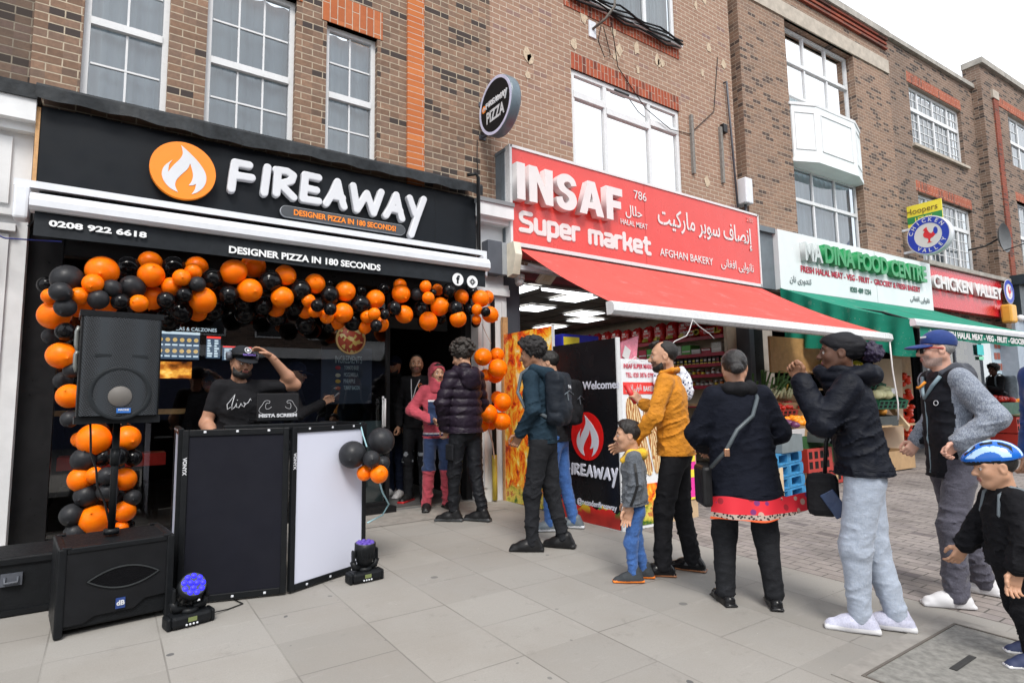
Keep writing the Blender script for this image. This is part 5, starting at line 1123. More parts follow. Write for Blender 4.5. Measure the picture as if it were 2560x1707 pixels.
# ================================================================= loudspeaker, subwoofer
M_spk = mat('speaker_black', (.006, .007, .0085), .55, var=.2, scale=30, bump=.25, bscale=220)
M_plst = mat('black_plastic', (.007, .008, .0095), .45, var=.15, scale=12)
def grille_mat():
    t = NT('metal_grille'); c = t.coord(); vo = t.n("ShaderNodeTexVoronoi"); vo.inputs['Scale'].default_value = 95; vo.inputs['Randomness'].default_value = 0
    t.l(t.coord(rot=(0, .5, 0)), vo.inputs['Vector']); f = t.rng(vo.outputs['Distance'], .35, .5)
    t.set(color=t.mix(f, (.004, .0045, .006), (.03, .036, .043)), rough=.5, metal=.3); t.bump(f, .6, .002); return t.m
M_gril = grille_mat()
sw = empty('subwoofer', 'big scuffed black subwoofer cabinet standing on the slabs beside the booth', 'subwoofer', (.075, 4.3, gz(4.3)), .1)
MB().box((-.27, -.22, .03), (.27, .24, .455), .012).build('cabinet', M_spk, sw)
mb = MB(); mb.box((-.275, -.245, 0), (-.235, .245, .462), .008); mb.box((.235, -.245, 0), (.275, .245, .462), .008); mb.box((-.235, -.243, .43), (.235, -.2, .462), .006); mb.build('edge_trim', M_plst, sw)
fp = [(-.235, .055), (-.15, .055), (-.1, .085), (.08, .085), (.135, .13), (.235, .135), (.235, .43), (-.235, .43)]
MB().prism(fp, -.236, -.215, 'xz').build('front_baffle', mat('baffle_black', (.007, .0075, .009), .55, var=.25, scale=8), sw)
def lens_loop(w, h, n=16): return [(-w+2*w*i/n, h*(1-(2*i/n-1)**2)) for i in range(n+1)]+[(w-2*w*i/n, -h*(1-(2*i/n-1)**2)) for i in range(1, n)]
vn = put(poly_mesh([[(x, y) for x, y in lens_loop(.165, .055)]], .002), 'bass_port', mat('port_mesh', (.003, .003, .004), .7, bump=.5, bscale=180, spec=.1), sw, frame_y((.03, -.239, .27)))
put(poly_mesh([lens_loop(.172, .06), lens_loop(.162, .053)], .004), 'port_rim', mat('worn_edge', (.03, .034, .036), .4), sw, frame_y((.03, -.241, .27)))
bd = MB().box((-.005, -.245, .1), (.04, -.236, .155)).build('badge', mat('badge_blue', (.02, .05, .2), .4), sw); text('badge_letters', 'dB', .026, M_swht, bd, frame_y((.018, -.247, .118)), bold=.05, ex=.001)
mb = MB(); [mb.box((sx*.25-.03*(sx > 0)-.005, y-.005, .455), (sx*.25+.03*(sx < 0)+.005, y+.03, .468), .004) for sx in (-1, 1) for y in (-.24, .21)]; each(mb, 'corner_protector', M_plst, sw)
sp = empty('loudspeaker', 'large black loudspeaker with wire mesh front on a pole in front of the balloons', 'loudspeaker', (.055, 4.3, 1.2+.02), .06)
out = [(-.2, -.14), (.2, -.14), (.2, .08), (.12, .22), (-.12, .22), (-.2, .08)]
MB().prism(out, .02, .635, 'xy').build('cabinet', M_spk, sp)
mb = MB()
o2 = [(x*1.045, y*1.05) for x, y in out]; mb.prism(o2, .615, .65, 'xy'); mb.prism(o2, -.005, .035, 'xy'); each(mb, 'end_cap', M_plst, sp)
mb = MB(); n = 20
for i in range(n):
    xa, xb = -.19+.38*i/n, -.19+.38*(i+1)/n; g = lambda x: -.165-.012*math.cos(x/.19*PI/2)
    mb.add([(xa, g(xa), .04), (xb, g(xb), .04), (xb, g(xb), .61), (xa, g(xa), .61)], [(0, 1, 2, 3)], True)
mb.quad((-.19, -.14, .04), (-.19, -.165, .04), (-.19, -.165, .61), (-.19, -.14, .61)); mb.quad((.19, -.165, .04), (.19, -.14, .04), (.19, -.14, .61), (.19, -.165, .61))
gr_ = mb.build('grille', M_gril, sp)
MB().lathe([(0, -.003), (.058, 0), (.06, .003), (0, .003)], (.0, -.1805, .15), 'y', 24, False).build('dust_cap', mat('cone_cap_grey', (.12, .11, .1), .6), gr_)
MB().lathe([(.135, 0), (.14, -.002), (.15, -.002), (.155, 0)], (.0, -.1775, .17), 'y', 32, False).build('cone_ring', mat('cone_ring', (.014, .017, .02), .6), gr_)
MB().box((-.13, -.176, .38), (.13, -.174, .395)).build('horn_edge', mat('cone_ring', (.014, .017, .02), .6), gr_)
bg_ = MB().box((-.015, -.186, .055), (.055, -.178, .082)).build('badge', mat('badge_blue_bright', (.03, .15, .5), .4), sp); text('badge_letters', 'MACKIE', .011, M_swht, bg_, frame_y((.02, -.188, .068)), bold=.05, ex=.001)
mb = MB(); mb.tube([(-.205, .02, .42), (-.215, .02, .46), (-.215, .02, .54), (-.205, .02, .57)], .012, 8); mb.tube([(-.205, .0, .3), (-.215, .0, .33), (-.215, .0, .4), (-.205, .0, .42)], .012, 8); mb.build('handle', mat('worn_handle', (.2, .21, .2), .35, .4), sp)
po_ = empty('speaker_pole', 'black steel pole between the subwoofer and the loudspeaker', 'speaker pole', (.06, 4.31, gz(4.3)+.468))
MB().tube([(0, 0, 0), (0, 0, .665)], .019, 14).build('tube', M_plst, po_); MB().tube([(0, 0, .4), (0, 0, .5)], .026, 14).build('collar', M_plst, po_); MB().tube([(0, 0, 0), (0, 0, .03)], .04, 14).build('foot', M_plst, po_)
tag(MB().tube([(-.07, 4.2, 1.225), (-.065, 4.22, 1.15), (-.06, 4.24, 1.05), (-.03, 4.25, .95), (-.02, 4.28, .85), (.02, 4.3, .75), (.05, 4.32, .62), (.07, 4.33, .56)], .006, 6).build('speaker_cable', M_blk), 'black cable hanging from the loudspeaker down to the subwoofer', 'cable')
# low black case by the left pilaster
fc = empty('storage_case', 'long low black case with metal catches beside the left white pilaster', 'case')
MB().box((-1.9, 4.62, .1), (-.2, 5.06, .44), .015).build('box', M_spk, fc); mb = MB(); mb.box((-1.9, 4.605, .4), (-.2, 4.62, .43)); mb.box((-1.9, 4.605, .11), (-.2, 4.62, .14)); mb.build('edge_trim', M_plst, fc)
mb = MB(); mb.box((-.46, 4.6, .28), (-.36, 4.625, .35)); mb.tube([(-.44, 4.6, .33), (-.44, 4.585, .3), (-.38, 4.585, .3), (-.38, 4.6, .33)], .008, 6); mb.build('catch', M_dgrey, fc)
# ================================================================= DJ booth
M_scrim = mat('black_scrim', (.006, .0065, .012), .75, var=.15, scale=3); M_wscrim = mat('white_scrim', (.62, .64, .75), .8, var=.015, scale=2)
bo = empty('dj_booth', 'folding DJ booth with one black and one white fabric front panel', 'DJ booth')
def bpanel(a, b, scrim, label=None, flip=False):
    a, b = Vector((a[0], a[1], 0)), Vector((b[0], b[1], 0)); d = b-a; w = d.length; d.normalize(); n_ = Vector((d.y, -d.x, 0))
    M_ = Matrix((d, -n_, Vector((0, 0, 1)))).transposed().to_4x4(); M_.translation = (a.x, a.y, gz((a.y+b.y)/2)+.012)
    H_ = 1.055; mb = MB(); mb.T = M_
    mb.box((0, -.016, 0), (.035, .016, H_), .004); mb.box((w-.035, -.016, 0), (w, .016, H_), .004); mb.box((.035, -.016, 0), (w-.035, .016, .04), .004); mb.box((.035, -.016, H_-.04), (w-.035, .016, H_), .004)
    fr = mb.build('panel_frame', M_plst, bo)
    mb = MB(); mb.T = M_; mb.quad((.02, -.006, .02), (w-.02, -.006, .02), (w-.02, -.006, H_-.02), (.02, -.006, H_-.02)); mb.build('fabric', scrim, fr)
    mb = MB(); mb.T = M_
    for i in range(3):
        for z in (.012, H_-.022): mb.box((w*(.2+.3*i)-.008, -.02, z), (w*(.2+.3*i)+.008, -.015, z+.014), .003)
    mb.build('clip', M_alw, fr)
    return fr, M_, H_, w
p1 = bpanel((.41, 4.25), (1.01, 4.08), M_scrim); p2 = bpanel((1.025, 4.075), (1.63, 4.34), M_wscrim); p3 = bpanel((.435, 4.95), (.4, 4.27), M_wscrim); p4 = bpanel((1.62, 4.36), (1.5, 5.02), M_scrim)
for (fr, M_, H_, w), x in ((p1, .018), (p2, .018)):
    text('maker_name', 'VONYX', .022, M_swht, fr, M_ @ Matrix(((0, 0, 0, 0), (0, 0, -1, 0), (0, 0, 0, 0), (0, 0, 0, 1))).to_4x4() if False else M_ @ frame_y((x-.011, -.0175, H_-.17), (0, 0, -1), (1, 0, 0)), bold=.04, ex=.0006, align='LEFT')
# table, controller, laptop
dt = empty('dj_table', 'black folding table hidden inside the DJ booth', 'table', (1.0, 4.72, gz(4.7)))
MB().box((-.55, -.25, .84), (.5, .25, .87), .006).build('tabletop', M_plst, dt)
for x in (-.5, .45):
    for y in (-.2, .2): MB().cyl((x, y, 0), (x, y, .84), .018, 8).build('leg', M_plst, dt)
ct = empty('dj_controller', 'black DJ controller with a raised lid edge on the booth table', 'DJ controller', (1.02, 4.64, gz(4.7)+.872), .03)
MB().box((-.38, -.14, 0), (.38, .16, .07), .012).build('body', M_plst, ct); mb = MB(); mb.box((-.36, -.21, .15), (.42, -.17, .2), .008); mb.box((-.38, -.2, .0), (-.34, .1, .17), .008); mb.build('raised_lid', M_spk, ct)
mb = MB(); [mb.cyl((-.3+.1*i, .02+.06*k, .07), (-.3+.1*i, .02+.06*k, .09), .014, 10) for i in range(7) for k in range(2)]; mb.build('knob', M_dgrey, ct)
lt = empty('laptop', 'open black laptop with white line drawing and MISTA SCREEM on its lid', 'laptop', (1.06, 4.62, 1.18), .06)
lid = MB().box((-.15, .0, .03), (.15, .012, .215), .004).build('lid', mat('laptop_black', (.02, .02, .022), .35), lt)
MB().box((-.15, .0, .01), (.15, .22, .028), .004).build('keyboard_base', M_plst, lt); mb = MB(); mb.box((-.12, .02, -.2), (-.1, .2, .01)); mb.box((.1, .02, -.2), (.12, .2, .01)); mb.build('stand', M_plst, lt)
text('lid_lettering', 'MISTA SCREEM', .024, M_swht, lid, frame_y((0, -.003, .04)), width=.275, bold=.07, ex=.001)
def armline(s): return smooth_loop([(s*x, y) for x, y in ((.03, .035), (.08, .028), (.13, .045), (.135, .07), (.115, .1), (.1, .125), (.08, .132), (.062, .125), (.066, .112), (.085, .112), (.092, .09), (.085, .07), (.06, .075), (.04, .09))], 4)[:-5]
me = strokes_mesh([armline(-1), armline(1)], .0028); put(me, 'lid_drawing', M_swht, lid, frame_y((0, -.003, .03)))
# ================================================================= moving head stage lights
M_led_b = emat('blue_led', (.012, .008, 1.0), 1.6); M_led_d = emat('dim_led', (.1, .04, .45), .6)
def moving_head(label, loc, rz, tilt, led):
    r = empty('stage_light', label, 'stage light', loc, rz, 'moving head stage lights on the pavement')
    mb = MB(); mb.box((-.105, -.06, .005), (.105, .06, .075), .02); mb.build('base', M_plst, r)
    mb = MB(); mb.box((-.125, -.05, .0), (-.1, .05, .07), .012); mb.box((.1, -.05, .0), (.125, .05, .07), .012); mb.build('foot', M_spk, r)
    sc_ = MB().box((-.022, -.0655, .034), (.022, -.059, .056)).build('display', emat('lcd_green', (.35, .42, .12), .25), r)
    mb = MB(); [mb.cyl((-.03+.018*i, -.058, .02), (-.03+.018*i, -.067, .02), .0055, 8) for i in range(4)]; mb.build('button', M_alw, r)
    mb = MB(); mb.lathe([(0, .07), (.05, .07), (.045, .095), (0, .1)], n=20)
    for s in (-1, 1): mb.box((s*.075, -.025, .13), (s*.093, .025, .215), .012); mb.tube([(s*.02, 0, .09), (s*.075, 0, .1), (s*.085, 0, .14)], .022, 10)
    mb.build('yoke', M_plst, r)
    Mh = Matrix.Translation((0, 0, .19)) @ Matrix.Rotation(tilt, 4, 'X')
    mb = MB(); mb.T = Mh; mb.lathe([(0, -.085), (.045, -.085), (.058, -.05), (.07, .02), (.072, .065), (.06, .068), (0, .06)], n=28); hd_ = mb.build('head', M_plst, r)
    mb = MB(); mb.T = Mh; mb.lathe([(0, .0615), (.062, .0695), (.066, .069), (.066, .06), (0, .06)], n=28); mb.build('lens_plate', mat('lens_plate', (.04, .045, .08), .5), hd_)
    for i in range(12):
        a, q = (i*2*PI/3+.3, .019) if i < 3 else ((i-3)*2*PI/9, .049)
        mb = MB(); mb.T = Mh; mb.lathe([(0, .078), (.008, .077), (.0135, .073), (.0145, .066)], (q*math.cos(a), q*math.sin(a), 0), n=10, caps=False); mb.build('lens', led, hd_)
    mb = MB(); mb.T = Mh
    for i in range(18):
        a = 2*PI*i/18; mb.box((.066*math.cos(a)-.004, .066*math.sin(a)-.004, -.03), (.066*math.cos(a)+.004, .066*math.sin(a)+.004, .04))
    mb.build('cooling_fin', M_spk, hd_)
    return r
moving_head('moving head light with bright blue LEDs aimed at the viewer', (.44, 3.89, gz(3.88)), .2, .95, M_led_b)
moving_head('moving head light aimed straight up beside the white booth panel', (1.53, 4.06, gz(4.05)), .05, .08, M_led_d)
tag(MB().tube([(.56, 3.95, gz(3.95)+.02), (.66, 4.0, gz(4)+.006), (.75, 4.05, gz(4.05)+.006), (.72, 4.15, gz(4.15)+.006)], .004, 6).build('power_cable', M_blk), 'thin black cable trailing from the blue stage light under the booth', 'cable')
# ================================================================= printed boards along the edge of the supermarket
def fire_mat():
    t = NT('flame_print'); c = t.coord(); cc = t.coord(scale=(1, 1.15, .8), rot=(.5, 0, 0)); n1 = t.noise(cc, 6.5, 8, .7, .7)
    s = t.sep(c); lowg = t.rng(t.math('ADD', s[2], t.math('MULTIPLY', t.noise(c, 5, 4), .5)), .62, .52)
    fl = t.ramp(n1, [(.3, (.01, .004, .003)), (.37, (.3, .015, .004)), (.43, (.78, .06, .005)), (.5, (.95, .3, .01)), (.57, (.95, .65, .06)), (.66, (.95, .92, .65))])
    pz = t.ramp(t.noise(c, 11, 6, .6), [(.35, (.03, .12, .01)), (.45, (.5, .45, .05)), (.55, (.75, .6, .12)), (.62, (.45, .05, .01)), (.75, (.85, .75, .4))])
    t.set(color=t.mix(lowg, fl, pz), rough=.3); return t.m
fb = empty('flame_board', 'tall printed hoarding board of orange flames behind the backpack wearers', 'hoarding board')
MB().box((4.0, 5.03, .13), (4.03, 6.0, 2.13)).build('board_panel', fire_mat(), fb); mb = MB(); mb.box((4.0, 5.015, .12), (4.032, 5.03, 2.135)); mb.build('edge_strip', M_upvc, fb)
kb_ = empty('welcome_board', 'black printed hoarding board with a red flame disc and white FIREAWAY lettering', 'hoarding board')
MB().box((4.0, 4.05, .095), (4.03, 5.01, 1.9)).build('board_panel', mat('board_black', (.01, .01, .012), .25, var=.2, scale=2), kb_)
mb = MB(); mb.box((3.997, 4.035, .09), (4.045, 4.05, 1.905)); mb.box((3.997, 4.05, .085), (4.03, 5.01, .098)); mb.build('edge_strip', M_upvc, kb_)
MX = lambda y, z: frame_y((3.9965, y, z), (0, -1, 0))
M_lilac = mat('print_white', (.68, .7, .8), .4, var=.02)
pw = WX(*Q7(913, 1072), 4.0); pw2 = WX(*Q7(672, 1078), 4.0); pw3 = WX(*Q7(672, 1028), 4.0); hcap = pw3.z-pw2.z
text('lettering', 'Welcomes', hcap*1.05, M_lilac, kb_, MX(pw2.y, (pw.z+pw2.z)/2), width=pw2.y-pw.y, align='LEFT', bold=.03, ex=.001)
text('lettering', 'Neasden', hcap*1.05, M_lilac, kb_, MX(pw2.y+.045, (pw.z+pw2.z)/2), width=(pw2.y-pw.y)*.86, align='RIGHT', bold=.03, ex=.001)
q = WX(*Q7(700, 1385), 4.0); rd_ = (WX(*Q7(700, 1228), 4.0)-q).z
dd = disc(kb_, MX(q.y, q.z), rd_, mat('print_red', (.75, .012, .012), .35), .001, 'flame_disc'); flame(dd, MX(q.y, q.z) @ Matrix.Translation((0, 0, .002)), rd_*1.02, M_lilac, .001)
Q11 = lambda x, y: (1200+x/2.387, 1050+y/2.387)
a = WX(*Q11(512, 322), 4.0); b = WX(*Q11(800, 358), 4.0); fire_word(kb_, MX(a.y, a.z-.02) @ Matrix.Translation((0, .03, -.004)), a.y+.03-4.11, M_lilac, .008, .004)
a = WX(*Q11(582, 494), 4.0); b = WX(*Q11(820, 524), 4.0); text('lettering', '@neasdenfireaway', .055, M_lilac, kb_, MX(a.y, a.z), width=a.y-4.1, align='LEFT', bold=.03, ex=.001)
for i, (x, y) in enumerate(((517, 462), (549, 465), (490, 460))):
    q = WX(*Q11(x, y), 4.0); s_ = .034
    ic = put(poly_mesh([[(-s_, -s_), (s_, -s_), (s_, s_), (-s_, s_)]], .001), 'social_icon', mat('print_red', (.75, .012, .012)), kb_, MX(q.y, q.z))
    if i == 0: put(poly_mesh([disc_loop(.02, 16), disc_loop(.013, 16)], .001), 'icon_mark', M_blk, ic, MX(q.y, q.z) @ Matrix.Translation((0, 0, .002)))
    elif i == 1: put(poly_mesh([smooth_loop([(-.022, -.012), (.0, -.02), (.018, -.002), (.024, .012, 1), (.006, .018), (-.004, .006), (-.022, .014, 1), (-.018, -.002)], 3)], .001), 'icon_mark', M_blk, ic, MX(q.y, q.z) @ Matrix.Translation((0, 0, .002)))
    else: text('icon_mark', 'f', .04, M_blk, ic, MX(q.y, q.z-.02) @ Matrix.Translation((0, 0, .002)), bold=.04, ex=.001)
t = NT('pepper_print'); c = t.coord(); s = t.sep(c); vo = t.n("ShaderNodeTexVoronoi"); vo.inputs['Scale'].default_value = 11; t.l(c, vo.inputs['Vector'])
pep = t.ramp(t.sep(vo.outputs['Color'])[0], [(0, (.65, .02, .015)), (.4, (.03, .22, .03)), (.55, (.7, .5, .02)), (.75, (.6, .05, .02)), (.9, (.7, .25, .02))], 'CONSTANT')
t.set(color=t.mix(t.rng(s[2], .19, .26), t.ramp(t.noise(c, 4, 3), [(.3, (.25, .01, .008)), (.7, (.55, .03, .02))]), pep), rough=.4)
mb = MB(); n = 24
for i in range(n):
    ya, yb = 5.0-.94*i/n, 5.0-.94*(i+1)/n; g = lambda y: .27+.02*math.sin(y*21)+.015*math.sin(y*47)
    mb.quad((3.996, ya, .1), (3.996, yb, .1), (3.996, yb, g(yb)), (3.996, ya, g(ya)))
mb.build('vegetable_print', t.m, kb_)
# bakery poster round the corner
bp_ = empty('bakery_poster', 'white bakery poster of two long flatbreads facing the street', 'poster')
MB().box((4.045, 4.03, .09), (4.56, 4.05, 1.7)).build('poster_panel', mat('poster_white', (.76, .78, .8), .3, var=.03), bp_)
MB().box((4.06, 4.0265, 1.36), (4.55, 4.029, 1.475)).build('red_band', mat('print_red_bright', (.78, .05, .04), .4), bp_)
MY = lambda x, z, d=0: frame_y((x, 4.025-d, z))
M_prt = mat('print_crimson', (.6, .04, .08), .4)
text('lettering', 'INSAF SUPER MARKET', .045, M_prt, bp_, MY(4.3, 1.61), width=.45, bold=.03, ex=.0006); text('lettering', 'TEL: 020 3876 0799', .045, M_prt, bp_, MY(4.3, 1.525), width=.4, bold=.02, ex=.0006)
text('lettering', 'BAKERY', .05, M_lw, bp_, MY(4.43, 1.39), width=.19, bold=.04, ex=.0006); text('script', arabic('نانوایی افغانی'), .055, M_lw, bp_, MY(4.2, 1.4), width=.22, bold=.02, ex=.0006)
t = NT('flatbread_print'); c = t.coord(); w = t.n("ShaderNodeTexWave"); w.inputs['Scale'].default_value = 7; w.inputs['Distortion'].default_value = 14; w.inputs['Detail'].default_value = 3; t.l(t.coord(rot=(0, .3, 0), scale=(1.6, 1, .6)), w.inputs['Vector'])
t.set(color=t.ramp(w.outputs[0], [(0, (.3, .09, .025)), (.4, (.5, .22, .06)), (.7, (.66, .42, .16)), (1, (.8, .68, .42))]), rough=.5); M_brd = t.m
def bread(pts, nm): return put(poly_mesh([smooth_loop(pts, 5)], .002), nm, M_brd, bp_, MY(0, 0))
bread([(4.1, 1.3), (4.16, 1.335), (4.24, 1.25), (4.3, 1.1), (4.38, .8), (4.42, .62), (4.36, .58), (4.24, .72), (4.14, .95), (4.09, 1.15)], 'bread_picture'); bread([(4.33, 1.24), (4.39, 1.28), (4.46, 1.22), (4.52, .95), (4.53, .65), (4.46, .6), (4.4, .85), (4.33, 1.1)], 'bread_picture')
MB().box((4.25, 4.024, .12), (4.55, 4.029, .5)).build('food_picture', t.m if False else fire_mat(), bp_)
# stall behind the boards
M_turf = mat('fake_turf', (.03, .11, .03), .95, var=.6, scale=120, bump=.8, bscale=260); M_ply = mat('plywood', (.5, .36, .22), .65, var=.15, scale=6)
st = empty('market_stall', 'plywood stall with fake turf top beside the black welcome board', 'market stall')
mb = MB(); mb.box((4.58, 4.06, .09), (5.12, 4.08, .93)); mb.box((5.1, 4.08, .09), (5.12, 5.4, .93)); mb.build('side_panel', M_ply, st); MB().box((4.05, 4.08, .93), (5.14, 5.4, .97)).build('top', M_turf, st)
mb = MB(); mb.box((4.08, 4.1, .97), (4.32, 4.9, 1.66)); mb.build('display_riser', M_turf, st)
pf = empty('poster', 'bright pink and yellow event poster on the plywood stall side', 'poster')
MB().box((4.8, 4.05, .28), (5.1, 4.058, .84)).build('poster_panel', mat('poster_pink', (.8, .04, .35), .4), pf)
mb = MB(); mb.box((4.82, 4.047, .5), (5.08, 4.05, .58)); mb.box((4.95, 4.0465, .66), (5.09, 4.0495, .8)); mb.box((4.8, 4.0475, .28), (5.1, 4.0495, .3)); mb.build('yellow_block', mat('poster_yellow', (.85, .7, .05), .4), pf); mb = MB(); mb.box((4.84, 4.0465, .33), (5.0, 4.0495, .47)); mb.box((4.83, 4.0465, .6), (4.94, 4.0495, .68)); mb.build('white_block', M_lw, pf)
text('lettering', 'SALE 6TH JUNE', .035, M_lw, pf, frame_y((4.95, 4.045, .61), (1, 0, .18)), width=.25, bold=.05, ex=.0006) if False else None
bx = empty('carton', 'blue and yellow printed carton standing behind the black welcome board', 'carton', (4.45, 5.15, 1.72))
MB().box((-.3, -.12, 0), (.25, .15, .33), .006).build('box', mat('carton_blue', (.02, .03, .42), .35), bx); MB().box((-.28, -.123, .2), (-.05, -.119, .3)).build('yellow_logo', mat('carton_yellow', (.85, .7, .05), .4), bx)
MB().box((-.32, -.14, -.75), (.27, .17, -.004)).build('display_stand', M_ply, bx)
M_cel = glass('pink_cellophane', (.95, .5, .6), 1.2, .15, .06)
cb_ = empty('gift_bag', 'pink cellophane bag with a white card on the turf riser', 'bag', (4.28, 4.22, 1.66))
MB().add([(-.1, -.05, .0), (.12, -.05, .0), (.12, .06, .0), (-.1, .06, .0), (-.06, -.03, .22), (.2, -.02, .3), (.2, .02, .3), (-.06, .03, .22)], [(0,3,2,1),(4,5,6,7),(0,1,5,4),(1,2,6,5),(2,3,7,6),(3,0,4,7)]).build('cellophane', mat('pink_film', (.75, .22, .3), .25, var=.25, scale=15, bump=.5, bscale=20), cb_)
MB().add([(-.08, -.056, .08), (.0, -.056, .03), (.05, -.05, .14), (-.03, -.05, .19)], [(0, 1, 2, 3)]).build('card', M_lw, cb_)
tag(MB().tube([(5.05, 3.96, 2.14), (5.0, 3.97, 2.02), (4.96, 3.98, 1.96), (4.8, 4.0, 1.9), (4.65, 4.0, 1.8), (4.5, 4.0, 1.72), (4.3, 4.0, 1.68), (4.2, 3.99, 1.72), (4.1, 3.99, 1.66)], .0045, 6).build('cord', M_lw), 'white cord running from the awning bar down to the bakery poster', 'cord')
tag(MB().tube([(5.05, 3.96, 2.13), (5.15, 3.95, 2.06), (5.3, 3.95, 2.0), (5.38, 3.95, 1.95)], .0045, 6).build('cord', M_lw), 'short loose white cord end hanging from the awning bar', 'cord')
M_dot = NT('dotted_film'); _c = M_dot.coord(); _v = M_dot.n("ShaderNodeTexVoronoi"); _v.inputs['Scale'].default_value = 34; M_dot.l(_c, _v.inputs['Vector'])
M_dot.set(color=M_dot.mix(M_dot.math('LESS_THAN', _v.outputs['Distance'], .33), (.75, .76, .82), (.03, .03, .1)), rough=.3); M_dot.bump(M_dot.noise(_c, 22, 3), .5, .02); M_dot = M_dot.m
for (lx, lab) in ((4.52, 'white bag with dark dots hanging beside the bakery poster'), (4.86, 'white dotted bag hanging behind the mustard shirt')):
    s = SDF((-.15, -.12, -.25), (.15, .12, .2), .012); s.ell((0, 0, 0), (.09, .07, .12), .03); s.ell((.03, 0, -.09), (.08, .06, .09), .03); s.ell((-.03, 0, .09), (.05, .05, .08), .03); s.warp(lambda P: vnoise(P, 25)*.012); v, F = s.mesh()
    tag(link_mesh('bag', np_mesh('bag', [(v, F, 0)], []), M_dot, loc=(lx, 3.95, 1.47)), lab, 'bag', 'dotted bags by the bakery poster')
# ================================================================= supermarket shelves
M_shr = mat('shelf_red', (.33, .012, .035), .4, var=.08); M_chr = mat('charcoal_bag_red', (.55, .02, .02), .3, var=.15, scale=10, bump=.4, bscale=18); M_chk = mat('bag_black', (.03, .02, .02), .4); M_yel = mat('pack_yellow', (.75, .6, .04), .4)
sh = empty('shelf_unit', 'tall red edged shelving along the right wall inside the supermarket', 'shelving')
XS, YS0, YS1 = 9.0, 6.42, 12.2
for z in (2.44, 2.13, 1.94, 1.745, 1.54, 1.2, .8, .4): 
    s_ = MB().box((XS+.01, YS0, z-.03), (9.34, YS1, z)).build('shelf', mat('shelf_cream', (.5, .42, .32), .6), sh); MB().box((XS-.012, YS0, z-.05), (XS+.01, YS1, z+.012)).build('price_rail', M_shr, s_)
mb = MB(); mb.box((9.02, 6.36, .15), (9.34, 6.42, 2.95)); mb.box((9.34, 6.36, .15), (9.36, YS1, 2.95)); mb.build('upright', mat('shelf_cream', (.5, .42, .32)), sh)
def bagmesh():
    s = SDF((-.2, -.25, -.03), (.2, .25, .42), .014); s.box((0, 0, .17), (.1, .13, .15), .06, .02); s.ell((0, 0, .33), (.03, .12, .05), .06); s.warp(lambda P: vnoise(P, 22, 3)*.01); v, F = s.mesh(); return np_mesh('charcoal_bag', [(v, F, 0)], [])
BG = bagmesh(); BG.materials.append(M_chr)
lbm = MB(); lbm.box((-.104, -.07, .2), (-.1, .07, .22)); lbm.box((-.106, -.06, .12), (-.1, .06, .14)); lbm.box((-.106, -.04, .24), (-.1, .04, .29)); lbm = lbm.mesh('bag_label'); lbm.materials.append(mat('bag_print_pale', (.7, .6, .55), .5))
ybm = MB(); [ybm.box((-.112, random.uniform(-.11, .08), random.uniform(.03, .1)), (-.1, random.uniform(-.08, .11), random.uniform(.04, .12))) for i in range(10)]; ybm = ybm.mesh('bag_print'); ybm.materials.append(M_yel)
for i in range(15):
    o = link_mesh('charcoal_bag', BG, [], loc=(9.16, 7.35+.31*i, 2.44), rz=random.uniform(-.12, .12)); o.scale = (1, 1, random.uniform(.98, 1.12))
    tag(o, 'red charcoal bag standing upright in the row on the top shelf', 'charcoal bag', 'upright charcoal bags on the top shelf')
    for m_ in (lbm, ybm): c_o = bpy.data.objects.new(m_.name, m_); COL.objects.link(c_o); c_o.parent = o
for i, (y, z, w, lab) in enumerate(((6.72, 2.445, .6, 'red charcoal sack lying flat, lower one nearest the doorway'), (6.62, 2.64, .5, 'red charcoal sack lying on top, nearest the doorway'), (7.18, 2.445, .3, 'red charcoal sack lying at the end of the upright bags'), (7.12, 2.64, .45, 'red charcoal sack on top, next to the upright bags'))):
    s = SDF((-.2, -.4, -.03), (.2, .4, .26), .014); s.box((0, 0, .1), (.13, w*.42, .085), .07, .02); s.warp(lambda P: vnoise(P, 18, i)*.014); v, F = s.mesh()
    o = tag(link_mesh('charcoal_sack', np_mesh('charcoal_sack', [(v, F, 0)], []), M_chr, loc=(9.14, y, z)), lab, 'charcoal sack')
    text('bag_lettering', 'Barbecue', .045, M_lw, o, frame_y((-.138, .0, .11), (0, -1, 0)), bold=.05, ex=.001); text('bag_lettering', 'Charcoal', .045, M_lw, o, frame_y((-.138, .0, .05), (0, -1, 0)), bold=.05, ex=.001)
    mb = MB(); [mb.box((-.142, -.2+random.uniform(-.05, .07), .04+random.uniform(0, .1)), (-.12, -.17+random.uniform(-.05, .07), .06+random.uniform(0, .1))) for k in range(7)]; mb.build('bag_print', M_yel, o)
random.seed(9)
def packs(y0, y1, z, dy, mk, name, label, cat, grp):
    y = y0
    while y < y1:
        mk(y, z, name, label, cat, grp); y += dy*random.uniform(.95, 1.15)
def carton(y, z, name, label, cat, grp):
    colr = random.choice([(.08, .35, .05), (.4, .02, .05), (.6, .45, .05), (.5, .5, .48)]); o = MB().box((9.03, y, z+.002), (9.3, y+.2, z+random.choice((.1, .19)))).build(name, mat('pack%s' % (colr,), colr, .4, var=.2, scale=40), None)
    tag(o, label, cat, grp); MB().box((9.026, y+.01, z+.06), (9.03, y+.19, z+.085)).build('white_band', M_lw, o)
packs(6.5, 10.5, 2.13, .22, carton, 'carton', 'small printed carton on the second red shelf', 'carton', 'cartons on the second shelf')
def packet(y, z, name, label, cat, grp):
    r = empty(name, label, cat, (9.08, y, z+.001), 0, grp); MB().box((-.03, -.035, 0), (.03, .035, .135), .01).build('packet', M_chk, r); MB().box((-.034, -.034, .005), (-.029, .034, .03)).build('yellow_band', M_yel, r); MB().box((-.034, -.025, .06), (-.029, .025, .09)).build('paper_label', random.choice([M_lw, M_shr, M_yel]), r)
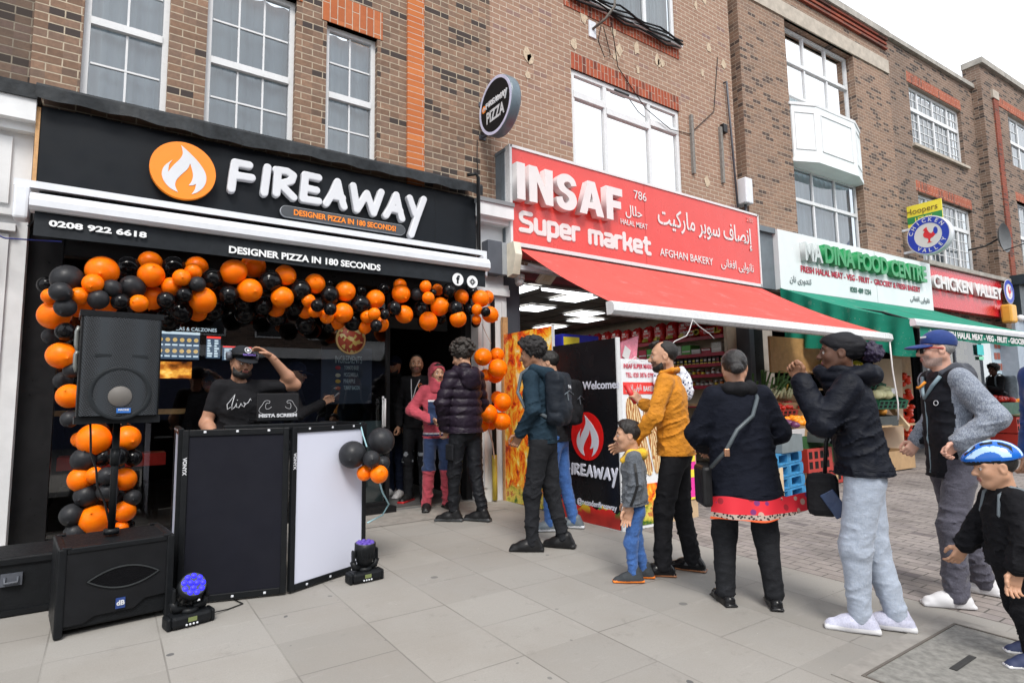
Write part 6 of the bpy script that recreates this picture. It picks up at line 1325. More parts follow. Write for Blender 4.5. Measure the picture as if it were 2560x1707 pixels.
packs(6.5, 9.4, 1.94, .085, packet, 'coffee_packet', 'small black packet with a yellow band on the third shelf', 'packet', 'packets on the third shelf')
def jar(y, z, name, label, cat, grp):
    r = empty(name, label, cat, (9.08, y, z+.001), 0, grp); h = random.uniform(.08, .13); MB().lathe([(0, 0), (.032, 0), (.034, .01), (.034, h*.75), (.026, h*.85), (.026, h*.86), (0, h*.86)], n=12).build('jar', random.choice([M_chk, mat('jar_brown', (.12, .05, .02), .2), mat('jar_red', (.35, .03, .02), .2)]), r)
    MB().lathe([(0, h*.86), (.029, h*.86), (.029, h), (0, h)], n=12).build('lid', random.choice([M_alw, M_shr, M_yel]), r); MB().lathe([(.0345, h*.2), (.0345, h*.55)], n=12, caps=False).build('paper_label', random.choice([M_lw, M_yel, M_sor]), r)
packs(6.5, 9.0, 1.745, .1, jar, 'jar', 'small jar with a coloured lid on the fourth shelf', 'jar', 'jars on the fourth shelf'); packs(6.55, 8.8, 1.54, .1, jar, 'jar', 'dark jar with a metal lid on the fifth shelf', 'jar', 'jars on the fifth shelf')
wsf = empty('wall_shelf', 'small shelf with bottles inside the supermarket left wall', 'shelf'); MB().box((4.3, 7.6, 2.3), (4.8, 7.85, 2.33)).build('shelf_board', mat('shelf_cream', (.5, .42, .32)), wsf)
# ================================================================= food centre stall
gst = empty('market_stall', 'stepped timber fruit and vegetable stall under the green awning', 'market stall')
M_tim = mat('stall_timber', (.45, .3, .16), .7, var=.2, scale=14)
mb = MB(); mb.box((6.9, 4.25, .78), (9.3, 4.75, .82)); mb.box((7.0, 4.75, 1.0), (9.3, 5.3, 1.04)); mb.box((7.2, 5.3, 1.2), (9.4, 5.8, 1.24)); mb.build('shelf', M_tim, gst)
mb = MB(); [mb.box((x, 4.3, .1), (x+.06, 4.36, .78)) for x in (7.6, 8.4, 9.2)]; mb.build('leg', M_tim, gst)
MB().box((8.95, 5.5, 1.72), (10.5, 5.54, 2.32)).build('back_board', mat('brown_board', (.42, .24, .09), .6, var=.2, scale=8), gst)
rk = empty('display_rack', 'sloping timber fruit rack stepped up beside the tall plywood panel', 'display rack')
mb = MB(); mb.box((9.9, 5.2, 1.72), (11.6, 5.7, 1.75)); mb.box((9.9, 4.9, 1.42), (11.6, 5.25, 1.45)); mb.box((9.9, 4.55, 1.12), (11.5, 4.95, 1.15)); mb.box((10.0, 4.5, .8), (11.6, 5.4, .83)); mb.build('shelf', M_tim, rk)
mb = MB(); mb.add([(11.05, 4.4, .8), (11.12, 4.4, .8), (11.85, 5.5, 1.95), (11.78, 5.5, 1.95), (11.05, 4.44, .72), (11.12, 4.44, .72), (11.85, 5.54, 1.87), (11.78, 5.54, 1.87)], [(0,1,2,3),(7,6,5,4),(0,4,5,1),(1,5,6,2),(2,6,7,3),(3,7,4,0)]); mb.build('sloping_rail', mat('pale_timber', (.62, .47, .3), .6), rk)
pk = sheet('x', [(0, 0, 0), (1, 0, 0), (1, 1, 0)], M_tim); bpy.data.objects.remove(pk)
tag(MB().add([(11.27, 5.05, .1), (11.68, 4.76, .1), (11.9, 4.76, 1.98), (11.5, 5.05, 1.98), (11.29, 5.08, .1), (11.7, 4.79, .1), (11.92, 4.79, 1.98), (11.52, 5.08, 1.98)], [(0,1,2,3),(7,6,5,4),(0,4,5,1),(1,5,6,2),(2,6,7,3),(3,7,4,0)]).build('plywood_panel', mat('pale_plywood', (.66, .5, .36), .6, var=.1, scale=5)), 'tall pale plywood panel standing at the end of the fruit rack', 'plywood panel')
def crate(label, c, sz, rz, m_, fruit=None, tilt=0, name='crate', slots=True):
    r = empty(name, label, 'crate', c, rz); r.rotation_euler = (tilt, 0, rz); x, y, z = sz; t_ = .012; mb = MB()
    mb.box((-x, -y, 0), (x, y, t_)); mb.box((-x, -y, t_), (x, -y+t_, z)); mb.box((-x, y-t_, t_), (x, y, z)); mb.box((-x, -y+t_, t_), (-x+t_, y-t_, z)); mb.box((x-t_, -y+t_, t_), (x, y-t_, z)); mb.build('box', m_, r)
    if slots:
        mb = MB(); n = max(3, int(x*16))
        for i in range(n):
            for k in range(2): xa = -x+.03+(2*x-.06)*i/n; mb.box((xa, -y-.002, z*(.15+.42*k)), (xa+(2*x-.06)/n*.6, -y+.002, z*(.45+.42*k)))
        mb.build('slot', mat('crate_hole', (.01, .008, .008), .8), r)
    if fruit:
        nm, fm, rr, n, sc3 = fruit; k = 0; me = MB().ball((0, 0, 0), rr, 14, 8, sc3).mesh(nm); me.materials.append(fm)
        for i in range(n):
            px_, py_ = random.uniform(-x+rr, x-rr), random.uniform(-y+rr, y-rr); o = bpy.data.objects.new(nm, me); COL.objects.link(o)
            lift = (1-abs(px_)/x)*.5+(1-abs(py_)/y)*.5
            o.matrix_world = Matrix.Translation(c) @ Matrix.Rotation(rz, 4, 'Z') @ Matrix.Rotation(tilt, 4, 'X') @ Matrix.Translation((px_, py_, z+rr*.2+rr*1.1*lift)) @ Matrix.Rotation(random.uniform(0, 6), 4, 'Z')
            tag(o, nm.replace('_', ' ')+' in the '+label.split(' filled')[0], nm.replace('_', ' '), nm.replace('_', ' ')+'s in the '+label.split(' filled')[0])
    return r
M_card = mat('cardboard', (.42, .27, .14), .8, var=.12); M_gcr = mat('green_crate', (.01, .13, .07), .5); M_rcr = mat('red_crate', (.4, .03, .02), .5); M_bcr = mat('dark_carton', (.06, .07, .07), .6)
M_or = mat('fruit_orange', (.85, .28, .01), .45, var=.1); M_tom = mat('tomato_red', (.7, .03, .015), .25, var=.15); M_aub = mat('aubergine', (.03, .008, .04), .2, var=.4); M_lim = mat('lime_green', (.25, .45, .03), .4); M_lem = mat('lemon_yellow', (.85, .62, .03), .4); M_mel = mat('melon_pale', (.7, .68, .4), .5)
crate('brown carton filled with oranges at the front of the food stall', (7.9, 4.48, .83), (.36, .22, .13), .1, M_card, ('orange', M_or, .045, 34, (1, 1, .95)), .15, 'carton', False)
crate('black carton filled with oranges in front of the brown carton', (7.95, 4.12, .72), (.34, .16, .14), .05, M_bcr, ('orange', M_or, .045, 16, (1, 1, .95)), 0, 'carton', False)
crate('grey carton with round holes on the blue pallets', (6.75, 4.15, .66), (.27, .2, .2), .1, mat('grey_carton', (.16, .19, .2), .7), None, 0, 'carton', False)
crate('orange red plastic crate beside the blue pallets', (7.65, 4.3, .35), (.3, .2, .3), .0, M_rcr)
crate('red crate filled with tomatoes on the stall middle step', (8.05, 4.95, 1.05), (.3, .2, .12), .1, M_rcr, ('tomato', M_tom, .04, 26, (1, 1, .85)), .2)
crate('cardboard box filled with leeks and spring onions', (8.35, 5.1, 1.12), (.34, .24, .17), .15, M_card, None, .25, 'carton', False)
mb = MB(); mg = MB()
for i in range(36):
    x = 7.95+random.uniform(-.1, .62); y = 5.05+random.uniform(-.15, .15); dx = random.uniform(-.1, .35); hgt = random.uniform(.2, .42)
    mb.tube([(x, y, 1.3), (x+dx*.4, y-.02, 1.3+hgt*.45)], .016, 6); mg.tube([(x+dx*.4, y-.02, 1.3+hgt*.45), (x+dx, y-.04, 1.3+hgt), (x+dx*1.5, y-.08, 1.28+hgt*1.05)], [.016, .014, .003], 6)
lk = empty('leeks', 'heap of leeks with white stems and green tops in the cardboard box', 'leeks'); mb.build('stem', mat('leek_white', (.55, .58, .35), .6), lk); mg.build('green_top', mat('leek_green', (.05, .13, .03), .6, var=.4), lk)
pal = None
for i in range(4):
    r = empty('pallet', ['bottom blue pallet of the stack by the food stall', 'second blue pallet up in the stack', 'third blue pallet up in the stack', 'top blue pallet under the grey carton'][i], 'pallet', (6.65, 4.38, .095+.142*i), .12+.03*i, 'blue pallets in a stack')
    M_pal = mat('blue_pallet', (.03, .22, .45), .75, var=.3, scale=14); mb = MB(); [mb.box((-.45, -.4+.2*k, .115), (.45, -.26+.2*k, .135)) for k in range(4)]; mb.build('deck_board', M_pal, r)
    mb = MB(); [mb.box((-.45+.4*a_, -.4+.31*b_, .02), (-.33+.4*a_, -.28+.31*b_, .115)) for a_ in range(3) for b_ in range(3)]; mb.build('block', M_pal, r); mb = MB(); [mb.box((-.45, -.4+.31*k, 0), (.45, -.28+.31*k, .02)) for k in range(3)]; mb.build('base_board', M_pal, r)
tag(MB().box((6.42, 3.93, .16), (6.5, 3.95, .5)).build('timber_offcut', mat('pale_timber', (.62, .47, .3))), 'short upright pale timber offcut against the blue pallets', 'timber')
pt = tag(MB().box((7.28, 4.5, 1.0), (7.5, 4.52, 1.12)).build('price_card', M_lw), 'white handwritten price card on the food stall', 'price card'); text('lettering', '1', .06, M_blk, pt, frame_y((7.4, 4.498, 1.03)), ex=.001)
crate('green crate filled with aubergines on the rack middle shelf', (10.85, 5.0, 1.46), (.34, .2, .13), -.1, M_gcr, ('aubergine', M_aub, .075, 16, (1.35, .8, .8)), .35)
crate('green crate filled with limes left of the aubergines', (10.2, 5.05, 1.46), (.26, .2, .13), -.1, M_gcr, ('lime', M_lim, .04, 26, (1.15, .9, .9)), .35)
crate('green tilted crate filled with pale melons on the lower shelf', (10.75, 4.68, 1.16), (.42, .2, .15), -.1, M_gcr, ('melon', M_mel, .085, 9, (1.1, 1, .95)), .35)
crate('open box filled with lemons on top of the fruit rack', (11.0, 5.4, 1.76), (.5, .2, .12), -.1, M_card, ('lemon', M_lem, .055, 34, (1.25, .9, .9)), .25, 'carton', False)
for i in range(4):
    s = SDF((-.25, -.2, -.25), (.25, .2, .25), .02)
    for k in range(12): s.ell((random.uniform(-.13, .13), random.uniform(-.08, .08), random.uniform(-.16, .16)), (.06, .06, .05), .015)
    v, F = s.mesh(); tag(link_mesh('pepper_sack', np_mesh('pepper_sack', [(v, F, 0)], []), mat('pepper_red', (.75, .05, .015), .25), loc=(12.5, 5.0, .55+.33*i)), ['bottom red net of peppers hanging behind the plywood panel', 'second red net of peppers behind the plywood panel', 'third red net of peppers behind the plywood panel', 'top red net of peppers behind the plywood panel'][i], 'net of peppers')
tag(MB().box((12.6, 5.2, 1.3), (13.4, 5.24, 2.3)).build('brown_board', mat('brown_board', (.42, .24, .09))), 'brown board leaning behind the plywood panel', 'board')
tag(MB().tube([(9.62, 3.99, 2.13), (9.66, 4.0, 1.7), (9.75, 4.0, 1.2), (9.72, 4.0, .95)], .012, 6).build('cord', M_lw), 'long white cord hanging from the right end of the red awning', 'cord')
M_pep = mat('pepper_green', (.05, .2, .02), .3, var=.3); M_on = mat('onion_brown', (.45, .22, .07), .5, var=.25); M_gr = mat('grape_purple', (.12, .03, .09), .3, var=.4); M_ban = mat('banana_yellow', (.8, .55, .05), .5); M_let = mat('lettuce_green', (.16, .32, .05), .6, var=.4, scale=30, bump=.8, bscale=40)
crate('white tray filled with purple grapes at the front of the food stall', (7.35, 4.42, .83), (.22, .2, .1), .1, M_lw, ('grape_bunch', M_gr, .05, 16, (1.2, .9, .8)), .15, 'carton', False)
crate('wooden tray filled with onions on the stall lower shelf', (8.6, 4.5, .83), (.3, .22, .13), .0, M_tim, ('onion', M_on, .045, 26, (1, 1, .9)), .15, 'carton', False)
crate('green crate filled with green peppers on the stall lower shelf', (9.2, 4.5, .83), (.28, .22, .13), .0, M_gcr, ('pepper', M_pep, .05, 22, (.9, .9, 1.1)), .15)
crate('cardboard tray filled with red apples on the middle step', (8.75, 5.0, 1.05), (.3, .22, .12), .05, M_card, ('apple', mat('apple_red', (.5, .04, .03), .3, var=.3), .042, 26, (1, 1, .95)), .2, 'carton', False)
crate('green crate filled with lettuces on the middle step', (9.3, 5.0, 1.05), (.26, .22, .12), .05, M_gcr, ('lettuce', M_let, .085, 8, (1, 1, .8)), .2)
crate('cardboard box filled with bananas on the upper step', (9.15, 5.45, 1.25), (.34, .22, .15), .05, M_card, ('banana_hand', M_ban, .075, 14, (1.5, .7, .6)), .25, 'carton', False)
crate('dark carton filled with squashes under the fruit rack', (10.5, 4.75, .84), (.42, .24, .16), -.05, M_bcr, ('squash', mat('squash_orange', (.6, .26, .04), .45), .08, 9, (1.2, .9, .9)), .1, 'carton', False)
crate('cardboard box on the ground under the fruit rack', (10.7, 4.7, .12), (.45, .3, .3), -.05, M_card, None, 0, 'carton', False)
for i, (x, y) in enumerate(((8.1, 4.5), (8.75, 4.52), (9.35, 4.5))): crate(['red crate standing under the food stall, left one', 'red crate standing under the food stall, middle one', 'red crate standing under the food stall, right one'][i], (x, y, .11), (.28, .2, .3), 0, M_rcr)
for i, (x, y, z) in enumerate(((8.62, 4.26, .98), (9.2, 4.26, .98), (8.75, 4.76, 1.18), (9.3, 4.76, 1.18), (10.75, 4.46, 1.34), (10.85, 4.78, 1.64))):
    pt = tag(MB().box((x-.07, y, z), (x+.07, y+.004, z+.09)).build('price_card', M_lw), 'small white price card in front of the '+('onions', 'green peppers', 'red apples', 'lettuces', 'melons', 'aubergines')[i], 'price card')
MB().box((6.95, 4.235, .42), (9.3, 4.245, .8)).build('turf_skirt', M_turf, gst)
# right hand fruit table
ft = empty('fruit_table', 'fruit display with green turf skirt at the far right of the stalls', 'market stall', (17.3, 5.1, .1), -.05)
MB().box((-.9, -.4, .7), (1.6, .5, .74)).build('top', M_tim, ft); MB().box((.0, -.42, .0), (1.6, -.4, .72)).build('turf_skirt', M_turf, ft)
crate('green printed carton filled with tomatoes on the far right table', (16.85, 4.9, .85), (.5, .3, .27), -.05, mat('green_carton', (.04, .17, .1), .5), ('tomato', M_tom, .085, 26, (1, 1, .85)), 0, 'carton', False)
crate('dark carton filled with oranges beside the tomato carton', (18.0, 5.0, .85), (.5, .3, .2), -.05, M_bcr, ('orange', M_or, .085, 24, (1, 1, .95)), 0, 'carton', False)
for i in range(2): crate(['lower red plastic crate under the tomato carton', 'upper red plastic crate under the tomato carton'][i], (16.75, 4.62, .1+.36*i), (.42, .25, .34), -.05, M_rcr)
# ================================================================= people
M_eye = mat('eye_white', (.7, .68, .65), .25, var=.02); M_iris = mat('iris_dark', (.02, .012, .008), .15); 
def skin(name, c):
    if name in _mats: return _mats[name]
    t = NT(name); co = t.coord(); c0 = srgb(c); f = t.noise(co, 18, 4, .6)
    t.set(color=t.mix(t.rng(f, .3, .7), tuple(x*.9 for x in c0[:3]), tuple(min(1, x*1.08) for x in c0[:3])), rough=.48, spec=.35, sss=.06); t.b.inputs['Subsurface Radius'].default_value = (.01, .004, .002)
    t.bump(t.noise(co, 90, 3), .08, .004); _mats[name] = t.m; return t.m
def hairm(name, c, rough=.55, curl=180):
    if name in _mats: return _mats[name]
    t = NT(name); co = t.coord(); c0 = srgb(c); n1 = t.noise(co, curl, 3, .7)
    t.set(color=t.mix(t.rng(n1, .35, .7), tuple(x*.5 for x in c0[:3]), tuple(x*1.5 for x in c0[:3])), rough=rough, spec=.4); t.bump(n1, .6, .006); _mats[name] = t.m; return t.m
def v3(*a): return np.array(a, float)
def centers(v, F): return v[F].mean(1)
def folds(P, f, seed):
    Q = P*np.array([1, 1, 1.9]); Q[..., 2] += .55*P[..., 0]+.4*P[..., 1]
    n1 = 1-np.abs(vnoise(Q, f, seed)); n2 = 1-np.abs(vnoise(Q*np.array([1, 1, 1.3]), f*2.3, seed+5))
    return n1**7*1.0+n2**6*.45-.22
class Person:
    def __init__(s, label, loc, yaw, h, build=1.0, feet=None, lean=.0, side=0, head=(0, 0), child=False, arms=None, hs=None, category='person', dz=0):
        s.k = k = h/1.75; s.h = h; s.b = build; s.child = child
        s.root = empty('person', label, category, loc, rad(yaw)); s.mats = {}
        hz = (.455 if child else .52)*h; s.hs = hs or ((.195/.23) if child else min(.97, k*.99))
        hh = .23*s.hs; s.hipz = hz
        feet = feet or [(0, .09*k, 8), (0, -.09*k, -8)]
        s.feet = feet; shz = h-hh-.085*k*(1.0 if not child else .75)
        L_ = lean
        s.pel = v3(0, side*.3, hz+.02*k); s.waist = v3(L_*.35, side*.6, hz+.16*k); s.chest = v3(L_*.8, side, shz-.13*k); s.neck = v3(L_*1.05, side, shz+.045*k)
        w = .15*k*(.8+.2*build)*(1.0 if not child else 1.0)
        s.sh = [v3(L_, side+w, shz), v3(L_, side-w, shz)]
        s.hip = [v3(0, .085*k*build+side*.3, hz-.03*k), v3(0, -.085*k*build+side*.3, hz-.03*k)]
        s.ank = [v3(f[0], f[1], .085*k) for f in feet]
        s.knee = [(s.hip[i]*.5+s.ank[i]*.5)+v3(.035*k, 0, 0) for i in (0, 1)]
        arms = arms or [None, None]; s.elb = []; s.wri = []
        for i in (0, 1):
            sg = 1 if i == 0 else -1; a = arms[i] or ((-.03, .05, -.28), (.05, .035, -.52))
            e = v3(a[0][0], sg*a[0][1], a[0][2])*k; w_ = v3(a[1][0], sg*a[1][1], a[1][2])*k
            s.elb.append(s.sh[i]+e); s.wri.append(s.sh[i]+w_)
        s.hc = s.neck+v3(.035*s.hs, 0, .045*k+hh*.5)
        R_ = Matrix.Rotation(rad(head[0]), 3, 'Z') @ Matrix.Rotation(rad(head[1]), 3, 'Y')
        s.hR = np.array(R_)
        s.bp = []; s.bm = []
    def bmat(s, m_):
        if m_ not in s.bm: s.bm.append(m_)
        return s.bm.index(m_)
    def H(s, v): return (np.asarray(v)*s.hs)@s.hR.T+s.hc
    def head(s, sk, ear=True, stub=None, lips=(.3, .1, .08), brow=None, old=0, male=True):
        h = .0055; g = SDF((-.14, -.11, -.2), (.15, .11, .15), h)
        g.ell((-.014, 0, .035), (.098, .077, .084), .02); g.ell((.028, 0, -.018), (.066, .062, .088), .03)
        g.ell((.056, 0, -.09), (.028, .032, .024), .03)
        for t_ in (1, -1):
            g.cone((-.012, t_*.052, -.045), (.045, t_*.02, -.09), .026, .022, .03); g.ell((.058, t_*.042, -.022), (.026, .022, .026), .025)
            g.cone((.08, t_*.014, .026), (.066, t_*.05, .024), .0105, .011, .015)
            g.ell((.099, t_*.0315, .004), (.019, .0185, .0115), .012, sub=True)
        g.cone((.085, 0, .014), (.11, 0, -.026), .0095, .0135, .014)
        for t_ in (1, -1): g.ell((.099, t_*.0125, -.031), (.0115, .0105, .009), .008)
        g.cone((.09, -.02, -.0555), (.09, .02, -.0555), .0065, .0065, .008); g.cone((.088, -.017, -.067), (.088, .017, -.067), .0075, .0075, .008); g.cone((.1, -.024, -.061), (.1, .024, -.061), .0028, .0028, .004, sub=True)
        if ear:
            for t_ in (1, -1):
                g.ell((-.012, t_*.078, -.002), (.021, .0105, .033), .008); g.ell((-.006, t_*.088, .003), (.011, .008, .02), .006, sub=True)
        g.cone((-.02, 0, -.07), (-.03, 0, -.2), .054, .06, .03)
        v, F = g.mesh(relax=1); c = centers(v, F); mi = np.full(len(F), s.bmat(sk))
        ml = s.bmat(mat('lips%s' % (lips,), lips, .4)); lm = (c[:, 0] > .075) & (abs(c[:, 1]) < .026-.25*abs(c[:, 2]+.061)) & (c[:, 2] < -.05) & (c[:, 2] > -.073); mi[lm] = ml
        if stub is not None:
            ms = s.bmat(stub); sm = (c[:, 2] < -.035-.02*(c[:, 0] < .06)) & (c[:, 2] > -.11) & (c[:, 0] > -.01) & ~lm & ~((abs(c[:, 1]) < .02) & (c[:, 2] > -.047)); mi[sm] = ms
        s.bp.append((s.H(v), F, mi))
        for t_ in (1, -1):
            e = SDF((.055, t_*.0315-.02, -.018), (.1, t_*.0315+.02, .024), .0026); e.ell((.0765, t_*.0315, .0035), (.0135, .0145, .0135), .001); ev, eF = e.mesh(relax=0); ec = centers(ev, eF)
            em = np.where(np.hypot(ec[:, 1]-t_*.0315, ec[:, 2]-.0025) < .0062, s.bmat(M_iris), s.bmat(M_eye)); s.bp.append((s.H(ev), eF, em))
            b = SDF((.05, min(t_*.01, t_*.07)-.015, .0), (.12, max(t_*.01, t_*.07)+.015, .06), .0035)
            b.chain([(.0915, t_*.014, .027), (.088, t_*.032, .032), (.073, t_*.053, .026)], [.0035, .004, .0025], .004); bv, bF = b.mesh(relax=0); s.bp.append((s.H(bv), bF, s.bmat(brow or M_hair)))
            # upper lid
            b = SDF((.06, t_*.0315-.025, -.01), (.11, t_*.0315+.025, .03), .003); b.chain([(.085, t_*.014, .007), (.0905, t_*.031, .0135), (.08, t_*.05, .007)], [.003, .0036, .003], .004); bv, bF = b.mesh(relax=0); s.bp.append((s.H(bv), bF, s.bmat(sk)))
        return s
    def arm_skin(s, i, sk, frm=.35):
        k = s.k; a, e, w = s.sh[i], s.elb[i], s.wri[i]; p0 = a+(e-a)*frm
        P = np.array([p0, e, w]); g = SDF(P.min(0)-.09*k, P.max(0)+.09*k, .008); bb = .75+.25*s.b
        g.cone(p0, e, .054*k*bb, .043*k*bb, .03); m_ = e+(w-e)*.3; g.cone(e, m_, .042*k*bb, .045*k*bb, .03); g.cone(m_, w, .045*k*bb, .029*k, .03); v, F = g.mesh(); s.bp.append((v, F, s.bmat(sk))); return s
    def hand(s, i, sk, d=None, up=None, curl=.45, spread=.06, thumb=.5):
        """d = where the fingers point, up = the thumb side (both local)"""
        sg = 1 if i == 0 else -1; k = s.hs*.98; w = s.wri[i]
        d = np.array(d, float) if d is not None else (s.wri[i]-s.elb[i]); d = d/np.linalg.norm(d)
        up = np.array(up, float) if up is not None else v3(1, 0, 0); up = up-d*(up@d); up /= np.linalg.norm(up); n = np.cross(d, up)*sg   # n: back of the hand
        g = SDF((-.06, -.08, -.11), (.2, .1, .07), .0048)
        g.cone((-.04, 0, 0), (.01, 0, 0), .026, .027, .015); g.box((.045, 0, 0), (.045, .038, .0145), .013, .016)
        for j, (y, L1) in enumerate(((.029, .072), (.0095, .08), (-.0105, .074), (-.029, .058))):
            p = v3(.085, y, 0); ang = 0; pts = [p-v3(.02, 0, 0), p]; c_ = curl*(1+.12*j)
            for q, fr in ((0, .45), (1, .3), (2, .25)):
                ang += c_*(.75 if q == 0 else .9); p = p+L1*fr*v3(math.cos(ang), spread*(1.5-j), -math.sin(ang)); pts.append(p)
            g.chain(pts, [.0105, .0098, .009, .0083, .0072], .005)
        tp = [v3(.018, .028, -.004), v3(.045, .052, -.012-.02*thumb), v3(.07, .06-.012*thumb, -.022-.03*thumb), v3(.092, .058-.02*thumb, -.028-.036*thumb)]
        g.chain(tp, [.014, .0125, .0105, .0085], .008)
        v, F = g.mesh(relax=1); B = np.stack([d, up, n], 0); v2 = (v*k)@B+w+d*.012*k
        if np.linalg.det(B) < 0: F = F[:, ::-1]
        s.bp.append((v2, F, s.bmat(sk))); s.gripc = w+d*.08*k-n*.03*k; return s
    def finish(s, sk, core=True):
        if core:
            k = s.k; g = SDF((-.45*k, -.55*k, 0), (.5*k, .55*k, s.h), .022)
            g.cone(s.pel, s.waist, .1*k, .1*k, .03, flat=(1, 0, 0), fk=.75).cone(s.waist, s.chest, .1*k, .11*k, .03, flat=(1, 0, 0), fk=.75).cone(s.chest, s.neck, .1*k, .05*k, .03)
            for i in (0, 1): g.chain([s.hip[i], s.knee[i], s.ank[i]], [.065*k, .045*k, .03*k], .02); g.cone(s.chest, s.sh[i], .06*k, .045*k, .02); g.chain([s.sh[i], s.elb[i], s.wri[i]], [.036*k, .03*k, .022*k], .02)
            v, F = g.mesh(); s.bp.append((v, F, s.bmat(sk)))
        o = link_mesh('body', np_mesh('body', s.bp, []), s.bm, s.root); return o
    def part(s, name, v, F, m_, mi=0, label=None):
        o = link_mesh(name, np_mesh(name, [(v, F, mi)], []), m_, s.root)
        if label: o['label'] = label
        return o
    def trousers(s, m_, r=(.086, .063, .052), wr=.006, hem=0., mi=None, cuff=None, seed=0, drop=0, h=.0095, name='trousers', pelr=.128, tcut=.53):
        k, b = s.k, s.b; al = np.array([s.hip[0], s.hip[1], s.ank[0], s.ank[1], s.knee[0], s.knee[1]]); g = SDF(al.min(0)-.19*k*max(1, b), al.max(0)+v3(.19*k*max(1, b), .19*k*max(1, b), .26*k), h)
        top = s.waist*.8+s.pel*.2
        g.cone(s.pel-v3(0, 0, .03*k), top, pelr*k*b, pelr*.97*k*b, .04, flat=(1, 0, 0), fk=.74)
        g.ell(s.pel+v3(-.028*k, 0, -.045*k), (.075*k*b, .11*k*b, .085*k), .05)
        for i in (0, 1):
            an = s.ank[i]+v3(0, 0, hem*k-.03*k); kn = s.knee[i]
            g.cone(s.hip[i]-v3(0, 0, drop*k), kn, r[0]*k*b, r[1]*k*(.7+.3*b), .035); g.cone(kn, an, r[1]*k*(.7+.3*b), r[2]*k, .035)
            if cuff: g.cone(an+v3(0, 0, .03*k), an, cuff*k, cuff*k*.85, .012)
        if wr:
            def fn(P):
                z = P[..., 2]/s.h; am = np.where(z < .16, 1.5, np.where((z > .22) & (z < .36), 1.2, .55))
                Q = P.copy(); Q[..., 2] *= 1.9
                return -wr*1.25*k*am*folds(P, 9/k, seed)
            g.warp(fn)
        g.cut((0, 0, tcut*s.h), (0, 0, 1))
        g.cut((0, 0, .035*k), (0, 0, -1))
        v, F = g.mesh(); 
        if mi is not None: mi = mi(centers(v, F), s)
        return s.part(name, v, F, m_, 0 if mi is None else mi)
    def shoes(s, up, sole, L_=.27, w=.05, hgt=.095, lab=None, high=0, solet=.028, slim=False, mi=None):
        k = s.k if not s.child else s.k*1.12
        for i in (0, 1):
            fx, fy, fa = s.feet[i]; g = SDF((-.14*k, -.1*k, -.01), (.26*k, .1*k, .2*k), .0075 if not s.child else .006); e = L_*k/.27
            g.cone((-.045*e, 0, .035*k), (.06*e, .004*k, .04*k), .042*k, .046*k, .03, flat=(0, 0, 1), fk=.95); g.cone((.06*e, .004*k, .04*k), (.148*e, .0, .03*k), .047*k, .041*k, .03, flat=(0, 0, 1), fk=.8)
            if not slim: g.cone((-.03*e, 0, .05*k), (-.02*e, 0, (hgt+high)*k), .043*k, .042*k, .03); g.cone((-.01*e, 0, hgt*k*.85), (.09*e, 0, .05*k), .038*k, .034*k, .03)
            else: g.ell((.03*e, 0, .09*k), (.085*e, .038*k, .045*k), .012, sub=True)
            g.box((.05*e, 0, solet*k*.5), (.148*e, .045*k, solet*k*.5), solet*k*.45, .012)
            g.cut((0, 0, .003), (0, 0, -1))
            v, F = g.mesh(); c = centers(v, F); m_i = (c[:, 2] < solet*k).astype(int)
            if mi is not None: m_i = mi(c, m_i, k)
            a = rad(fa); ca, sa = math.cos(a), math.sin(a); v2 = np.stack([v[:, 0]*ca-v[:, 1]*sa+fx-.005*k, v[:, 0]*sa+v[:, 1]*ca+fy, v[:, 2]], 1)
            o = link_mesh('shoe', np_mesh('shoe', [(v2, F, m_i)], []), [up, sole] if not isinstance(up, list) else up, s.root)
            if not slim:
                mb = MB()
                for q in range(5):
                    x = (.03+.017*q)*e; z = (hgt*.92-.0095*q*1.25)*k; mb.tube([(x*ca-y*sa+fx, x*sa+y*ca+fy, z+.021*k-abs(y)*.3) for y in (-.024*k, 0, .024*k)], .0035, 5)
                mb.build('laces', lab or up if not isinstance(up, list) else lab, o)
        return s
    def top(s, m_, th=.02, hem=.48, sleeve=1.0, wr=.007, puff=None, flare=0, mi=None, seed=0, h=.0095, name='jacket', cuff=True, belly=0, armr=(.05, .043, .034), collar=None, shoulder=.052, openf=None, neckcut=None):
        k, b = s.k, s.b; P = np.array([s.pel, s.neck, *s.sh, *s.elb, *s.wri, s.chest]); g = SDF(P.min(0)-.17*k*max(1, b)-v3(.06, .06, .14*k), P.max(0)+.17*k*max(1, b)+v3(.06, .06, .02), h)
        hz = hem*s.h; bot = v3(s.pel[0], s.pel[1], hz)
        g.cone(bot, s.waist, (.138+flare)*k*b+th, .122*k*b+th, .05, flat=(1, 0, 0), fk=.76); g.cone(s.waist, s.chest, .122*k*b+th, .136*k*(.6+.4*b)+th, .05, flat=(1, 0, 0), fk=.74)
        g.cone(s.chest, s.neck-v3(0, 0, .05*k), .12*k*(.6+.4*b)+th, .07*k+th*.5, .05, flat=(1, 0, 0), fk=.72)
        if belly: g.ell(s.waist+v3(.05*k, 0, -.02*k), (.13*k*b+belly, .15*k*b+th, .17*k), .08)
        for i in (0, 1):
            g.cone(s.neck-v3(0, 0, .035*k), s.sh[i], .05*k+th*.4, shoulder*k+th*.4, .04)
            a, e, w = s.sh[i], s.elb[i], s.wri[i]; ra = [x*k*(.75+.25*b)+th*.62 for x in armr]
            if sleeve >= 1:
                wd_ = w-(w-e)*(.04); g.cone(a, e, ra[0], ra[1], .022); g.cone(e, wd_, ra[1], ra[2], .02)
                if cuff: d = (w-e)/np.linalg.norm(w-e); g.cone(wd_-d*.03*k, wd_, ra[2]+.004, ra[2]-.004, .01)
            else: g.cone(a, a+(e-a)*sleeve, ra[0], ra[1]*1.06, .03)
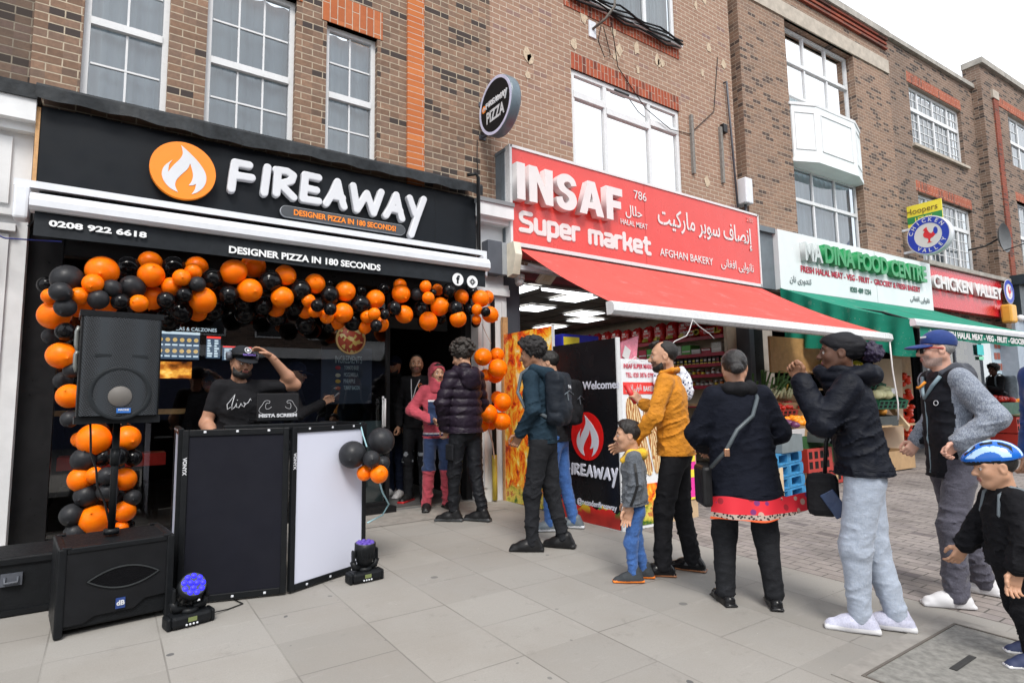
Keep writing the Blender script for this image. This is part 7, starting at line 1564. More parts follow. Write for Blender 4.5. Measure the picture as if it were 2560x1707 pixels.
        if collar: g.cone(s.neck-v3(.01, 0, .05*k), s.neck+v3(-.005, 0, collar*k), .075*k, .07*k, .02)
        if puff:
            fr, am = puff
            def fp(P_):
                z = P_[..., 2]+.03*vnoise(P_, 5, 2); return -am*(np.abs(np.sin(z*fr))**.6-.55)+.004*vnoise(P_, 30, 4)-.003*np.abs(vnoise(P_*np.array([1, 1, .5]), 38, 5))
            g.warp(fp, .07)
        if wr:
            dirs = []
            def fw(P_):
                Q = P_.copy(); Q[..., 2] *= 1.5; a_ = np.full(P_.shape[:-1], .6)
                for i in (0, 1):
                    dd = np.linalg.norm(P_-s.elb[i], axis=-1); a_ += 1.0*np.exp(-(dd/(.12*k))**2)
                a_ += .7*np.exp(-((P_[..., 2]-s.waist[2])/(.14*k))**2)
                return -wr*1.15*a_*folds(P_, 8/k, seed)
            g.warp(fw, .06)
        g.cut((0, 0, hz), (0, 0, -1), .012)
        for i in (0, 1):
            if sleeve < 1: continue
        if neckcut is not None:
            g.cone(s.neck+v3(.01*k, 0, neckcut*k), s.neck+v3(.03*k, 0, .2*k), .066*k, .09*k, .012, sub=True)
        v, F = g.mesh()
        if mi is not None: mi = mi(centers(v, F), s)
        s.topg = g; o = s.part(name, v, F, m_, 0 if mi is None else mi)
        mb = MB(); dm = s.seam if hasattr(s, 'seam') else mat('seam_dark', (.012, .012, .014), .8)
        for zz, rr in ((hz+.006, .0045), (hz+.04*k, .0022)):
            iz = int(round((zz-g.lo[2])/g.h)); pts = []
            for q in range(49):
                a_ = 2*PI*q/48; r_ = .02
                while r_ < .5:
                    ix = int(round((s.pel[0]+r_*math.cos(a_)-g.lo[0])/g.h)); iy = int(round((s.pel[1]+r_*math.sin(a_)-g.lo[1])/g.h))
                    if ix < 0 or iy < 0 or ix >= g.n[0] or iy >= g.n[1] or g.d[ix, iy, max(iz, 0)] > 0: break
                    r_ += g.h*.5
                pts.append((s.pel[0]+(r_-.002)*math.cos(a_), s.pel[1]+(r_-.002)*math.sin(a_), zz))
            mb.tube(pts, rr, 5)
        mb.build('hem', (m_[0] if isinstance(m_, list) else m_) if True else dm, o)
        return o
    def blob(s, name, lo, hi, fn, m_, h=.008, wr=None, relax=1, head=False, mi=None, parent=None):
        """free shape; head=True works in the head's frame"""
        g = SDF(lo, hi, h); fn(g)
        if wr: g.warp(wr, .04)
        v, F = g.mesh(relax=relax); c = centers(v, F)
        if head: v = s.H(v)
        o = link_mesh(name, np_mesh(name, [(v, F, 0 if mi is None else mi(c))], []), m_, parent or s.root); return o
    def hair(s, m_, kind='short', h=.006):
        lo, hi = (-.2, -.17, -.16), (.16, .17, .24)
        def base(g, a=.008):
            g.ell((-.014, 0, .037), (.098+a, .077+a, .084+a), .01)
        def facecut(g, x=.04, z=.05, back=-.07):
            g.cut((x, 0, z), (.85, 0, -.52), .012)                       # clear the face
            g.cut((0, 0, back), (0, 0, -1), .01)
        if kind == 'short':
            def f(g): base(g, .008); g.ell((.02, 0, .075), (.07, .065, .05), .03); facecut(g, .03, .03, -.055); [g.ell((.005, t_*.085, -.01), (.032, .03, .03), .012, sub=True) for t_ in (1, -1)]
            return s.blob('hair', lo, hi, f, m_, h, lambda P: .005*vnoise(P*np.array([1, 1, .6]), 60)-.004, head=True)
        if kind == 'afro':
            def f(g): g.ell((-.02, 0, .065), (.125, .118, .112), .02); g.ell((.03, 0, .1), (.095, .09, .07), .02); facecut(g, .045, .035, -.06)
            return s.blob('hair', lo, hi, f, m_, h, lambda P: .012*vnoise(P, 45)+.008*vnoise(P, 100, 2), head=True, relax=0)
        if kind == 'curly':
            def f(g):
                g.ell((-.02, 0, .07), (.12, .115, .11), .02); rr = np.random.default_rng(4)
                for i in range(150):
                    a, t_ = rr.uniform(0, 6.28), rr.uniform(-.35, 1.5); c = (-.02+.13*math.cos(t_)*math.cos(a), .125*math.cos(t_)*math.sin(a), .08+.125*math.sin(t_)); r_ = rr.uniform(.012, .024); g.ell(c, (r_, r_, r_), .008)
                facecut(g, .06, .02, -.065)
            return s.blob('hair', lo, hi, f, m_, .0052, lambda P: .006*vnoise(P, 90), head=True, relax=0)
        if kind == 'receding':
            def f(g): base(g, .007); facecut(g, .0, .05, -.075); g.ell((.075, .0, .1), (.09, .06, .06), .015, sub=True); [g.ell((.006, t_*.085, -.01), (.03, .03, .03), .012, sub=True) for t_ in (1, -1)]
            o = s.blob('hair', lo, hi, f, m_, h, lambda P: .003*vnoise(P*np.array([1, 1, .6]), 60), head=True)
            def f2(g): g.chain([(.082, -.02, .085), (.087, 0, .095), (.07, .02, .105), (.03, 0, .122)], [.012, .016, .014, .012], .02)
            s.blob('forelock', lo, hi, f2, m_, h, lambda P: .005*vnoise(P, 60), head=True, parent=o); return o
        if kind == 'bun':
            def f(g): base(g, .009); facecut(g, .045, .04, -.075); g.ell((-.118, .01, -.015), (.04, .05, .042), .012); [g.ell((.0, t_*.088, -.012), (.028, .02, .03), .012, sub=True) for t_ in (1, -1)]
            return s.blob('hair', lo, hi, f, m_, h, lambda P: .003*vnoise(P*np.array([.4, 1.6, 1.6]), 55), head=True)
        if kind == 'crop':
            def f(g): base(g, .004); facecut(g, .015, .03, -.06); [g.ell((.005, t_*.085, -.01), (.03, .03, .032), .012, sub=True) for t_ in (1, -1)]
            return s.blob('hair', lo, hi, f, m_, h, None, head=True)
    def beard(s, m_, full=1.0):
        def f(g):
            g.ell((.05, 0, -.092), (.04*full, .042, .04*full), .02)
            for t_ in (1, -1): g.cone((-.0, t_*.06, -.02), (.03, t_*.042, -.085), .012, .03*full, .02); g.cone((.03, t_*.042, -.085), (.07, t_*.02, -.095), .026*full, .022*full, .02); g.cone((.093, t_*.008, -.046), (.078, t_*.03, -.062), .006, .007, .006)
            g.ell((.1, 0, -.061), (.022, .023, .0105), .006, sub=True)
        return s.blob('beard', (-.05, -.11, -.17), (.14, .11, .03), f, m_, .0055, lambda P: .003*vnoise(P, 110), head=True)
    def cap(s, m_, brim=1, back=False, mb_=None, tilt=0, flat=False):
        def f(g):
            g.ell((-.016, 0, .052), (.108, .088, .09), .01); g.cut((0, 0, .033), (.12, 0, -1), .006)
        o = s.blob('cap', (-.17, -.13, -.05), (.22, .13, .18), f, m_, .006, lambda P: .0015*vnoise(P, 30), head=True)
        def f2(g):
            g.ell((.085, 0, .034), (.105, .085, .013), .01); g.cut((.03, 0, 0), (-1, 0, 0), .005)
            if not flat: g.warp(lambda P: 0)
        g = SDF((-.02, -.12, -.02), (.22, .12, .09), .005); f2(g); v, F = g.mesh()
        if not flat: v[:, 2] -= 2.2*v[:, 1]**2
        v[:, 2] -= .12*(v[:, 0]-.08)
        link_mesh('brim', np_mesh('brim', [(s.H(v), F, 0)], []), mb_ or m_, o); return o
    def hood_up(s, m_):
        def f(g):
            g.ell((-.02, 0, .02), (.128, .105, .13), .02); g.cone((-.03, 0, -.08), (-.03, 0, -.19), .095, .11, .04); g.cone((.045, 0, -.11), (.0, 0, -.2), .06, .09, .04)
            g.ell((.135, 0, -.012), (.1, .068, .1), .02, sub=True); g.ell((0, 0, .0), (.1, .08, .1), .01, sub=True)
        return s.blob('hood', (-.2, -.17, -.24), (.17, .17, .19), f, m_, .007, lambda P: .006*(1-2*np.abs(vnoise(P, 14))), head=True)
    def hood_down(s, m_, sz=1.0, seed=0):
        k = s.k; n = s.neck
        def f(g):
            g.chain([n+v3(.05, .075, .0)*k, n+v3(-.02, .105, .02)*k, n+v3(-.095, .06, .0)*k, n+v3(-.115, 0, -.02)*k, n+v3(-.095, -.06, .0)*k, n+v3(-.02, -.105, .02)*k, n+v3(.05, -.075, .0)*k], [.028*k*sz, .04*k*sz, .05*k*sz, .055*k*sz, .05*k*sz, .04*k*sz, .028*k*sz], .04)
            g.ell(n+v3(-.13, 0, -.085)*k, (.05*k*sz, .105*k*sz, .09*k*sz), .05)
            g.ell(n+v3(-.06, 0, .05)*k, (.06*k, .07*k, .06*k), .02, sub=True)
        return s.blob('hood', n-.3*k, n+.22*k, f, m_, .009, lambda P: .008*k*(1-2.2*np.abs(vnoise(P, 12/k, seed))))
    def backpack(s, m_, sz=(.085, .15, .23), off=(-.2, 0, -.22), straps=True, label=None, trim=None, th=.03):
        k = s.k; c = s.neck+v3(*off)*k; s_ = v3(*sz)*k
        def f(g):
            g.box(c, s_, .055*k, .02); g.ell(c+v3(-.05*k, 0, -.09*k), (.07*k, s_[1]*.85, .11*k), .03)
        o = s.blob('backpack', c-s_-.09, c+s_+.09, f, m_, .009, lambda P: .008*(1-2*np.abs(vnoise(P, 13, 3))))
        if label: o['label'] = label
        mb = MB()
        if straps:
            for i in (0, 1):
                sg = 1 if i == 0 else -1; p = s.sh[i]
                mb.tube([Vector(q) for q in (c+v3(.06*k, sg*.07*k, .17*k), p+v3(-.07, -sg*.055, .085)*k, p+v3(.0, -sg*.06, .105)*k, p+v3(.1, -sg*.05, .04)*k, p+v3(.13, -sg*.03, -.12)*k, p+v3(.05, sg*.01, -.25)*k, c+v3(.03*k, sg*.11*k, -.17*k))], .016*k, 6, flat=None)
            mb.build('strap', trim or m_, o)
        mb = MB(); mb.tube([Vector(c+v3(-s_[0]-.012, y*s_[1]*.8, .06*k-.03*abs(y))) for y in (-1, -.5, 0, .5, 1)], .004, 5); mb.tube([Vector(c+v3(-s_[0]-.012, .05*k, .05*k)), Vector(c+v3(-s_[0]-.02, .05*k, -.02*k))], .005, 5); mb.build('zip', trim or M_grey, o)
        return o
# ----------------------------------------------------------------- shared materials
M_hair = hairm('black_hair', (.012, .01, .009)); M_curl = hairm('dark_curly_hair', (.03, .024, .02), .6, 120); M_ghair = hairm('grey_hair', (.3, .3, .3)); M_stub = mat('stubble', (.16, .09, .065), .6, var=.2, scale=90)
SK1 = skin('skin_tan', (.42, .22, .14)); SK2 = skin('skin_olive', (.48, .27, .175)); SK3 = skin('skin_brown', (.16, .075, .045)); SK4 = skin('skin_fair', (.58, .33, .25)); SK5 = skin('skin_dark', (.11, .052, .034)); SK6 = skin('skin_child', (.5, .28, .18)); SKd = skin('skin_midbrown', (.27, .135, .08))
C_blk = cloth('black_cotton', (.012, .012, .014)); C_blk2 = cloth('black_jersey', (.016, .017, .02), fold=.35); C_navy = cloth('navy_nylon', (.006, .0075, .013), .55, fold=.4, sheen=.05); C_joker = cloth('grey_jersey', (.33, .38, .47), .9, heather=.35, color2=(.5, .54, .6)); C_jean = cloth('blue_denim', (.035, .1, .3), .85, heather=.3, color2=(.1, .22, .5), fold=.4)
C_must = cloth('mustard_cotton', (.5, .19, .012), .75, fold=.5, fscale=14, sheen=.05); C_slate = cloth('slate_blue_fleece', (.014, .03, .046), .8, fold=.4); C_puff = cloth('plum_nylon', (.018, .012, .021), .38, fold=.25, fscale=20, sheen=0, var=.1)
M_sblack = mat('shoe_black', (.012, .012, .013), .4, var=.2); M_swhite = mat('shoe_white', (.66, .66, .68), .5, var=.06); M_bpk = cloth('backpack_nylon', (.014, .018, .025), .5, fold=.3)
def GP(px, py): p = G(px, py); return (p.x, p.y, p.z)
# ================================================================= 1 the DJ
p = Person('DJ in a black T-shirt and cap touching his cap behind the booth', (.86, 5.0, gz(5)), -97, 1.63, 1.24, lean=.06, head=(22, 12),
           arms=[((-.01, .27, .02), (.12, .06, .25)), ((.0, .09, -.29), (.24, .02, -.4))])
p.head(SK1, stub=None).arm_skin(0, SK1).arm_skin(1, SK1).hand(0, SK1, d=(.1, -.7, .45), up=(.8, 0, .3), curl=.3).hand(1, SK1, d=(1, .1, -.2), up=(0, 1, .3), curl=.5).finish(SK1)
M_bcap = cloth('black_cap_cotton', (.016, .018, .022), .8, fold=.05); cp = p.cap(M_bcap, flat=True); p.beard(M_hair, 1.12); p.hair(M_hair, 'crop')
tp_ = p.top(C_blk, th=.012, hem=.47, sleeve=.62, wr=.006, name='tshirt', belly=.0, neckcut=.03); p.trousers(C_blk2); p.shoes(M_sblack, M_sblack)
def hp(P, pts, r, name, m_, par, n=8): return MB().tube([Vector(P.H(q)) for q in pts], r, n).build(name, m_, par)
hpx = hp(p, [(.0, .098, .06), (.06, .085, .075), (.098, .04, .08), (.105, 0, .082), (.098, -.04, .08), (.06, -.085, .075), (.0, -.098, .06)], .012, 'headphones', M_plst, p.root)
mb = MB()
for t_ in (1, -1): mb.tube([Vector(p.H((-.005, t_*.09, .05))), Vector(p.H((-.012, t_*.125, .045)))], .034, 14)
mb.build('ear_cup', M_dgrey, hpx)
def onhead(P, q, zdir=(0, 0, 1), n=(1, 0, 0)):
    o = Vector(P.H(q)); nn = Vector(P.hR @ np.array(n)); up = Vector(P.hR @ np.array(zdir)); return frame_y(o, up.cross(nn), up)
text('headphone_lettering', 'technics', .018, mat('lettering_violet', (.3, .2, .7), .5), hpx, onhead(p, (.119, 0, .075)), width=.1, bold=.03, ex=.0006)
put(poly_mesh([disc_loop(.026, 24), disc_loop(.021, 24)], .0006), 'cap_badge', M_swht, cp, onhead(p, (.085, -.0, .115), n=(1, 0, .85), zdir=(-.85, 0, 1))); put(poly_mesh([disc_loop(.012, 6)], .0006), 'cap_badge', M_swht, cp, onhead(p, (.086, -.0, .115), n=(1, 0, .85), zdir=(-.85, 0, 1)))
dl = [[(.0, .0), (-.018, -.012), (-.02, .015), (-.004, .035), (.02, .07), (.006, .012), (.006, -.014), (.022, .0), (.032, .022), (.03, .0), (.044, -.004), (.056, .02), (.06, .008), (.072, .0), (.08, .018), (.07, .026), (.076, .012), (.094, .024), (.106, .046), (.112, .034)], [(.034, .036), (.036, .04)]]
z0 = p.chest[2]-.03
put(strokes_mesh(smooth_ := [[(x*1.25, y*1.35) for x, y in s_] for s_ in dl], .006), 'script_print', M_swht, tp_, frame_y((p.chest[0]+.152, -.07, z0), (0.06, 1, 0), (-.1, 0, 1)))
pass
PHH = W(720, 903, 6.43).z-.15-.03; YTH = W(525, 922, 6.43).z-.15-.03
# ================================================================= 2 boy in the shop, 3 young man with phone
q = W(524, 955, 7.3)
p = Person('youth in a dark cap and black jacket looking out through the shop window', (W(525, 955, 6.43).x, 6.43, .15), -100, YTH, head=(0, 6)); p.head(SKd).finish(SKd); p.cap(cloth('charcoal_cap', (.01, .012, .014))); p.hair(M_hair, 'crop'); p.top(C_blk, th=.025, collar=.03); p.trousers(C_blk2); p.shoes(M_sblack, M_sblack)
q = W(716, 925, 7.15)
p = Person('young man in a navy cap reading his phone inside the shop window', (1.63, 6.43, .15), -24, PHH, head=(-14, 12), arms=[((.08, .04, -.27), (.3, -.06, -.16)), ((.1, .04, -.27), (.33, -.08, -.14))])
p.head(SK2).hand(0, SK2, d=(.7, -.3, .5), up=(.2, 0, 1), curl=.7).hand(1, SK2, d=(.8, .3, .4), up=(.2, 0, 1), curl=.6).finish(SK2); p.cap(cloth('navy_cap', (.008, .012, .03))); p.hair(M_hair, 'crop'); p.top(C_blk, th=.022, collar=.03); p.trousers(C_blk2); p.shoes(M_sblack, M_sblack)
ph = empty('phone', 'phone held up by the young man in the shop window', 'phone', tuple(Matrix.Rotation(rad(-24), 3, 'Z') @ Vector(p.wri[1]+v3(.1, .06, .05)) + Vector(p.root.location)), rad(-24)); ph.rotation_euler = (0, -.7, rad(-24)); MB().box((-.08, -.037, -.005), (.08, .037, .005), .004).build('case', mat('phone_silver', (.25, .27, .3), .3, .4), ph); MB().box((-.07, -.033, .005), (.07, .033, .0056)).build('screen', M_blk, ph)
# ================================================================= 5 man behind the door glass, 4 man with lanyard
q = G(985, 1228); p = Person('bearded man in a navy cap and white trainers behind the door glass', (q.x-.12, 7.05, .15), -150, 1.74, head=(0, 5), feet=[(.02, .1, 10), (-.04, -.1, -5)], arms=[None, ((.12, .08, -.24), (.36, .02, -.14))])
p.head(SK1).hand(0, SK1).hand(1, SK1, d=(1, .2, .1), up=(0, .3, 1), curl=.35).finish(SK1); p.beard(M_hair, .9); p.cap(cloth('navy_cap', (.008, .012, .03))); p.hair(M_hair, 'crop'); p.top(C_blk, th=.022, collar=.03); p.trousers(cloth('dark_denim', (.012, .018, .04))); p.shoes(M_swhite, M_swhite, lab=M_dgrey)
p = Person('man in a black top with a white lanyard standing inside the doorway', GP(1042, 1254), -128, 1.74, head=(12, 0), feet=[(.05, .1, 15), (-.02, -.11, -15)], arms=[((.02, .07, -.28), (.13, .0, -.5)), ((-.02, .08, -.28), (.05, .06, -.53))])
p.head(SK2, stub=M_stub).hand(0, SK2, d=(.6, -.3, -.6), up=(.5, 0, .5), curl=1.1).hand(1, SK2, curl=.9).finish(SK2); p.hair(M_hair, 'crop'); tp_ = p.top(C_blk, th=.02, hem=.5, name='sweatshirt')
def rip(c, s):
    return ((np.abs(c[:, 2]-.5*s.h*.62) < .07) & (c[:, 0] > .03) & (vnoise(c, 22, 5) > .25)).astype(int)
p.trousers([C_blk2, mat('ripped_patch', (.35, .38, .42), .8)], mi=rip, r=(.088, .064, .05)); p.shoes(M_sblack, mat('shoe_red', (.5, .015, .02), .5), lab=mat('shoe_red', (.5, .015, .02)))
lyd = MB(); lyd.tube([Vector(x) for x in (p.neck+v3(-.03, .06, .01), p.neck+v3(.06, .055, -.02), p.chest+v3(.16, .02, .03), p.chest+v3(.185, -.01, -.1), p.chest+v3(.19, -.015, -.2))], .006, 6); lyd.tube([Vector(x) for x in (p.neck+v3(-.03, -.06, .01), p.neck+v3(.06, -.055, -.02), p.chest+v3(.165, -.03, .03), p.chest+v3(.188, -.018, -.1), p.chest+v3(.19, -.015, -.2))], .006, 6); ly = lyd.build('lanyard', M_swht, p.root); MB().box(tuple(p.chest+v3(.185, -.04, -.27)), tuple(p.chest+v3(.195, .01, -.2))).build('card_holder', M_alw, ly)
for i, (ch, cc) in enumerate((('G', (.7, .15, .02)), ('E', (.7, .6, .05)), ('N', (.1, .5, .5)), ('Y', (.1, .1, .5)))): text('chest_letters', ch, .055, mat('chest%d' % i, cc, .5), tp_, frame_y((p.chest[0]+.172-.004*i, .075+.02*(i % 2), p.chest[2]+.04-.05*i), (-.12, 1, 0), (0, 0, 1)), bold=.03, ex=.003)
# ================================================================= 6 red hooded tracksuit
C_red = cloth('faded_red_fleece', (.4, .06, .085), .85, fold=.4); C_nvy = cloth('navy_fleece', (.018, .035, .09), .85, fold=.3)
def trk(c, s):
    k = s.k; f = (c[:, 0] > .02) & (np.abs(c[:, 1]) < .125*k); m_ = np.zeros(len(c), int); m_[f & (c[:, 2] < s.chest[2]-.0*k) & (c[:, 2] > .585*s.h)] = 1; m_[f & (np.abs(c[:, 2]-(s.chest[2]+.004)) < .008)] = 2; m_[(c[:, 2] < .52*s.h)] = 1; m_[np.abs(c[:, 2]-.525*s.h) < .008] = 2; return m_
def trl(c, s): m_ = np.zeros(len(c), int); m_[(c[:, 0] > -.02) & (c[:, 2] < .49*s.h) & (c[:, 2] > .27*s.h)] = 1; return m_
p = Person('youth in a faded red hooded tracksuit with navy panels in the doorway', GP(1092, 1272), -106, 1.6, .95, head=(12, 0), feet=[(.0, .12, 14), (.03, -.12, -14)], arms=[((.0, .09, -.27), (.12, .02, -.45)), ((-.02, .17, -.24), (.2, -.05, -.36))])
p.head(SK2, ear=False).hand(0, SK2, curl=.9).hand(1, SK2, d=(.5, .7, -.25), up=(.6, 0, .7), curl=1.15).finish(SK2); p.hair(M_hair, 'short')
p.top([C_red, C_nvy, M_swht], th=.03, hem=.5, mi=trk, wr=.008, name='hoodie'); p.hood_up(C_red); p.trousers([C_red, C_nvy], r=(.09, .072, .058), mi=trl, wr=.009, cuff=.052); p.shoes(M_sblack, M_sblack, high=.03)
def f(g): g.chain([(.098, -.018, -.046), (.1, 0, -.044), (.098, .018, -.046)], [.003, .004, .003], .004)
p.blob('moustache', (.07, -.04, -.07), (.13, .04, -.02), f, M_hair, .003, head=True)
# ================================================================= 7 plum puffer jacket
p = Person('curly haired youth in a plum puffer jacket seen from behind', GP(1166, 1302), 93, 1.76, 1.05, lean=.02, head=(35, 12), feet=[(.08, .1, 45), (-.1, -.12, 35)], arms=[((.02, .1, -.27), (.1, .02, -.5)), ((.06, .1, -.27), (.2, -.02, -.47))])
p.head(SK2).hand(0, SK2, curl=.8).hand(1, SK2, curl=.8).finish(SK2); p.hair(M_curl, 'curly'); p.top(C_puff, th=.036, hem=.5, wr=.004, puff=(33, .017), armr=(.056, .05, .042), h=.009, cuff=False, collar=.04); p.hood_down(C_puff, 1.12, 2)
p.trousers(cloth('black_nylon', (.013, .014, .017), .5, fold=.45), r=(.088, .067, .05), wr=.009, cuff=.045, hem=.07); p.shoes(M_sblack, mat('shoe_charcoal', (.05, .055, .06), .5), lab=M_grey)
mb = MB(); sg_ = p.ank
for i in (0, 1): mb.tube([Vector(p.ank[i]+v3(0, 0, .0)), Vector(p.ank[i]+v3(0, 0, .1))], .042, 12)
mb.build('sock', M_blk, p.root); mb = MB(); a_ = p.hip[0]*.5+p.knee[0]*.5; mb.box(tuple(a_+v3(-.08, .075, -.07)), tuple(a_+v3(.05, .1, .09)), .01); mb.build('cargo_pocket', C_blk2, p.root)
# ================================================================= 8 afro and backpack, 9 his companion
p = Person('youth with an afro, slate blue hooded top and grey backpack looking left', GP(1364, 1372), 122, 1.72, .96, lean=.05, head=(12, 8), feet=[(.08, .1, 20), (-.13, -.1, 5)], arms=[((-.04, .06, -.27), (.1, .0, -.47)), ((-.03, .05, -.28), (.08, .02, -.5))])
p.head(SKd).hand(0, SKd, curl=.9).hand(1, SKd, curl=.9).finish(SKd); p.hair(hairm('afro_hair', (.014, .012, .012), .7, 130), 'afro'); p.top(C_slate, th=.026, hem=.505, wr=.009, name='hoodie'); p.hood_down(C_slate, 1.0, 5); bk = p.backpack(M_bpk, trim=M_grey)
put(strokes_mesh([[(0, 0), (0, .03)], [(0, .03), (.028, .03)], [(0, .016), (.02, .016)], [(.038, 0), (.038, .02)], [(.05, 0), (.05, .03)], [(.062, 0), (.072, .02), (.084, 0)]], .004), 'worn_print', M_alw, bk, frame_y(tuple(p.neck+v3(-.31, .06, -.14)), (0.1, -1, 0), (0.1, 0, 1)))
p.trousers(C_blk2, r=(.094, .07, .05), wr=.009); p.shoes(M_sblack, M_sblack)
q = G(1380, 1322); p = Person('youth in a black hooded jacket and blue jeans half hidden behind the afro', (q.x+.05, q.y-.05, q.z), 124, 1.68, 1.0, lean=.04, head=(8, 10), feet=[(.06, .1, 25), (-.12, -.1, 10)], arms=[None, None])
p.head(SK2).hand(0, SK2).hand(1, SK2).finish(SK2); p.hair(M_hair, 'short'); p.top(C_blk, th=.03, hem=.49, wr=.008); p.hood_down(C_blk, .95, 7); p.backpack(C_blk, trim=M_dgrey, off=(-.2, 0, -.24)); p.trousers(C_jean, r=(.086, .066, .054), wr=.0045); p.shoes(M_grey, M_alw, lab=M_alw)
# ================================================================= 10 mustard shirt, 11 boy in denim
p = Person('bearded man in a mustard shirt and black trousers holding the boy by the chin', GP(1704, 1434), 118, 1.66, 1.06, lean=.03, head=(16, 2), feet=[(.11, .1, 16), (-.06, -.12, -2)], arms=[((.05, .14, -.25), (.26, .1, -.475)), ((.05, .05, -.25), (.27, .03, -.16))])
p.head(SK2, stub=M_stub).hand(0, SK2, d=(.95, .1, -.15), up=(.1, .3, 1), curl=.45).hand(1, SK2, d=(.5, .3, .7), up=(.3, 0, .8), curl=1.0).finish(SK2); p.hair(M_hair, 'receding'); p.beard(M_hair, .86)
sh_ = p.top(C_must, th=.02, hem=.505, wr=.011, name='shirt', flare=.022, h=.008); n = p.neck
def f(g):
    g.chain([n+v3(.07, .02, -.0), n+v3(.035, .07, .025), n+v3(-.045, .062, .045), n+v3(-.065, 0, .05), n+v3(-.045, -.062, .045), n+v3(.035, -.07, .025), n+v3(.07, -.02, .0)], [.016, .018, .02, .021, .02, .018, .016], .015); g.ell(n+v3(0, 0, .08), (.06, .058, .1), .01, sub=True)
p.blob('collar', n-.15, n+.15, f, C_must, .007, parent=sh_)
mb = MB()
for q in (.25, .6): c_ = p.wri[0]-(p.wri[0]-p.elb[0])*(.06+.16*q); mb.ball(tuple(c_+v3(-.03, .052, .0)), .006, 10, 6)
mb.build('button', M_alw, sh_)
p.trousers(C_blk, r=(.088, .07, .062), wr=.008, tcut=.525); p.shoes(mat('polished_black', (.01, .01, .011), .18), mat('tan_sole', (.35, .14, .06), .5), solet=.016, hgt=.075)
rp_ = p.root; gc = Vector(p.wri[1]+v3(.06, .02, .07))
tag(MB().tube([rp_.matrix_basis @ (gc+Vector((-.02, 0, -.07))), rp_.matrix_basis @ (gc+Vector((.05, .02, .08)))], .022, 12).build('red_carton', mat('red_carton', (.6, .02, .02), .4)), 'small red object held at the chest of the mustard shirt man', 'carton')
p = Person('small boy in a grey denim jacket with yellow collar and orange soled shoes', GP(1594, 1450), 137, 1.07, 1.0, child=True, head=(2, 2), feet=[(.03, .05, 6), (-.05, -.06, -4)], arms=[((-.02, .07, -.28), (.06, .05, -.53)), None])
p.head(SK6).hand(0, SK6, curl=.4).hand(1, SK6).finish(SK6); p.hair(hairm('boy_black_hair', (.014, .011, .01), .45), 'short')
C_gden = cloth('grey_denim', (.075, .085, .1), .85, heather=.35, color2=(.2, .22, .25), fold=.45); C_yel = cloth('yellow_fleece', (.75, .45, .03), .9)
jk = p.top(C_gden, th=.026, hem=.485, wr=.009, h=.0075, armr=(.056, .05, .045)); n = p.neck; k = p.k
def f(g): g.chain([n+v3(.09, .05, -.06)*k*1.3, n+v3(.02, .085, .0)*k*1.3, n+v3(-.075, .05, .0)*k*1.3, n+v3(-.085, 0, -.01)*k*1.3, n+v3(-.075, -.05, .0)*k*1.3, n+v3(.02, -.085, .0)*k*1.3, n+v3(.09, -.05, -.06)*k*1.3], [.022, .03, .034, .036, .034, .03, .022], .02)
p.blob('hood', n-.2, n+.2, f, C_yel, .008, lambda P: .005*vnoise(P, 25))
mb = MB(); a_, e_, w_ = p.sh[0], p.elb[0], p.wri[0]; mb.tube([Vector(q+v3(.0, .052, 0)) for q in (a_+v3(0, 0, -.03), a_*.5+e_*.5, e_, e_*.5+w_*.5, w_+v3(0, 0, .02))], .012, 4); mb.build('sleeve_stripe', M_blk, jk)
p.trousers(C_jean, r=(.088, .068, .056), wr=.008, h=.0075, hem=.05); p.shoes(cloth('charcoal_suede', (.045, .05, .055)), mat('orange_sole', (.85, .22, .02), .5), lab=mat('orange_sole', (.85, .22, .02)), L_=.29, high=.03)
# ================================================================= 12 woman in navy from behind
C_rib = cloth('navy_rib_knit', (.006, .0075, .014), .85, fold=.45, fscale=7); 
t = NT('red_print_scarf'); c = t.coord(); s_ = t.sep(c); vo = t.n("ShaderNodeTexVoronoi"); vo.inputs['Scale'].default_value = 16; t.l(c, vo.inputs['Vector'])
zz = t.math('ADD', s_[2], t.math('MULTIPLY', t.noise(c, 3, 2), .03)); base_ = t.mix(t.math('LESS_THAN', vo.outputs['Distance'], .3), (.62, .015, .03), t.ramp(t.sep(vo.outputs['Color'])[0], [(0, (.18, .02, .14)), (.5, (.5, .3, .25)), (.75, (.3, .01, .02))], 'CONSTANT'))
wv = t.n("ShaderNodeTexVoronoi"); wv.inputs['Scale'].default_value = 60; t.l(c, wv.inputs['Vector']); lace = t.mix(t.math('GREATER_THAN', wv.outputs['Distance'], .42), (.012, .01, .012), (.4, .32, .27))
band = lambda a, b: t.math('MULTIPLY', t.math('GREATER_THAN', zz, a), t.math('LESS_THAN', zz, b))
cc = t.mix(band(.56, .588), base_, lace); cc = t.mix(band(.545, .56), cc, (.7, .1, .02)); cc = t.mix(band(.515, .545), cc, lace); t.set(color=cc, rough=.7); M_scarf = t.m
p = Person('woman in a long navy top with a crossbody bag, back to the viewer', GP(1876, 1512), 52, 1.55, 1.38, lean=.03, head=(-6, 4), feet=[(.03, .135, 8), (-.03, -.135, -10)], arms=[((.06, .12, -.26), (.26, .02, -.36)), ((.05, .13, -.26), (.26, .0, -.36))], hs=.93)
p.head(SK1).hand(0, SK1, curl=.7).hand(1, SK1, curl=.7).finish(SK1); p.hair(hairm('sleek_black_hair', (.018, .016, .016), .35, 220), 'bun')
tp_ = p.top(C_rib, th=.03, hem=.415, wr=.008, flare=.03, name='long_top', armr=(.062, .054, .042), h=.01); n = p.neck
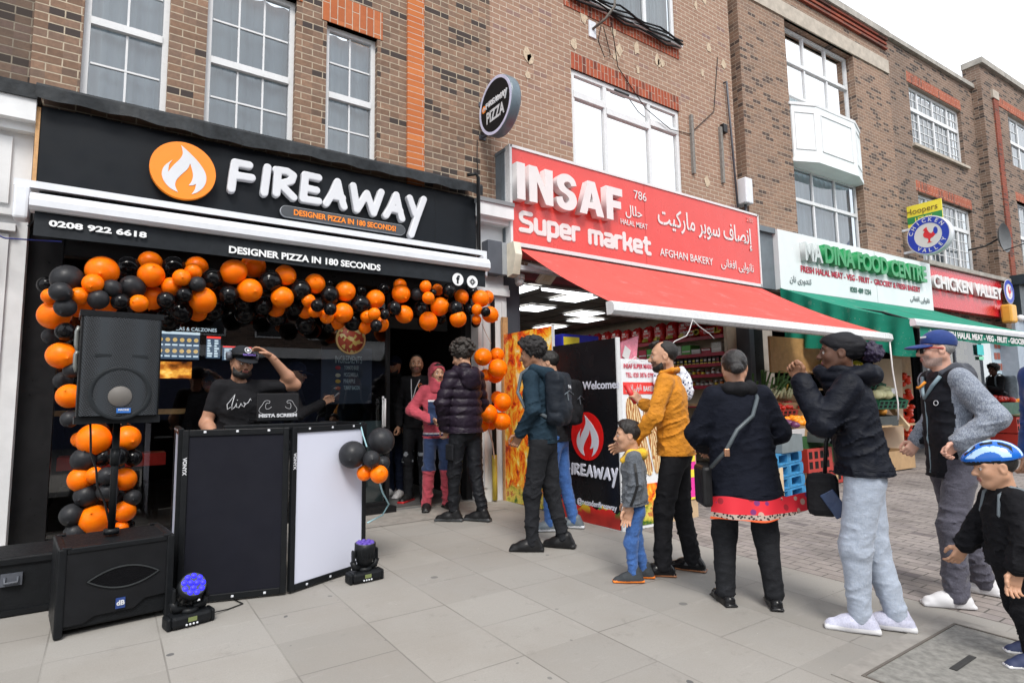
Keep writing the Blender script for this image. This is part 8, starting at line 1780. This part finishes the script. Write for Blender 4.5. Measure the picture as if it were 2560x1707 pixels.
def f(g): g.chain([n+v3(.06, 0, -.0), n+v3(.03, .085, .01), n+v3(-.055, .065, .015), n+v3(-.08, 0, .01), n+v3(-.055, -.065, .015), n+v3(.03, -.085, .01), n+v3(.06, 0, .0)], [.034, .038, .042, .044, .042, .038, .034], .03)
p.blob('cowl_collar', n-.2, n+.2, f, C_blk, .008, lambda P: .007*(1-2*np.abs(vnoise(P, 16))))
p.trousers(C_blk2, r=(.086, .072, .064), wr=.005, hem=.03, pelr=.134); p.shoes(mat('patent_black', (.01, .01, .011), .2), M_sblack, slim=True, solet=.015)
mb = MB(); a_ = p.ank
for i in (0, 1): mb.tube([Vector(a_[i]+v3(0, 0, -.03)), Vector(a_[i]+v3(0, 0, .06))], .034, 12)
mb.build('ankle', SK1, p.root)
mb = MB(); nx, ny = 30, 8
def sc(i, j):
    u, v = i/nx, j/ny; a = rad(115+150*u); rr = .215+.02*v; z = .66-.135*v*(1-.25*u)+.012*math.sin(u*9); y_ = rr*1.12*math.sin(a)
    x_ = rr*math.cos(a)*.88+.01*math.sin(u*22)*v
    if u > .78: t_ = (u-.78)/.22; y_ -= .16*t_; x_ -= .02*t_; z += .03*t_-.01
    return (x_, y_, z)
for i in range(nx):
    for j in range(ny): mb.add([sc(i, j), sc(i+1, j), sc(i+1, j+1), sc(i, j+1)], [(0, 1, 2, 3)], True)
mb.build('printed_hem', M_scarf, p.root)
stp = [p.neck+v3(.02, -.12, .0), p.neck+v3(-.11, -.085, -.05), p.chest+v3(-.195, -.02, .0), p.waist+v3(-.262, .1, .12), p.waist+v3(-.262, .17, -.0), p.waist+v3(-.2, .245, -.1)]
mbs = MB(); mbs.tube([Vector(q) for q in stp], .013, 6); bgx = empty('crossbody_bag', 'thin grey crossbody strap with a gold clasp across the navy back', 'bag', p.root.location, rad(52)); mbs.build('strap', mat('strap_grey', (.06, .075, .085), .5), bgx)
MB().box(tuple(p.waist+v3(-.285, .155, -.03)), tuple(p.waist+v3(-.265, .185, .015)), .004).build('clasp', mat('rose_gold', (.6, .32, .2), .3, .8), bgx); MB().box(tuple(p.waist+v3(-.17, .23, -.34)), tuple(p.waist+v3(.05, .29, -.1)), .02).build('pouch', M_sblack, bgx)
# ================================================================= 13 woman with headscarf and grey joggers
p = Person('woman in a black headwrap, navy jacket and grey joggers in profile', GP(2190, 1575), 116, 1.62, 1.08, lean=.045, head=(4, -2), feet=[(.07, .06, 5), (-.1, -.06, 2)], arms=[((.15, .08, -.23), (.25, .0, .04)), ((.15, .06, -.23), (.26, .02, .02))], hs=.95)
p.head(SK5, lips=(.2, .06, .06)).hand(0, SKd, d=(.3, -.35, .8), up=(-.6, .2, .3), curl=1.25).hand(1, SKd, d=(.3, .35, .8), up=(-.6, -.2, .3), curl=1.25).finish(SK5)
tp_ = p.top(C_navy, th=.034, hem=.515, wr=.011, name='jacket', armr=(.056, .05, .04), flare=.028, h=.0095); n = p.neck
def f(g):
    g.cone(n+v3(-.0, 0, -.06), n+v3(.03, 0, .045), .11, .102, .02); g.cone(n+v3(.06, 0, -.03), n+v3(.125, 0, .04), .07, .05, .04); g.ell(n+v3(.03, 0, .12), (.105, .085, .1), .012, sub=True)
    g.chain([n+v3(-.02, .1, .02), n+v3(-.1, .06, .03), n+v3(-.125, 0, .02), n+v3(-.1, -.06, .03), n+v3(-.02, -.1, .02)], [.035, .05, .055, .05, .035], .03)
p.blob('high_collar', n-.3, n+.3, f, C_navy, .008, lambda P: .008*(1-2.2*np.abs(vnoise(P*np.array([1, 1, 1.7]), 12, 3))), parent=tp_)
def f(g): g.ell((-.03, 0, .04), (.108, .088, .09), .01); g.ell((-.1, 0, .035), (.055, .06, .06), .03); g.ell((.02, 0, .06), (.088, .08, .062), .02); g.cut((.07, 0, .042), (.72, 0, -.7), .01); g.cut((0, 0, -.05), (.2, 0, -1), .01)
p.blob('headwrap', (-.22, -.14, -.12), (.14, .14, .17), f, cloth('black_wrap', (.012, .012, .015), .6, fold=.35), .006, lambda P: .004*(1-2*np.abs(vnoise(P*np.array([.6, 1, 1.6]), 22, 2))), head=True)
def f(g):
    g.ell((-.175, 0, .005), (.055, .055, .055), .01); rr = np.random.default_rng(8)
    for i in range(70):
        d_ = rr.normal(size=3); d_ /= np.linalg.norm(d_); g.ell(v3(-.175, 0, .005)+.055*d_, (.011, .011, .011), .006)
p.blob('hair_bun', (-.28, -.12, -.11), (-.08, .12, .12), f, hairm('purple_black_hair', (.022, .014, .04), .5, 140), .005, lambda P: .006*vnoise(P, 110), relax=0, head=True)
p.trousers(C_joker, r=(.1, .08, .06), wr=.0055, cuff=.056, pelr=.126, hem=.04, tcut=.535)
p.shoes(cloth('grey_knit', (.42, .43, .55), heather=.4, color2=(.7, .7, .8)), M_swhite, lab=M_swhite, solet=.034)
bgx = empty('shoulder_bag', 'black bag hanging in front of the woman in grey joggers', 'bag', p.root.location, rad(116)); MB().box((.13, -.16, .58), (.3, .0, .82), .04).build('pouch', C_blk, bgx); MB().tube([(.2, -.1, .8), (.18, -.12, 1.0), (.1, -.14, 1.2)], .012, 6).build('strap', M_blk, bgx)
ph = empty('phone', 'dark blue phone sticking out of the grey joggers pocket', 'phone', tuple(Vector(p.root.location)+Matrix.Rotation(rad(116), 3, 'Z') @ Vector((.155, .0, .66))), rad(116)); ph.rotation_euler = (0, .55, rad(116)); MB().box((-.04, -.006, -.075), (.04, .006, .075), .005).build('case', mat('phone_navy', (.02, .04, .1), .3), ph)
# ================================================================= 14 man with blue cap
C_hgrey = cloth('grey_marl', (.3, .33, .38), .9, heather=.75, color2=(.06, .08, .13), fold=.4); C_quilt = cloth('quilted_black', (.012, .013, .018), .6, fold=.15)
def vest(c, s):
    k = s.k; return (np.abs(c[:, 1]-s.chest[1]) > (.14*k+.018)).astype(int)
p = Person('man in a blue cap and black quilted vest with grey sleeves', GP(2412, 1502), 140, 1.66, 1.1, lean=.0, head=(-16, 0), feet=[(.12, .12, -12), (-.22, -.14, -42)], arms=[((-.09, .15, -.25), (.09, .09, -.4)), ((-.09, .12, -.25), (.09, .06, -.42))])
p.head(SK4, stub=mat('grey_stubble', (.42, .29, .25), .6, var=.15, scale=120), lips=(.42, .17, .14), brow=M_ghair).hand(0, SK4, curl=.9).hand(1, SK4, curl=.9).finish(SK4); p.hair(M_ghair, 'crop'); cp = p.cap(cloth('blue_cap', (.012, .035, .16), .75, fold=.05))
MB().add([Vector(p.H(q)) for q in ((.07, .068, .085), (.098, .035, .085), (.096, .034, .096), (.068, .067, .096))], [(0, 1, 2, 3)]).build('cap_badge', M_alw, cp)
gl2 = hp(p, [(.1, .012, .012), (.102, .034, .012), (.092, .056, .012)], .0042, 'sunglasses', M_blk, p.root, 6); hp(p, [(.1, -.012, .012), (.102, -.034, .012), (.092, -.056, .012)], .0042, 'frame_front', M_blk, gl2, 6)
for t_ in (1, -1):
    hp(p, [(.09, t_*.06, .012), (.03, t_*.083, .014), (-.02, t_*.085, .006)], .0042, 'frame_arm', mat('frame_red', (.35, .02, .02), .3), gl2, 6); mb = MB(); L4 = [(.1, t_*.012, .01), (.092, t_*.058, .01), (.09, t_*.054, -.02), (.101, t_*.016, -.022)]; mb.add([Vector(p.H(q)) for q in L4], [(0, 1, 2, 3)]); mb.build('dark_lens', mat('lens_black', (.01, .01, .012), .08), gl2)
tp_ = p.top([C_quilt, C_hgrey], th=.026, hem=.455, wr=.007, puff=None, mi=vest, armr=(.058, .054, .044), h=.0088); p.hood_down(cloth('charcoal_hood', (.05, .055, .07)), 1.0, 4)
mb = MB()
for i in range(9):
    z = .5*p.h+.058*i
    mb.tube([(x_*1.0, y_, z) for x_, y_ in []] or [(.1, .15, z), (.14, .09, z), (.168, .0, z), (.14, -.09, z), (.1, -.15, z)], .003, 5) if False else None
zipm = mat('zip_teal_grey', (.2, .28, .33), .4)
def surf(P_, y, z):
    g = P_.topg; iy = int(round((y-g.lo[1])/g.h)); iz = int(round((z-g.lo[2])/g.h)); col = g.d[:, iy, iz]; ix = np.where(col < 0)[0]; return g.lo[0]+g.h*ix.max() if len(ix) else 0
mb = MB(); mb.tube([(surf(p, -.01, z)+.004, -.01, z) for z in np.linspace(.47*p.h, p.neck[2]-.16, 14)], .006, 6); mb.tube([(surf(p, .03+.05*q, p.neck[2]-.16+.1*q)+.006, -.01+.1*q, p.neck[2]-.16+.14*q) for q in (0, .3, .6, 1)], .013, 6); mb.tube([(surf(p, -.04-.05*q, p.neck[2]-.16+.1*q)+.006, -.01-.1*q, p.neck[2]-.16+.14*q) for q in (0, .3, .6, 1)], .013, 6); mb.build('zip', zipm, tp_)
mb = MB()
for zq in np.arange(.5*p.h, p.chest[2]+.06, .062): mb.tube([(surf(p, y, zq)+.001, y, zq) for y in np.linspace(-.15, .15, 13)], .0035, 5)
mb.build('quilt_seam', mat('seam_black', (.006, .006, .008), .7), tp_)
put(poly_mesh([disc_loop(.017, 20), disc_loop(.013, 20)], .001), 'chest_badge', M_alw, tp_, frame_y((surf(p, .085, p.chest[2]-.02)+.006, .085, p.chest[2]-.02), (-.35, 1, 0), (-.1, 0, 1)))
MB().tube([Vector(q) for q in (p.neck+v3(.1, -.03, -.05), p.neck+v3(.125, -.06, -.09), p.neck+v3(.13, -.075, -.085))], .009, 6).build('orange_lining', mat('lining_orange', (.8, .28, .02), .6), tp_)
p.trousers(cloth('grey_purple_denim', (.07, .068, .09), .85, heather=.3, color2=(.14, .14, .18), fold=.45), r=(.09, .074, .064), wr=.01); p.shoes(M_swhite, M_swhite, lab=M_alw)
# ================================================================= 15 boy with helmet
p = Person('small boy in a blue cycle helmet and black clothes at the right edge', GP(2566, 1655), 134, 1.0, 1.35, child=True, lean=.02, head=(-8, 6), feet=[(.0, .07, 4), (-.1, -.1, -6)], arms=[((.03, .12, -.28), (.1, .1, -.52)), ((.05, .15, -.25), (.17, .2, -.48))])
p.head(SK6).hand(0, SK6, curl=.45).hand(1, SK6).finish(SK6); p.hair(M_hair, 'crop')
C_bsw = cloth('black_sweat', (.009, .009, .011), .9, fold=.4)
p.top(C_bsw, th=.03, hem=.44, wr=.01, h=.0075, armr=(.06, .056, .048), name='sweatshirt', collar=.02); p.trousers(C_bsw, r=(.092, .078, .062), wr=.008, h=.0075, cuff=.05)
p.shoes(mat('shoe_navy', (.02, .03, .08), .7), M_swhite, lab=mat('shoe_red', (.5, .015, .02)), L_=.29, high=.02); p.backpack(M_bpk, (.09, .14, .2), (-.26, -.02, -.22), trim=M_grey)
M_hb = mat('helmet_blue', (.01, .12, .5), .22, var=.05); M_hw = mat('helmet_pale_blue', (.42, .6, .8), .22); M_hk = mat('helmet_black', (.01, .01, .012), .4)
def helm(c):
    m_ = np.zeros(len(c), int); a = np.abs(c[:, 1]); w_ = c[:, 1]+.25*(c[:, 0]); st_ = np.sin(c[:, 1]*95+c[:, 0]*14); m_[(st_ > .5) & (c[:, 2] > .06)] = 1; m_[(st_ < -.45) & (np.abs(np.sin(c[:, 0]*38+1)) > .45) & (c[:, 2] > .075)] = 2; m_[(c[:, 2] < .042)] = 2; return m_
hm = None
def f(g):
    g.ell((-.015, 0, .058), (.132, .102, .1), .01); g.ell((.06, 0, .052), (.09, .08, .05), .03); g.cut((0, 0, .03), (-.12, 0, -1), .008); g.ell((-.014, 0, .03), (.106, .086, .092), .006, sub=True)
    for yy in (-.066, -.025, .025, .066):
        for xx in (-.085, -.0, .075): g.ell((xx, yy*(1.0-.25*abs(xx)/.09), .14-.5*xx*xx*10-abs(yy)*.75), (.034, .0125, .034), .006, sub=True)
g = SDF((-.2, -.15, -.03), (.22, .15, .2), .0055); f(g); v, F = g.mesh(); hm = empty('cycle_helmet', 'blue and pale blue vented cycle helmet on the small boy', 'helmet', p.root.location, rad(118)); link_mesh('shell', np_mesh('shell', [(p.H(v), F, helm(centers(v, F)))], []), [M_hb, M_hw, M_hk], hm)
g = SDF((-.16, -.12, -.03), (.16, .12, .16), .007); g.ell((-.014, 0, .035), (.107, .087, .093), .01); g.cut((0, 0, .03), (-.1, 0, -1), .006); v, F = g.mesh(); link_mesh('padding', np_mesh('padding', [(p.H(v), F, 0)], []), M_hk, hm)
hp(p, [(.0, .09, .04), (.02, .078, -.04), (.045, .03, -.105), (.045, -.03, -.105), (.02, -.078, -.04), (.0, -.09, .04)], .005, 'chin_strap', M_hk, hm, 6)
# ================================================================= 16 adult at the frame edge, 17 far person, 18 head behind
C_blue = cloth('royal_blue_nylon', (.012, .05, .2), .55, fold=.3)
p = Person('adult in a blue jacket just inside the right edge of the scene', (5.02, 1.14, gz(1.1)), 150, 1.7, 1.0, arms=[((-.05, .1, -.27), (.05, .08, -.5)), None]); p.head(SK2).hand(0, SK2).hand(1, SK2).finish(SK2); p.hair(M_hair, 'short'); p.top(C_blue, th=.035, hem=.47); p.trousers(C_blk2); p.shoes(M_sblack, M_sblack)
q = L(2487, 930, -.9); wq = Vector(OC)+_ux*q.x+_uy*q.y
p = Person('person in black with a grey backpack looking at the chicken shop', (wq.x, wq.y, .12), 150, 1.86, 1.0, head=(0, 0), arms=[((.12, .06, -.24), (.33, .0, -.2)), None]); p.head(SK5).hand(0, SK5).hand(1, SK5).finish(SK5); p.hair(M_hair, 'afro'); p.top(C_blk, th=.03, hem=.45); p.backpack(cloth('grey_backpack', (.2, .25, .29), .8), (.11, .19, .26), (-.24, 0, -.24)); p.trousers(C_blk2); p.shoes(M_sblack, M_sblack)
q = W(2404, 918, 5.2); p = Person('dark haired passer-by beyond the blue cap', (q.x, 5.2, .11), 60, 1.72); p.head(SK2).finish(SK2); p.hair(M_hair, 'short'); p.top(C_blk, th=.03); p.trousers(C_blk2); p.shoes(M_sblack, M_sblack)
